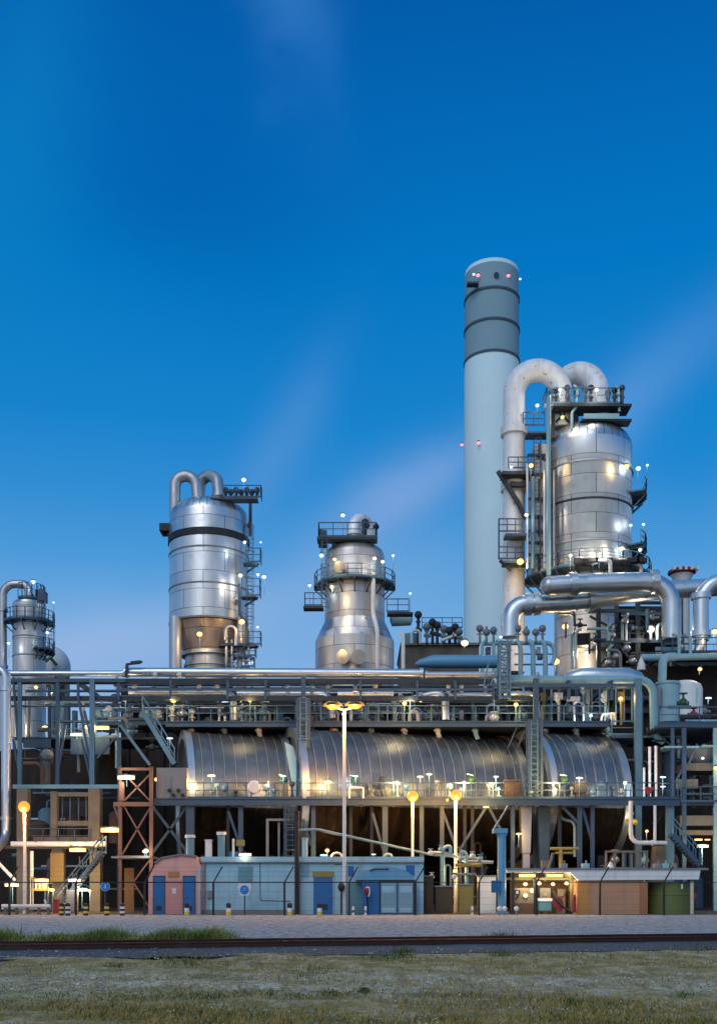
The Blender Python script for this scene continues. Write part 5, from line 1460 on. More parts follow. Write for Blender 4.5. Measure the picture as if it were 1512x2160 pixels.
# red-oxide scaffold tower
D = 62.5
T = Thing('scaffold_tower', 'rust-red braced steel scaffold tower beside the salmon kiosk', 'scaffold', (V(286, 0, D).x, D, 0))
for px, w in ((254, .15), (319, .20)):
    for dd in (D, D + 2.2):
        T.part('post', MB().bar(V(px, 1930, dd), V(px, 1618, dd), w if dd == D else .18), M['rust'])
for py, x0, x1, w in ((1623, 254, 320, .15), (1697, 240, 322, .24), (1808, 245, 322, .12)):
    T.part('beam', MB().bar(V(x0, py, D - .05), V(x1, py, D - .05), .2, w).bar(V(x0 + 6, py, D + 2.2), V(x1 - 6, py, D + 2.2), .15), M['rust'])
for x0, y0, x1, y1 in ((262, 1690, 318, 1632), (262, 1632, 318, 1692), (256, 1806, 318, 1702), (240, 1700, 254, 1738), (262, 1702, 318, 1800), (275, 1870, 318, 1812), (280, 1860, 318, 1920)):
    T.part('brace', MB().bar(V(x0, y0, D + .05), V(x1, y1, D + .05), .085), M['rust'])
T.part('gusset', MB().box(V(252, 0, D).x, V(262, 0, D).x, D - .1, D + .1, zz(1690, D), zz(1650, D)), M['rust'])
T.part('canopy_sheet', MB().box(V(236, 0, D).x, V(318, 0, D).x, D - .2, D + 2.5, zz(1811, D), zz(1807, D)), M['grey'])
# grey plated frame right of the scaffold is carried by the walkway
D = 66.0
T = Thing('concrete_frame', 'weathered concrete frame of columns and beams beside the starburst lamp', 'concrete frame', (V(120, 0, D).x, D, 0))
for px, w, y0, y1 in ((198, 24, 1795, 1664), (113, 13, 1780, 1670), (46, 22, 1931, 1664), (120, 22, 1931, 1790), (200, 22, 1931, 1790), (-40, 28, 1931, 1664)):
    T.part('column', MB().pbox(px - w / 2, px + w / 2, y1, y0, D, .8), M['concrete'])
for py0, py1, x0, x1 in ((1672, 1680, 113, 190), (1766, 1775, 70, 190), (1784, 1791, -80, 216), (1732, 1743, 119, 186)):
    T.part('beam', MB().pbox(x0, x1, py0, py1, D + .1, .7), M['concrete'])
T.part('panel', MB().pbox(132, 186, 1690, 1722, D + 1.6, .1), M['steel_dark'])
for px in (132, 148, 166, 182):
    T.part('upright', MB().bar(V(px, 1732, D + .5), V(px, 1682, D + .5), .09), M['steel'])
T.part('railing', MB().rail([V(58, 1782, D - .1), V(190, 1782, D - .1)], 1.0, .9, .05), M['steel'])
pipe('walkway_pipe', 'pale level pipe running along the concrete frame below the starburst lamp', [(24, 1781, 65.2), (224, 1781, 65.2)], 11, M['white_pipe'], 0, flanges=((0, .9),))
pipe('stand_pipe', 'slim pale pipe rising beside the yellow-lit cabinet', [(67, 1912, 64.5), (67, 1796, 64.5)], 7, M['white_pipe'], 0)
pipe('slanting_pipe', 'pale slanting pipe propped at the picture edge under the white edge pipe', [(-14, 1810, 64), (32, 1858, 64)], 7, M['white_pipe'], 0)
solo('timber_panel', 'tall ochre door panel leaning in the dark bay by the scaffold', 'panel', MB().pbox(262, 282, 1832, 1928, 64, .15), paint('ochre_board', (0.17, 0.10, 0.04), .7, grime=.3))
solo('column_cladding', 'ochre lit cladding panel behind the yellow-lit cabinet', 'panel', MB().pbox(106, 134, 1800, 1862, 65.7, .1), paint('ochre_sheet', (0.24, 0.17, 0.07), .7, grime=.3))
# stair at ground level
D = 63.5
T = Thing('steel_stair', 'thin dark ground stair climbing from the striped bollards to the concrete frame', 'stair', (V(165, 0, D).x, D, 0))
a, b = V(112, 1926, D), V(216, 1796, D)
for dd in (0, .9):
    o = Vector((0, dd, 0))
    T.part('stringer', MB().bar(a + o, b + o, .07, .2), M['steel'])
st = MB()
for i in range(18):
    q = a.lerp(b, (i + .5) / 18)
    st.box(q.x - .13, q.x + .13, D, D + .9, q.z - .03, q.z + .03)
T.part('treads', st, M['grey'])
hb = MB()
for dd in (0, .9):
    o = Vector((0, dd, 0))
    hb.bar(a + o + up * .95, b + o + up * .95, .07)
    for i in range(6):
        q = a.lerp(b, i / 5) + o
        hb.bar(q, q + up * .95, .06)
T.part('handrail', hb, M['steel'])
solo('pump_cabinet', 'grey plated cabinet under the ground stair', 'cabinet', MB().pbox(140, 158, 1878, 1926, 63, .8).pbox(142, 156, 1882, 1924, 62.97, .03), M['grey'])
solo('pump_cabinet', 'dark red box beside the white barrier rack', 'cabinet', MB().pbox(112, 122, 1900, 1928, 62, .5).pbox(113, 121, 1897, 1900, 61.95, .6), M['red'])
T = Thing('lit_cabinet', 'small yellow-lit instrument shelter behind the white barrier rack', 'shelter', V(86, 1931, 63.2))
T.part('roof', MB().bar(V(66, 1853, 63.2), V(106, 1863, 63.2), .7, .12), M['yellow_dull'])
T.part('shelf', MB().pbox(64, 102, 1875, 1880, 63.2, .6), M['yellow_dull'])
T.part('leg', MB().bar(V(67, 1931, 63.4), V(67, 1855, 63.4), .08), M['steel'])
T.part('leg', MB().bar(V(101, 1931, 63.4), V(101, 1862, 63.4), .08), M['steel'])
for i, px in enumerate((76, 84, 92, 98)):
    solo('meter', 'small lit meter standing inside the yellow-lit shelter', 'meter', MB().pbox(px - 2.5, px + 2.5, 1864, 1875, 63.4, .2).tube([V(px, 1869, 63.4), V(px, 1869, 63.3)], .06, 10), M['white'], 'meters in the lit shelter')
# white barrier rack at the fence
D = 58.6
T = Thing('barrier_rack', 'low white barrier of two tubes standing on short legs at the fence', 'barrier', V(58, 1931, D))
T.part('rail', MB().tube([V(4, 1912, D), V(106, 1912, D)], .10, 8), M['white'])
T.part('rail', MB().tube([V(4, 1917, D + .3), V(106, 1917, D + .3)], .08, 8), M['white'])
T.part('post', MB().tube([V(96, 1914, D), V(96, 1902, D), V(93, 1900, D)], .06, 8), M['white'])
for px in (12, 35, 58, 82, 102):
    T.part('leg', MB().bar(V(px, 1930, D + .1), V(px, 1913, D + .1), .14), M['concrete'])

# ------------------------------------------------------------------ right bay: concrete decks, U pipe, stair
D = 67.5
T = Thing('concrete_frame', 'dark concrete deck frame with open storeys at the picture edge by the end drum', 'concrete frame', (V(1475, 0, D).x, D, 0))
for px, w, mt in ((1442, 12, 'steel'), (1508, 10, 'pale'), (1418, 9, 'steel')):
    T.part('column', MB().bar(V(px, 1931, D), V(px, 1536, D), S(w, D) * .7), M[mt])
for py0, py1, x0, x1, mt in ((1528, 1534, 1388, 1560, 'steel'), (1574, 1578, 1402, 1475, 'pale'), (1572, 1575, 1480, 1560, 'pale'), (1644, 1664, 1426, 1472, 'concrete'), (1673, 1678, 1440, 1560, 'steel'), (1693, 1700, 1436, 1560, 'steel_dark'), (1721, 1742, 1434, 1560, 'concrete'), (1752, 1762, 1434, 1560, 'concrete')):
    T.part('beam', MB().pbox(x0, x1, py0, py1, D - .1, .9), M[mt])
T.part('slab', MB().pbox(1445, 1560, 1610, 1626, D + .6, 3), M['concrete'])
T.part('deck', MB().box(V(1388, 0, D).x, V(1560, 0, D).x, D + .9, D + 9, zz(1538, D), zz(1531, D)), M['steel_dark'])
T.part('railing', MB().rail([V(1390, 1528, D), V(1560, 1528, D)], 1.1, 1.2, .06), M['steel'])
T.part('railing', MB().rail([V(1436, 1693, D - .2), V(1560, 1693, D - .2)], 1.0, 1.2, .06), M['steel'])
T.part('brace', MB().bar(V(1446, 1610, D), V(1424, 1650, D), .14).bar(V(1470, 1570, D), V(1452, 1612, D), .12), M['steel'])
solo('hopper', 'tapered grey hopper hanging in the upper storey of the concrete frame', 'hopper', MB().lathe(V(1482, 0, 69).x, 69.2, [(.2, zz(1620, 69)), (S(32, 69), zz(1592, 69)), (S(34, 69), zz(1580, 69)), (.1, zz(1578, 69))], 20), M['grey'])
T = Thing('steel_stair', 'grey steel stair descending beside the lamp at the concrete frame foot', 'stair', (V(1455, 0, 64).x, 64, 0))
a, b = V(1420, 1760, 64.2), V(1476, 1826, 64.2)
for dd in (0, .8):
    o = Vector((0, dd, 0))
    T.part('stringer', MB().bar(a + o, b + o, .1, .28), M['steel'])
hb = MB()
for dd in (0, .8):
    o = Vector((0, dd, 0))
    hb.bar(a + o + up, b + o + up, .06)
    for i in range(5):
        q = a.lerp(b, i / 4) + o
        hb.bar(q, q + up, .05)
T.part('handrail', hb, M['steel_light'])
st = MB()
for i in range(10):
    q = a.lerp(b, (i + .5) / 10)
    st.box(q.x - .13, q.x + .13, 64.2, 65.0, q.z - .03, q.z + .03)
T.part('treads', st, M['steel'])
pipe('drain_loop', 'white pipe loop dropping from the walkway end and turning level', [(1330, 1690, 65), (1330, 1779, 65), (1406, 1779, 65)], 9, M['white'], 2.2, flanges=((0, .3), (1, .6)))
pipe('drain_branch', 'slim white pipe dropping into the white pipe loop', [(1381, 1700, 65.1), (1381, 1776, 65.1)], 6, M['white'], 0)
solo('hand_valve', 'yellow-handled valve on the white pipe loop', 'valve', MB().tube([V(1320, 1730, 65), V(1338, 1731, 65)], .09, 8).ball(V(1339, 1735, 64.9), .16, 10, 6).tube([V(1336, 1738, 64.8), V(1344, 1733, 64.8)], .08, 8), M['yellow'])
for x0, y0, x1, y1 in ((1382, 1740, 1406, 1702), (1376, 1738, 1398, 1702)):
    solo('cable_tray', 'slanting cable tray in the dark corner behind the white pipe loop', 'cable tray', MB().bar(V(x0, y0, 66.6), V(x1, y1, 66.6), .16, .06), M['black'], 'slanting cable trays')
solo('foundation_block', 'pale grey concrete plinth under the walkway end column', 'plinth', MB().prism([(V(1378, 0, 66).x, zz(1840, 66)), (V(1412, 0, 66).x, zz(1840, 66)), (V(1404, 0, 66).x, zz(1785, 66)), (V(1384, 0, 66).x, zz(1785, 66))], 66, 67).pbox(1374, 1416, 1840, 1931, 66, 1.0), M['concrete'])
# ducts under the walkway between the blue column and the shelter
for px, w, y1, mt, lab in ((1110, 24, 1800, 'alu_pipe_dull', 'pale tapering duct leg lit yellow behind the pump shelter'), (1148, 26, 1830, 'steel', 'grey flat duct leg behind the pump shelter')):
    solo('duct', lab, 'duct', MB().prism([(V(px - w * .36, 0, 67).x, zz(y1, 67)), (V(px + w * .36, 0, 67).x, zz(y1, 67)), (V(px + w * .5, 0, 67).x, zz(1702, 67)), (V(px - w * .5, 0, 67).x, zz(1702, 67))], 67, 67.8).pbox(px - w * .3, px + w * .3, y1, 1931, 67.1, .5), M[mt])
pipe('bent_pipe', 'pale pipe with a double bend in the dark below the walkway', [(1181, 1700, 66.6), (1181, 1728, 66.6), (1212, 1734, 66.6), (1212, 1808, 66.6)], 6, M['pale'], 2)
rnd = random.Random(33)
for i in range(40):
    px = rnd.choice((rnd.uniform(905, 1010), rnd.uniform(1075, 1200), rnd.uniform(1260, 1370), rnd.uniform(640, 890)))
    dd = rnd.uniform(66.5, 72) if not (640 < px < 890) else rnd.uniform(64, 66)
    lo_, hi_ = 1931, rnd.uniform(1760, 1850)
    mt = M[rnd.choice(['grey', 'steel', 'pale', 'alu_pipe_dull', 'brown', 'steel_light'])]
    k = i % 3
    if k == 0:
        s_ = rnd.uniform(8, 24)
        solo('process_line', 'bent grey process line in the shade under the walkway', 'pipe', MB().tube([V(px, lo_, dd), V(px, hi_, dd), V(px + s_, hi_, dd), V(px + s_, lo_, dd)], rnd.uniform(.06, .13), 8, .4), mt, 'process lines under the walkway')
    elif k == 1:
        q = V(px, 1931, dd)
        T = Thing('pump', 'grey pump with its motor standing in the shade under the walkway', 'pump', q, 'pumps under the walkway')
        w = rnd.uniform(.35, .55)
        T.part('plinth', MB().box(q.x - w * 1.8, q.x + w * 1.8, dd - .4, dd + .4, 0, .35), M['concrete'])
        T.part('motor', MB().tube([(q.x - w * 1.6, dd, .9), (q.x - w * .1, dd, .9)], w * .75, 14), mt)
        T.part('casing', MB().tube([(q.x + w * .2, dd, .9), (q.x + w * 1.0, dd, .9)], w * .95, 14).tube([(q.x + w * .6, dd, .9), (q.x + w * .6, dd, 2.2)], w * .3, 10).tube([(q.x - w * .1, dd, .9), (q.x + w * 1.7, dd, .9)], w * .2, 8), mt)
    else:
        mb = MB().tube([V(px, 1931, dd), V(px, hi_, dd)], .1, 8).ball(V(px, hi_ + 20, dd), .3, 10, 6).tube([V(px - 9, hi_ + 20, dd), V(px + 9, hi_ + 20, dd)], .13, 8).tube([V(px, hi_, dd), V(px, hi_ - 1.5, dd)], .25, 12)
        solo('riser_valve', 'valve on an upright riser in the shade under the walkway', 'valve', mb, mt, 'riser valves under the walkway')

rnd = random.Random(44)
for i in range(46):
    left = i < 26
    px = rnd.uniform(36, 245) if left else rnd.uniform(1385, 1512)
    dd = rnd.uniform(69.5, 78)
    y0 = rnd.choice((1655, 1930, 1780)) if left else rnd.choice((1690, 1930, 1640))
    y1 = y0 - rnd.uniform(40, 130)
    mt = M[rnd.choice(['steel', 'grey', 'brown', 'alu_pipe_dull', 'concrete', 'steel_light', 'rust'])]
    w = rnd.uniform(.06, .2)
    where = 'the concrete frame by the starburst lamp' if left else 'the deck frame at the hopper'
    if i % 3 == 0:
        solo('process_line', 'dim pipe run in the dark bay behind ' + where, 'pipe', MB().tube([V(px - 40, y1, dd), V(px, y1, dd), V(px, y0, dd)], w, 8, .5), mt, 'dim pipes behind ' + where)
    elif i % 3 == 1:
        solo('cable_tray', 'dim level cable tray in the dark bay behind ' + where, 'cable tray', MB().bar(V(px - 50, y1, dd), V(px + 50, y1, dd), .3, .12).bar(V(px - 30, y1, dd), V(px - 30, y1 - 20, dd), .06).bar(V(px + 30, y1, dd), V(px + 30, y1 - 20, dd), .06), mt, 'dim cable trays behind ' + where)
    else:
        solo('upright_vessel', 'dim upright vessel in the dark bay behind ' + where, 'vessel', MB().lathe(V(px, 0, dd).x, dd, [(w * 4, zz(y0, dd)), (w * 4, zz(y1 + 10, dd)), (w * 2.6, zz(y1 + 3, dd)), (.02, zz(y1, dd))], 16).tube([V(px, y1, dd), V(px, y1 - 14, dd), V(px + 20, y1 - 14, dd)], .08, 8, .3), mt, 'dim vessels behind ' + where)

rnd = random.Random(91)
for i in range(64):
    zone = (i * 7) % 3
    if zone == 0:
        px, py, dd, where = rnd.uniform(1185, 1512), rnd.uniform(1268, 1425), rnd.uniform(84, 91), 'the dark support frame beside the largest tower'
    elif zone == 1:
        px, py, dd, where = rnd.uniform(1345, 1512), rnd.uniform(1440, 1690), rnd.uniform(70, 79), 'the picture edge by the white tank'
    else:
        px, py, dd, where = rnd.uniform(24, 345), rnd.uniform(1450, 1590), rnd.uniform(70, 76), 'the open bay of the slim tower'
    mt = M[rnd.choice(['steel', 'steel', 'steel_light', 'grey', 'alu_pipe_dull', 'steel_dark', 'pale'])]
    w = rnd.uniform(.06, .15)
    L1, L2 = rnd.uniform(18, 55), rnd.uniform(14, 60)
    k = (i // 3) % 4
    if k == 0:
        solo('bent_line', 'slim bent pipe line among the steelwork of ' + where, 'pipe', MB().tube([V(px - L1, py, dd), V(px, py, dd), V(px, py + L2, dd)], w, 8, .5), mt, 'bent lines of ' + where)
    elif k == 1:
        solo('steel_member', 'thin level steel member crossing ' + where, 'beam', MB().bar(V(px - L1, py, dd), V(px + L1, py, dd), w * 1.3, w * 2), mt, 'level members of ' + where)
    elif k == 2:
        solo('slim_upright', 'thin upright post or pipe standing in ' + where, 'post', MB().tube([V(px, py - L2, dd), V(px, py + L2, dd)], w, 8), mt, 'thin uprights of ' + where)
    else:
        solo('line_valve', 'small valve with handwheel on the lines of ' + where, 'valve', MB().tube([V(px - 14, py, dd), V(px + 14, py, dd)], w * .9, 8).ball(V(px, py, dd), w * 2.3, 10, 6).tube([V(px, py, dd), V(px, py - 12, dd)], .05, 6).tube([V(px, py - 12, dd), V(px, py - 13, dd)], .24, 12), mt, 'valves on the lines of ' + where)

# ------------------------------------------------------------------ front row: kiosk, cabins, shelter
D = 59.6
X = lambda px, d=None: V(px, 0, d or D).x
Z = lambda py, d=None: zz(py, d or D)
T = Thing('kiosk', 'salmon pink kiosk with a slanting shoulder and two blue doors', 'kiosk', (X(368), D + 1.4, 0))
ol = [(X(313), 0), (X(424), 0), (X(424), Z(1830)), (X(414), Z(1808)), (X(380), Z(1804.5)), (X(342), Z(1811)), (X(328), Z(1822)), (X(313), Z(1854))]
T.part('body', MB().prism(ol, D, D + 2.9), M['salmon'])
T.part('roof_edge', MB().bar((X(326), D - .03, Z(1821)), (X(342), D - .03, Z(1810)), .2, .08).bar((X(342), D - .03, Z(1810)), (X(381), D - .03, Z(1803.5)), .2, .08).bar((X(381), D - .03, Z(1803.5)), (X(415), D - .03, Z(1807)), .2, .08), M['grey'])
for px0, px1 in ((324, 346), (387, 410)):
    dr = T.part('door', MB().pbox(px0, px1, 1850, 1929, D - .05, .06), M['blue'])
    T.part('handle', MB().pbox(px0 + 3, px0 + 6, 1890, 1894, D - .11, .06), M['grey'], dr)
    T.part('door_frame', MB().pbox(px0 - 1.6, px0, 1848, 1929, D - .08, .09).pbox(px1, px1 + 1.6, 1848, 1929, D - .08, .09).pbox(px0, px1, 1848, 1850, D - .08, .09), M['steel'], dr)
    T.part('vent_grille', MB().pbox(px0 + 5, px1 - 5, 1912, 1922, D - .065, .02), M['steel_dark'], dr)
T.part('centre_panel', MB().pbox(350, 383, 1856, 1929, D - .03, .04), M['salmon_door'])
T.part('name_plate', MB().pbox(355, 378, 1840, 1851, D - .05, .05), paint('ochre_plate', (0.38, 0.19, 0.05), .6, grime=.2))
T.part('notice', MB().pbox(363, 371, 1874, 1886, D - .06, .03), M['white'])
T.part('corner_post', MB().bar((X(421), D - .06, 0), (X(421), D - .06, Z(1832)), .1), M['cabin'])

D = 60.0
T = Thing('cabin', 'long pale blue panelled cabin standing between the salmon kiosk and dark pole', 'cabin', (X(525), D + 1.5, 0), 'pale blue cabins')
T.part('wall', MB().box(X(425), X(622), D, D + 3, 0, Z(1820)), M['cabin'])
T.part('fascia', MB().box(X(424), X(623), D - .08, D + 3.1, Z(1820), Z(1808)), M['cabin'])
for px in (460, 495, 530, 565, 600):
    T.part('joint_strip', MB().pbox(px - .7, px + .7, 1822, 1929, D - .02, .03), M['cabin'])
T.part('downpipe', MB().tube([V(432, 1818, D - .06), V(432, 1929, D - .06)], .04, 8), M['grey'])
T.part('gutter', MB().tube([V(424, 1819.5, D - .12), V(623, 1819.5, D - .12)], .05, 8), M['grey'])
T.part('cable', MB().tube([V(548, 1821, D - .03), V(549, 1900, D - .03), V(612, 1902, D - .03)], .018, 6), M['black'])
T.part('meter_box', MB().pbox(437, 447, 1880, 1896, D - .12, .12), M['grey'])
T.part('plinth_strip', MB().pbox(425, 622, 1920, 1929, D - .03, .04), M['grey'], label='grey dirt-stained plinth strip')
T.part('vent_panel', MB().pbox(502, 532, 1829, 1858, D - .05, .06).pbox(508, 526, 1858, 1864, D - .05, .06), M['teal'], label='teal panel high on the wall')
D2 = 60.0
T = Thing('cabin', 'pale blue cabin with a blue door under an ochre lintel', 'cabin', (X(760), D + 1.5, 0), 'pale blue cabins')
T.part('wall', MB().box(X(628), X(893), D, D + 3, 0, Z(1820)), M['cabin'])
T.part('fascia', MB().box(X(628), X(894), D - .08, D + 3.1, Z(1820), Z(1808)), M['cabin'])
dr = T.part('door', MB().pbox(661, 702, 1852, 1929, D - .06, .07), M['blue'])
T.part('handle', MB().pbox(695, 698, 1890, 1894, D - .12, .06), M['grey'], dr)
T.part('door_frame', MB().pbox(659, 661, 1851, 1929, D - .09, .1).pbox(702, 704, 1851, 1929, D - .09, .1), M['cabin'], dr)
T.part('vent_grille', MB().pbox(672, 691, 1908, 1920, D - .075, .02), M['steel_dark'], dr)
T.part('downpipe', MB().tube([V(632, 1818, D - .06), V(632, 1929, D - .06)], .04, 8), M['grey'])
T.part('gutter', MB().tube([V(628, 1819.5, D - .12), V(894, 1819.5, D - .12)], .05, 8), M['grey'])
T.part('cable', MB().tube([V(706, 1825, D - .03), V(730, 1824, D - .03), V(731, 1929, D - .03)], .018, 6), M['black'])
T.part('lintel', MB().pbox(659, 704, 1839, 1851, D - .08, .09), M['yellow_dull'], label='ochre lintel over the door')
T.part('window', MB().pbox(634, 652, 1815, 1850, D - .04, .05), M['grey_door'])
T.part('vent_panel', MB().pbox(734, 746, 1828, 1849, D - .05, .06), M['blue'])
T.part('vent_panel', MB().pbox(856, 874, 1826, 1847, D - .05, .06), M['blue'])
T.part('side_panel', MB().pbox(736, 764, 1862, 1928, D - .05, .06), M['teal'])
T.part('corner_post', MB().pbox(884, 893, 1812, 1929, D - .04, .05), M['cabin'])
D = 59.3
T = Thing('switch_house', 'rounded sky-blue shed with grey double doors set against the pale blue cabin', 'shed', (X(812), D, 0))
pr = [(X(748), Z(1857)), (X(876), Z(1857)), (X(868), Z(1846)), (X(850), Z(1834)), (X(820), Z(1829)), (X(790), Z(1830)), (X(768), Z(1838))]
T.part('curved_roof', MB().prism(pr, D - .1, D + .66), M['sky_blue'])
T.part('body', MB().box(X(764), X(876), D, D + .66, 0, Z(1857)), M['blue'])
T.part('roof_bar', MB().tube([V(780, 1838, D - .15), V(790, 1834, D - .15), V(820, 1834, D - .15)], .04, 6), M['steel_dark'])
for px0, px1 in ((803, 836), (840, 871)):
    dr = T.part('door', MB().pbox(px0, px1, 1861, 1927, D - .05, .06), M['grey_door'])
    T.part('door_panel', MB().pbox(px0 + 3, px1 - 3, 1870, 1884, D - .07, .03), M['cabin'], dr)
    T.part('door_panel', MB().pbox(px0 + 3, px1 - 3, 1916, 1925, D - .07, .03), M['cabin'], dr)
T.part('door_frame', MB().pbox(800, 803, 1857, 1929, D - .07, .08).pbox(871, 875, 1857, 1929, D - .07, .08).pbox(803, 871, 1857, 1861, D - .07, .08), M['black'])
# things on the cabin roofs
D = 61.0
for px, y1, w, mt, cap, lab in ((401, 1768, 17, 'teal', 'white', 'blue-grey roof vent with a white cap behind the salmon kiosk'), (440, 1774, 15, 'white', None, 'plain white vent pipe on the pale cabin roof'), (467, 1762, 16, 'teal', 'red', 'blue-grey roof vent with a red-rimmed cap on the pale cabin roof'), (643, 1770, 12, 'cabin', None, 'pale blue roof vent beside the dark pole')):
    q = V(px, 1808, D)
    T = Thing('roof_vent', lab, 'vent', q, 'vents on the cabin roofs')
    T.part('duct', MB().tube([V(px, 1808, D), V(px, y1, D)], S(w / 2, D), 18), M[mt])
    if cap:
        T.part('cap', MB().tube([V(px, y1, D), V(px, y1 - 6, D)], S(w / 2 + 2.5, D), 18), M['white'])
        if cap == 'red':
            T.part('cap_rim', MB().tube([V(px, y1 - 6, D), V(px, y1 - 8, D)], S(w / 2 + 2.5, D), 18), M['red'])
    else:
        T.part('flange', MB().tube([V(px, y1, D), V(px, y1 - 2, D)], S(w / 2 + 1.5, D), 18), M[mt])
T = Thing('roof_instrument', 'yellow box on a slim white post on the pale cabin roof', 'instrument', V(500, 1808, D))
T.part('post', MB().tube([V(492, 1808, D), V(492, 1770, D)], .07, 8), M['white'])
T.part('box', MB().pbox(498, 515, 1772, 1785, D, .3).tube([V(506, 1785, D + .1), V(506, 1808, D + .1)], .04, 6), M['yellow_dull'])
T.part('base', MB().pbox(484, 500, 1797, 1808, D, .4), M['blue'])
solo('roof_ladder', 'grey caged ladder rising behind the pale cabin to the walkway', 'ladder', MB().ladder(V(612, 1931, 63.6), V(612, 1702, 63.6), .6, step=.3, cage=True), M['steel'])
solo('roof_frame', 'grey post frame behind the pale cabin roof near the caged ladder', 'frame', MB().bar(V(564, 1931, 64), V(564, 1728, 64), .16).bar(V(564, 1730, 64), V(610, 1730, 64), .14).bar(V(588, 1931, 64.2), V(588, 1735, 64.2), .12), M['grey'])
pipe('sloping_conveyor_pipe', 'long thin grey pipe sloping down behind the street lamp over the cabin roof', [(630, 1752, 63.8), (668, 1750, 63.8), (905, 1803, 63.8), (1010, 1812, 63.8)], 6, M['steel_light'], 1.5, seg=8)
solo('dark_pole', 'thick dark pole standing in the gap between the two pale cabins', 'pole', MB().tube([V(626, 1931, 59.4), V(626, 1716, 59.4)], .13, 12).tube([V(626, 1716, 59.4), V(626, 1712, 59.4)], .17, 12), M['black'])
for lab, px, py, dd, col, pw, sz, po, fl in (
    ('white lamp on the edge of the pale cabin roof', 517, 1804, 60.1, 'warm', 25, .16, 4, 1),
    ('round warm lamp on the canopy beside the scaffold and kiosk', 308, 1796, 61.5, 'warm', 60, .14, 12, 0),
    ('warm lamp at the foot of the rust-red scaffold', 304, 1797, 62.2, 'warm', 30, .1, 10, 0),
    ('yellow lamp hanging between the concrete frame and scaffold', 234, 1752, 64.2, 'yellow', 200, .24, 0, 1),
    ('yellow lamp at the top storey of the rust-red scaffold', 266, 1641, 62.2, 'warm', 90, .2, 18, 1),
    ('small yellow lamp behind the rust-red scaffold by the control cabinet', 330, 1645, 66, 'yellow', 60, .14, 20, 0),
    ('yellow lamp under the pale level pipe of the concrete frame', 164, 1794, 65, 'yellow', 130, .2, 0, 1),
    ('yellow lamp on the ground stair handrail', 157, 1858, 63, 'warm', 80, .18, 40, 1),
    ('white lamp low behind the ground stair', 172, 1878, 64.5, 'warm', 80, .16, 40, 1),
    ('yellow lamp in the lit shelter near the barrier rack', 88, 1858, 62.8, 'yellow', 150, .20, 0, 1),
    ('yellow lamp glowing on the column by the lit shelter', 111, 1878, 64, 'yellow', 90, .16, 40, 0),
    ('warm lamp at the end of the pale slanting pipe', 25, 1868, 63.5, 'warm', 80, .18, 40, 1),
    ('warm lamp glowing on the narrow column by the blue round sign', 189, 1880, 64.4, 'yellow', 90, .14, 40, 0),
    ('round yellow lamp on the plated platform nearest the rack post', 186, 1534, 70.4, 'warm', 60, .2, 20, 0),
    ('long yellow lamp on the plated platform by the rack post', 214, 1536, 70.2, 'yellow', 60, .24, 16, 1),
    ('yellow lamp on the plated platform under the slanting post', 161, 1550, 70.4, 'warm', 50, .2, 10, 1),
    ('yellow lamp at the foot of the slim tower behind the upright pipes', 95, 1537, 74, 'yellow', 120, .22, 16, 0),
    ('small warm lamp high in the open bay beneath the slim tower', 108, 1461, 73, 'warm', 40, .14, 30, 0),
    ('warm lamp on the dark wall in the open bay below header pipe', 76, 1450, 74, 'yellow', 60, .14, 30, 0),
    ('warm lamp on a post at the stair by the concrete deck frame', 1482, 1786, 65.5, 'warm', 220, .2, 40, 1),
    ('small flat lamp under the concrete decks, nearer of a pair', 1473, 1772, 66.5, 'yellow', 30, .1, 0, 1),
    ('small flat lamp under the concrete decks, farther of a pair', 1492, 1772, 66.5, 'yellow', 30, .1, 0, 1),
    ('white lamp in the hopper storey of the concrete frame', 1482, 1600, 67, 'white', 30, .13, 0, 0),
    ('yellow lamp at the picture edge in the hopper storey', 1510, 1621, 67, 'yellow', 80, .16, 20, 0),
    ('amber lamp glowing on the floor behind the second cabin roof', 690, 1795, 65.5, 'yellow', 90, .14, 30, 0),
    ('white lamp on the roof edge of the second pale cabin', 683, 1805, 60.2, 'white', 10, .12, 3, 1),
    ('small white lamp on the second pale cabin roof past the pole', 788, 1803, 60.2, 'white', 10, .10, 4, 1),
    ('yellow lamp under the walkway in front of the twin ducts', 1025, 1703, 65, 'yellow', 60, .1, 0, 1),
    ('amber lamp behind the white pipe loop', 1364, 1754, 66, 'yellow', 60, .12, 20, 0),
    ('warm lamp washing the pale tapering duct leg', 1094, 1760, 65.8, 'yellow', 120, .08, 30, 1),
    ('amber lamp in the pump skid behind the blue column', 960, 1838, 62.5, 'yellow', 120, .14, 30, 0)):
    lamp(lab, px, py, dd, col, pw, sz, po, flat=bool(fl))

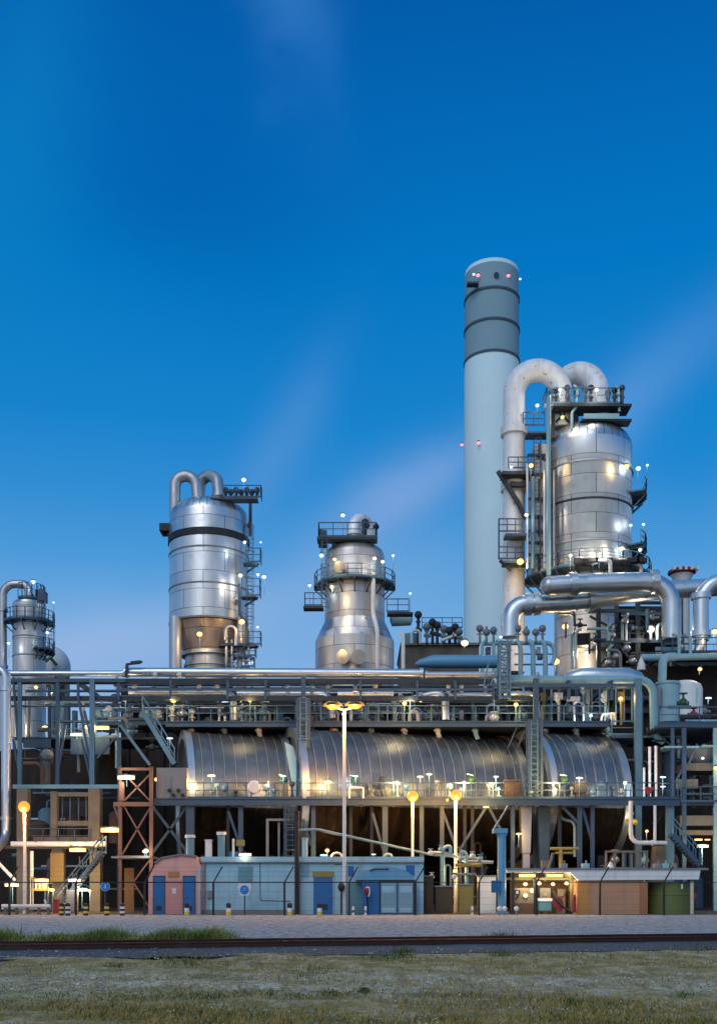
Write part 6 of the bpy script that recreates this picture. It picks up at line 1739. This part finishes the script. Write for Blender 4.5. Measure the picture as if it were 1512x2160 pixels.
# pump skid in the gap behind the fence
D = 61.5
for i, (x0, x1, y0, mt, lab) in enumerate(((918, 955, 1872, 'brown', 'brown cabinet standing in the gap past the pale cabin'), (896, 914, 1850, 'brown', 'narrow dark brown cabinet next to the pale cabin corner'), (968, 998, 1868, 'yellow_dull', 'amber-lit box in the pump skid near the white cabinet'), (1010, 1046, 1850, 'white', 'white metal cabinet beside the blue column'))):
    T = Thing('equipment_cabinet', lab, 'cabinet', V((x0 + x1) / 2, 1931, D))
    T.part('body', MB().pbox(x0, x1, y0, 1929, D, .9), M[mt])
    T.part('door', MB().pbox(x0 + 2, x1 - 2, y0 + 4, 1924, D - .03, .03), M[mt])
    T.part('top', MB().pbox(x0 - 1.5, x1 + 1.5, y0 - 3, y0, D - .08, 1.06), M['grey'])
for i, (pts, w, mt, lab) in enumerate((
        ([(905, 1800, 62), (940, 1800, 62), (985, 1818, 62), (1040, 1820, 62)], 7, 'alu_pipe_dull', 'pale pipe stepping down over the pump skid'),
        ([(934, 1870, 62), (934, 1790, 62), (950, 1784, 62), (950, 1800, 62)], 8, 'pale', 'yellowish hooped pipe rising out of the pump skid'),
        ([(960, 1826, 61.8), (1016, 1826, 61.8)], 8, 'yellow_dull', 'ochre level pipe above the amber-lit box'),
        ([(956, 1845, 61.7), (1004, 1845, 61.7)], 6, 'grey', 'grey level pipe above the amber-lit box'),
        ([(984, 1870, 61.9), (984, 1800, 61.9), (972, 1796, 61.9)], 7, 'pale', 'pale upright pipe beside the amber-lit box'))):
    pipe('skid_pipe', lab, pts, w, M[mt], 1.0, seg=10)
for i, (px, py) in enumerate(((908, 1800), (930, 1792), (958, 1850), (972, 1812), (996, 1806), (1012, 1812), (910, 1850))):
    solo('hand_valve', 'small pale valve on the pipes of the pump skid', 'valve', MB().ball(V(px, py, 61.7), .16, 10, 6).tube([V(px - 6, py + 2, 61.7), V(px + 6, py - 1, 61.7)], .07, 8).tube([V(px, py, 61.7), V(px, py - 8, 61.7)], .04, 6).tube([V(px, py - 8, 61.7), V(px, py - 9, 61.7)], .15, 12), M['pale' if i % 2 else 'white'], 'valves of the pump skid')
# blue column
D = 59.2
T = Thing('blue_column', 'stout blue column with a wide head plate standing by the white cabinet', 'column', V(1058, 1931, D))
T.part('shaft', MB().tube([V(1058, 1931, D), V(1058, 1760, D)], S(9, D), 18), M['sky_blue'])
T.part('head', MB().pbox(1041, 1071, 1748, 1758, D - .35, .7).tube([V(1058, 1758, D), V(1058, 1764, D)], S(11, D), 18), M['sky_blue'])
T.part('bolt_ring', MB().tube([V(1058, 1928, D), V(1058, 1924, D)], S(13, D), 18), M['sky_blue'])
solo('callbox', 'bright blue box mounted on the side of the blue column', 'box', MB().pbox(1037, 1056, 1858, 1884, D - .45, .3).pbox(1040, 1053, 1862, 1874, D - .48, .03), M['blue'])
pipe('small_bracket_pipe', 'slim pale pipe crossing behind the blue column head', [(1040, 1752, 62), (1072, 1700, 62)], 4, M['steel_light'], 0, seg=8)

# pump shelter
D = 60.0
T = Thing('pump_shelter', 'open pump shelter with a long pale flat roof lit from beneath', 'shelter', V(1270, 1931, D))
rf = T.part('roof', MB().prism([(X(1068, D), Z(1841, D)), (X(1200, D), Z(1841, D)), (X(1218, D), Z(1858, D)), (X(1470, D), Z(1856, D)), (X(1474, D), Z(1836, D)), (X(1068, D), Z(1833, D))], D - .3, D + 4), M['white'])
T.part('roof_rim', MB().box(X(1066, D), X(1490, D), D - .34, D - .3, Z(1836.5, D), Z(1832, D)), M['grey'], rf)
for px in (1082, 1128, 1206):
    T.part('post', MB().bar(V(px, 1931, D), V(px, 1841, D), .14), M['yellow_dull' if px > 1200 else 'steel_dark'])
T.part('back_wall', MB().pbox(1076, 1216, 1846, 1931, D + 2.6, .1), M['brown'])
T.part('beam', MB().pbox(1070, 1212, 1852, 1857, D + .2, .2), M['yellow_dull'])
for px in (1112, 1170):
    lf = Thing('strip_light', 'yellow strip light under the shelter roof, ' + ('above the gauge panel' if px == 1112 else 'above the dark teal bin'), 'lamp', V(px, 1851, D))
    lf.part('tube', MB().pbox(px - 17, px + 17, 1845, 1851, D - .1, .1), M['tube'])
    lf.part('fitting', MB().pbox(px - 19, px + 19, 1842, 1845, D - .14, .2), M['grey'])
    ld = bpy.data.lights.new('strip_lamp_light', 'POINT')
    ld.energy = 110
    ld.color = LCOL['yellow']
    ld.shadow_soft_size = .3
    lo = bpy.data.objects.new('strip_lamp_light', ld)
    COL.objects.link(lo)
    lo.parent = lf.o
    lo.location = (0, .4, -.25)
for lab, px, py in (('round lamp on the shelter beam above the gauge panel', 1108, 1866), ('small round lamp on the shelter beam by the fence post', 1137, 1864), ('round lamp on the shelter beam over the dark teal bin', 1166, 1866), ('round lamp on the shelter beam by the orange wall', 1195, 1864)):
    lamp(lab, px, py, D + .1, 'warm', 35, .13, 0)
T = Thing('gauge_stand', 'pale gauge panel on a brown base under the strip light', 'panel', V(1106, 1931, D + .8))
T.part('board', MB().pbox(1080, 1128, 1874, 1906, D + .8, .2), M['concrete'])
T.part('base', MB().pbox(1078, 1128, 1906, 1930, D + .7, .5), M['brown'])
for px, py in ((1092, 1882), (1108, 1890), (1122, 1880)):
    T.part('gauge', MB().tube([V(px, py, D + .8), V(px, py, D + .68)], .13, 14), M['white'])
T.part('hose', MB().tube([V(1085, 1880, D + .6), V(1096, 1878, D + .6), V(1094, 1890, D + .6), V(1086, 1898, D + .6)], .04, 6), M['black'])
T = Thing('waste_bin', 'dark teal bin with a white lid under the pump shelter', 'bin', V(1150, 1931, D + .5))
T.part('bin_body', MB().pbox(1137, 1163, 1902, 1922, D + .5, .6), M['teal'])
T.part('lid', MB().pbox(1135, 1165, 1896, 1902, D + .45, .7), M['white'])
T.part('wheel', MB().tube([V(1142, 1926, D + .5), V(1142, 1926, D + .7)], .08, 10), M['black'])
T.part('wheel', MB().tube([V(1158, 1926, D + .5), V(1158, 1926, D + .7)], .08, 10), M['black'])
for i, (px, w, y0) in enumerate(((1150, 22, 1874), (1184, 16, 1876))):
    solo('gauge_case', 'grey case with a dark round dial at the back of the shelter' if i == 0 else 'narrow pale case at the shelter back beside the orange wall', 'case', MB().pbox(px - w / 2, px + w / 2, y0, 1930, D + 1.6, .4).tube([V(px, 1886, D + 1.6), V(px, 1886, D + 1.5)], .16, 14), M['grey' if i == 0 else 'concrete'])
T = Thing('hose_reel', 'red and black hose trailing from the shelter to the ground', 'hose', V(1180, 1931, D - .2))
T.part('hose', MB().tube([V(1166, 1880, D), V(1174, 1900, D - .2), V(1186, 1912, D - .3), V(1206, 1928, D - .4)], .07, 8, .4), M['black'])
T.part('reel', MB().tube([V(1176, 1904, D - .1), V(1176, 1904, D + .2)], .32, 18).tube([V(1180, 1918, D - .1), V(1180, 1918, D + .1)], .2, 14), M['red'])
solo('extinguisher_post', 'narrow red post at the corner of the orange wall', 'post', MB().pbox(1209, 1215, 1892, 1926, D - .5, .2).tube([V(1212, 1892, D - .4), V(1212, 1888, D - .4)], .06, 8), M['red'])
T = Thing('brick_store', 'low store with orange-tan walls under the shelter roof', 'store', V(1290, 1931, D - .2))
T.part('wall', MB().prism([(X(1217), 0), (X(1352), 0), (X(1352), Z(1858, D)), (X(1217), Z(1858, D))], D - .1, D + 3), M['tan'])
T.part('corner_panel', MB().pbox(1217, 1242, 1861, 1929, D - .16, .06), paint('orange_panel', (0.50, 0.22, 0.06), .7, grime=.3))
T.part('end_post', MB().pbox(1350, 1366, 1860, 1929, D - .2, .3), paint('rust_panel', (0.34, 0.15, 0.07), .7, grime=.3))
T = Thing('storage_tank', 'olive green upright tank at the end of the shelter roof', 'tank', V(1411, 1931, D + 1.4))
c = V(1411, 0, D + 1.3)
rr = S(46, D + 1.3)
T.part('tank_shell', MB().lathe(c.x, c.y, [(rr, 0), (rr, zz(1890, D)), (rr + .03, zz(1889, D)), (rr + .03, zz(1887, D)), (rr, zz(1886, D)), (rr, zz(1862, D)), (.01, zz(1861, D))], 48), M['olive'])
T.part('tap', MB().tube([V(1438, 1866, D - .1), V(1438, 1876, D - .1)], .06, 8), M['white'])
T = Thing('downpipe_rack', 'cream post with red bands beside the olive green tank', 'post', V(1460, 1931, D))
T.part('post', MB().tube([V(1459, 1931, D), V(1459, 1860, D)], .11, 10), paint('cream_paint', (.62, .52, .36), .6))
T.part('band', MB().tube([V(1466, 1886, D), V(1466, 1896, D)], .1, 8), M['red'])
T.part('band', MB().tube([V(1466, 1870, D), V(1466, 1880, D)], .1, 8), M['black'])
# things on the shelter roof
solo('roof_cone', 'white cone-shaped vent on the pale shelter roof', 'vent', MB().lathe(X(1293, D), D + .6, [(.22, Z(1833, D)), (.16, Z(1826, D)), (.08, Z(1820, D)), (.01, Z(1818, D))], 14), M['white'])
T = Thing('roof_frame', 'brown slatted timber frame behind the shelter roof', 'frame', V(1320, 1833, 63.8))
for px in (1278, 1296, 1314, 1332, 1350, 1364):
    T.part('post', MB().bar(V(px, 1870, 63.8), V(px, 1796, 63.8), .12), M['concrete'])
T.part('rail', MB().bar(V(1276, 1797, 63.7), V(1366, 1797, 63.7), .12).bar(V(1276, 1832, 63.7), V(1366, 1832, 63.7), .1), M['concrete'])
for i, px in enumerate((1190, 1236, 1388, 1404, 1420)):
    solo('roof_fitting', 'small grey fitting box standing on the shelter roof', 'box', MB().pbox(px - 7, px + 7, 1822, 1833, D + 1, .5).tube([V(px, 1822, D + 1.2), V(px, 1816, D + 1.2)], .05, 6), M['pale' if i % 2 else 'grey'], 'fittings on the shelter roof')
solo('leaning_post', 'pale leaning post with a square head behind the shelter roof', 'post', MB().bar(V(1148, 1860, 62), V(1166, 1800, 62), .14).pbox(1143, 1160, 1816, 1838, 62.3, .3), M['concrete'])
solo('roof_pipe_bank', 'ochre pipe frame in the dark behind the shelter roof', 'frame', MB().tube([V(1160, 1791, 65), V(1220, 1791, 65)], .1, 8).tube([V(1183, 1791, 65), V(1183, 1835, 65)], .12, 8).tube([V(1170, 1800, 65), V(1210, 1800, 65)], .08, 8), M['yellow_dull'])

# ------------------------------------------------------------------ street lamps
def street_lamp(label, px, py, D, py_base, r, kind, power):
    q = V(px, py_base, D)
    T = Thing('street_lamp', label, 'street lamp', (q.x, D, max(0, q.z)), 'sodium street lamps')
    T.part('pole', MB().tube([(q.x, D, max(0, q.z)), V(px, py + 6, D)], [r * 1.3, r], 10), M['white'])
    hd = []
    if kind == 'double':
        T.part('arm', MB().tube([V(px - 22, py, D), V(px, py + 6, D), V(px + 22, py - 1, D)], .06, 8), M['steel_light'])
        hd = [(px - 24, py), (px + 22, py - 1)]
    else:
        hd = [(px, py)]
    for hx_, hy in hd:
        c = V(hx_, hy, D)
        if kind == 'double':
            h = T.part('lamp_head', MB().prism([(c.x - .55, c.z + .06), (c.x + .55, c.z + .06), (c.x + .35, c.z + .26), (c.x - .35, c.z + .26)], D - .25, D + .25), M['steel_dark'])
            T.part('lens', MB().lathe(c.x, D, [(.01, c.z - .14), (.25, c.z - .10), (.42, c.z + .06)], 16), M['bulb_sodium'], h)
        else:
            h = T.part('lamp_head', MB().box(c.x - .22, c.x + .22, D, D + .3, c.z - .25, c.z + .30), M['steel_dark'])
            T.part('lens', MB().ball((c.x, D - .12, c.z), .33, 14, 9), M['bulb_sodium'], h)
        ld = bpy.data.lights.new('sodium_light', 'POINT')
        ld.energy = power
        ld.color = LCOL['sodium']
        ld.shadow_soft_size = .25
        lo = bpy.data.objects.new('sodium_light', ld)
        COL.objects.link(lo)
        lo.parent = T.o
        lo.location = Vector((c.x, D - .5, c.z - .35)) - T.loc
    return T


street_lamp('tall pale street lamp with two glowing orange heads in front of the cabins', 726, 1492, 58.9, 1931, .085, 'double', 1300)
street_lamp('brightest orange lamp, on a pole beside the white edge pipe', 52, 1703, 60.5, 1931, .08, 'single', 1200)
street_lamp('orange lamp on a slim pole above the second cabin roof', 870, 1681, 63.2, 1931, .075, 'single', 1300)
street_lamp('orange lamp on a pole next to the sloping struts past the cabin', 961, 1679, 63.2, 1931, .09, 'single', 1300)
lamp('small warm lamp close beside the orange lamp past the cabin', 943, 1688, 63.2, 'sodium', 60, .1, 4)

# ------------------------------------------------------------------ fence, signs, bollards
D = 57.8
T = Thing('wire_fence', 'dark wire fence with cranked posts running in front of the cabins', 'fence', V(640, 1931, D))
posts = [20, 160, 305, 450, 600, 736, 876, 1010, 1131, 1265, 1400, 1530]
for px in posts:
    T.part('post', MB().bar(V(px, 1932, D), V(px, 1861, D), .11).bar(V(px, 1862, D), V(px + 19, 1829, D), .07), M['black'])
T.part('top_rail', MB().tube([V(-60, 1862, D), V(905, 1862, D)], .035, 6), M['black'])
T.part('top_rail', MB().tube([V(905, 1862, D), V(1600, 1862, D)], .02, 6), M['black'])
wb = MB()
for k in range(3):
    u = .35 + k * .3
    a = V(-60 + 19 * u, 1861 - 33 * u, D)
    b = V(1600 + 19 * u, 1861 - 33 * u, D)
    wb.bar(a, b, .008)
T.part('barbed_wire', wb, M['steel_dark'])
wm = MB()
for k in range(5):
    py = 1868 + k * 13.5
    wm.bar(V(-60, py, D + .02), V(1600, py, D + .02), .006)
xa, xb = V(-60, 0, D).x, V(1600, 0, D).x
T.part('wire_mesh', wm, M['steel_dark'])


def bollard(label, px, scheme, D=57.2):
    q = V(px, 1932, D)
    h = S(27, D)
    T = Thing('bollard', label, 'bollard', (q.x, D, 0), 'striped bollards by the fence')
    r = .13
    cols = {'bands': ['black', 'yellow', 'black', 'yellow', 'black'], 'bwy': ['yellow', 'white', 'black'], 'white': ['yellow', 'white', 'yellow']}[scheme]
    if scheme == 'bands' and px in (143, 258):
        cols = ['black', 'white', 'black', 'white', 'black']
    zs = np.linspace(0, h * .88, len(cols) + 1)
    for c_, z0, z1 in zip(cols, zs, zs[1:]):
        T.part('stripe', MB().lathe(q.x, D, [(r, z0), (r, z1)], 16), M[c_])
    T.part('cap', MB().lathe(q.x, D, [(r, h * .88), (r * .8, h * .95), (.01, h)], 16), M[cols[-1]])


bollard('black and yellow banded bollard next to the dark red box', 130, 'bands')
bollard('black and white banded bollard paired close beside the yellow banded one', 143, 'bands')
bollard('black and yellow banded bollard under the ground stair', 181, 'bands')
bollard('black and yellow banded bollard below the round blue sign', 225, 'bands')
bollard('black and white banded bollard at the foot of the scaffold', 258, 'bands')
bollard('black-topped bollard in front of the salmon kiosk door', 394, 'bwy')
bollard('black-topped bollard in front of the pale cabin near the teal panel', 482, 'bwy')
bollard('black-topped bollard beside the dark pole and cranked fence post', 611, 'bwy')
bollard('black-topped bollard in front of the blue cabin door', 674, 'bwy')
for px, lab in ((745, 'white and red marker post at the foot of the street lamp'), (771, 'small pale marker post by the sky-blue shed'), (996, 'white marker post in front of the amber-lit box')):
    q = V(px, 1932, 57.3)
    T = Thing('marker_post', lab, 'post', (q.x, 57.3, 0), 'marker posts at the fence')
    T.part('post', MB().lathe(q.x, 57.3, [(.07, 0), (.07, S(17, 57.3)), (.01, S(20, 57.3))], 12), M['white'])
    T.part('band', MB().lathe(q.x, 57.3, [(.075, S(6, 57.3)), (.075, S(11, 57.3))], 12), M['red' if px == 745 else 'grey'])
for px, lab in ((1053, 'white globe marker at the foot of the blue column, nearest it'), (1064, 'white globe marker at the foot of the blue column, second of the two'), (1089, 'white globe marker in front of the gauge panel')):
    q = V(px, 1920, 57.4)
    T = Thing('globe_marker', lab, 'marker light', (q.x, 57.4, 0), 'globe markers by the blue column')
    T.part('globe', MB().ball((q.x, 57.4, .36), .14, 14, 9), M['white'])
    T.part('stem', MB().tube([(q.x, 57.4, 0), (q.x, 57.4, .3)], .05, 8), M['grey'])


def disc_sign(label, px, py, r, D, y0, board=None):
    q = V(px, 1932, D)
    T = Thing('road_sign', label, 'sign', (q.x, D, 0), 'round blue signs')
    T.part('post', MB().tube([(q.x, D + .03, 0), V(px, py, D + .03)], .035, 8), M['steel_dark'])
    if board:
        T.part('board', MB().prism([V_(px + dx, py + dy, D) for dx, dy in board], D - .02, D + .01), M['white'])
    T.part('disc', MB().tube([V(px, py, D - .03), V(px, py, D - .06)], S(r, D), 28), M['sign_blue'])
    T.part('disc_rim', MB().tube([V(px, py, D - .02), V(px, py, D - .035)], S(r * 1.1, D), 28), M['white'] if not board else M['sign_blue'])
    T.part('symbol', MB().pbox(px - r * .12, px + r * .12, py - r * .5, py + r * .55, D - .08, .02).prism([V_(px - r * .4, py + r * .1, D), V_(px, py + r * .6, D), V_(px + r * .4, py + r * .1, D)], D - .08, D - .062), M['white'] if not board else M['cabin'])


V_ = lambda px, py, D: (V(px, 0, D).x, zz(py, D))
M['sign_blue'] = paint('sign_blue', (0.02, 0.20, 0.62), .4, grime=.15)
disc_sign('round blue sign on a thin post left of the rust-red scaffold', 222, 1871, 9, 58.3, 1931)
disc_sign('round blue sign on a white board and thin post before the pale cabin', 516, 1878, 9, 58.3, 1931, board=[(-15, -6), (-8, 12), (8, 12), (15, -6), (12, -14), (-12, -14)])
for px, py, lab, d0 in ((720, 1872, 'dark pump figure-like hydrant box on a post at the street lamp', 58.6), (775, 1880, 'small red and white life-ring box on the blue shed front', 58.8)):
    q = V(px, 1932, d0)
    T = Thing('hydrant_box', 'dark rounded box on a post beside the street lamp' if px == 720 else 'small dark box with a white curved hose on a post by the blue shed', 'box', (q.x, d0, 0))
    T.part('post', MB().tube([(q.x, d0, 0), V(px, py, d0)], .05, 8), M['black'])
    T.part('case', MB().ball(V(px, py, d0), .2, 12, 8, 1.3), M['black' if px == 720 else 'red'])
    if px != 720:
        T.part('hose', MB().tube([V(772, 1874, d0 - .2), V(778, 1872, d0 - .2), V(780, 1884, d0 - .2), V(777, 1892, d0 - .2)], .04, 8, .1), M['white'])
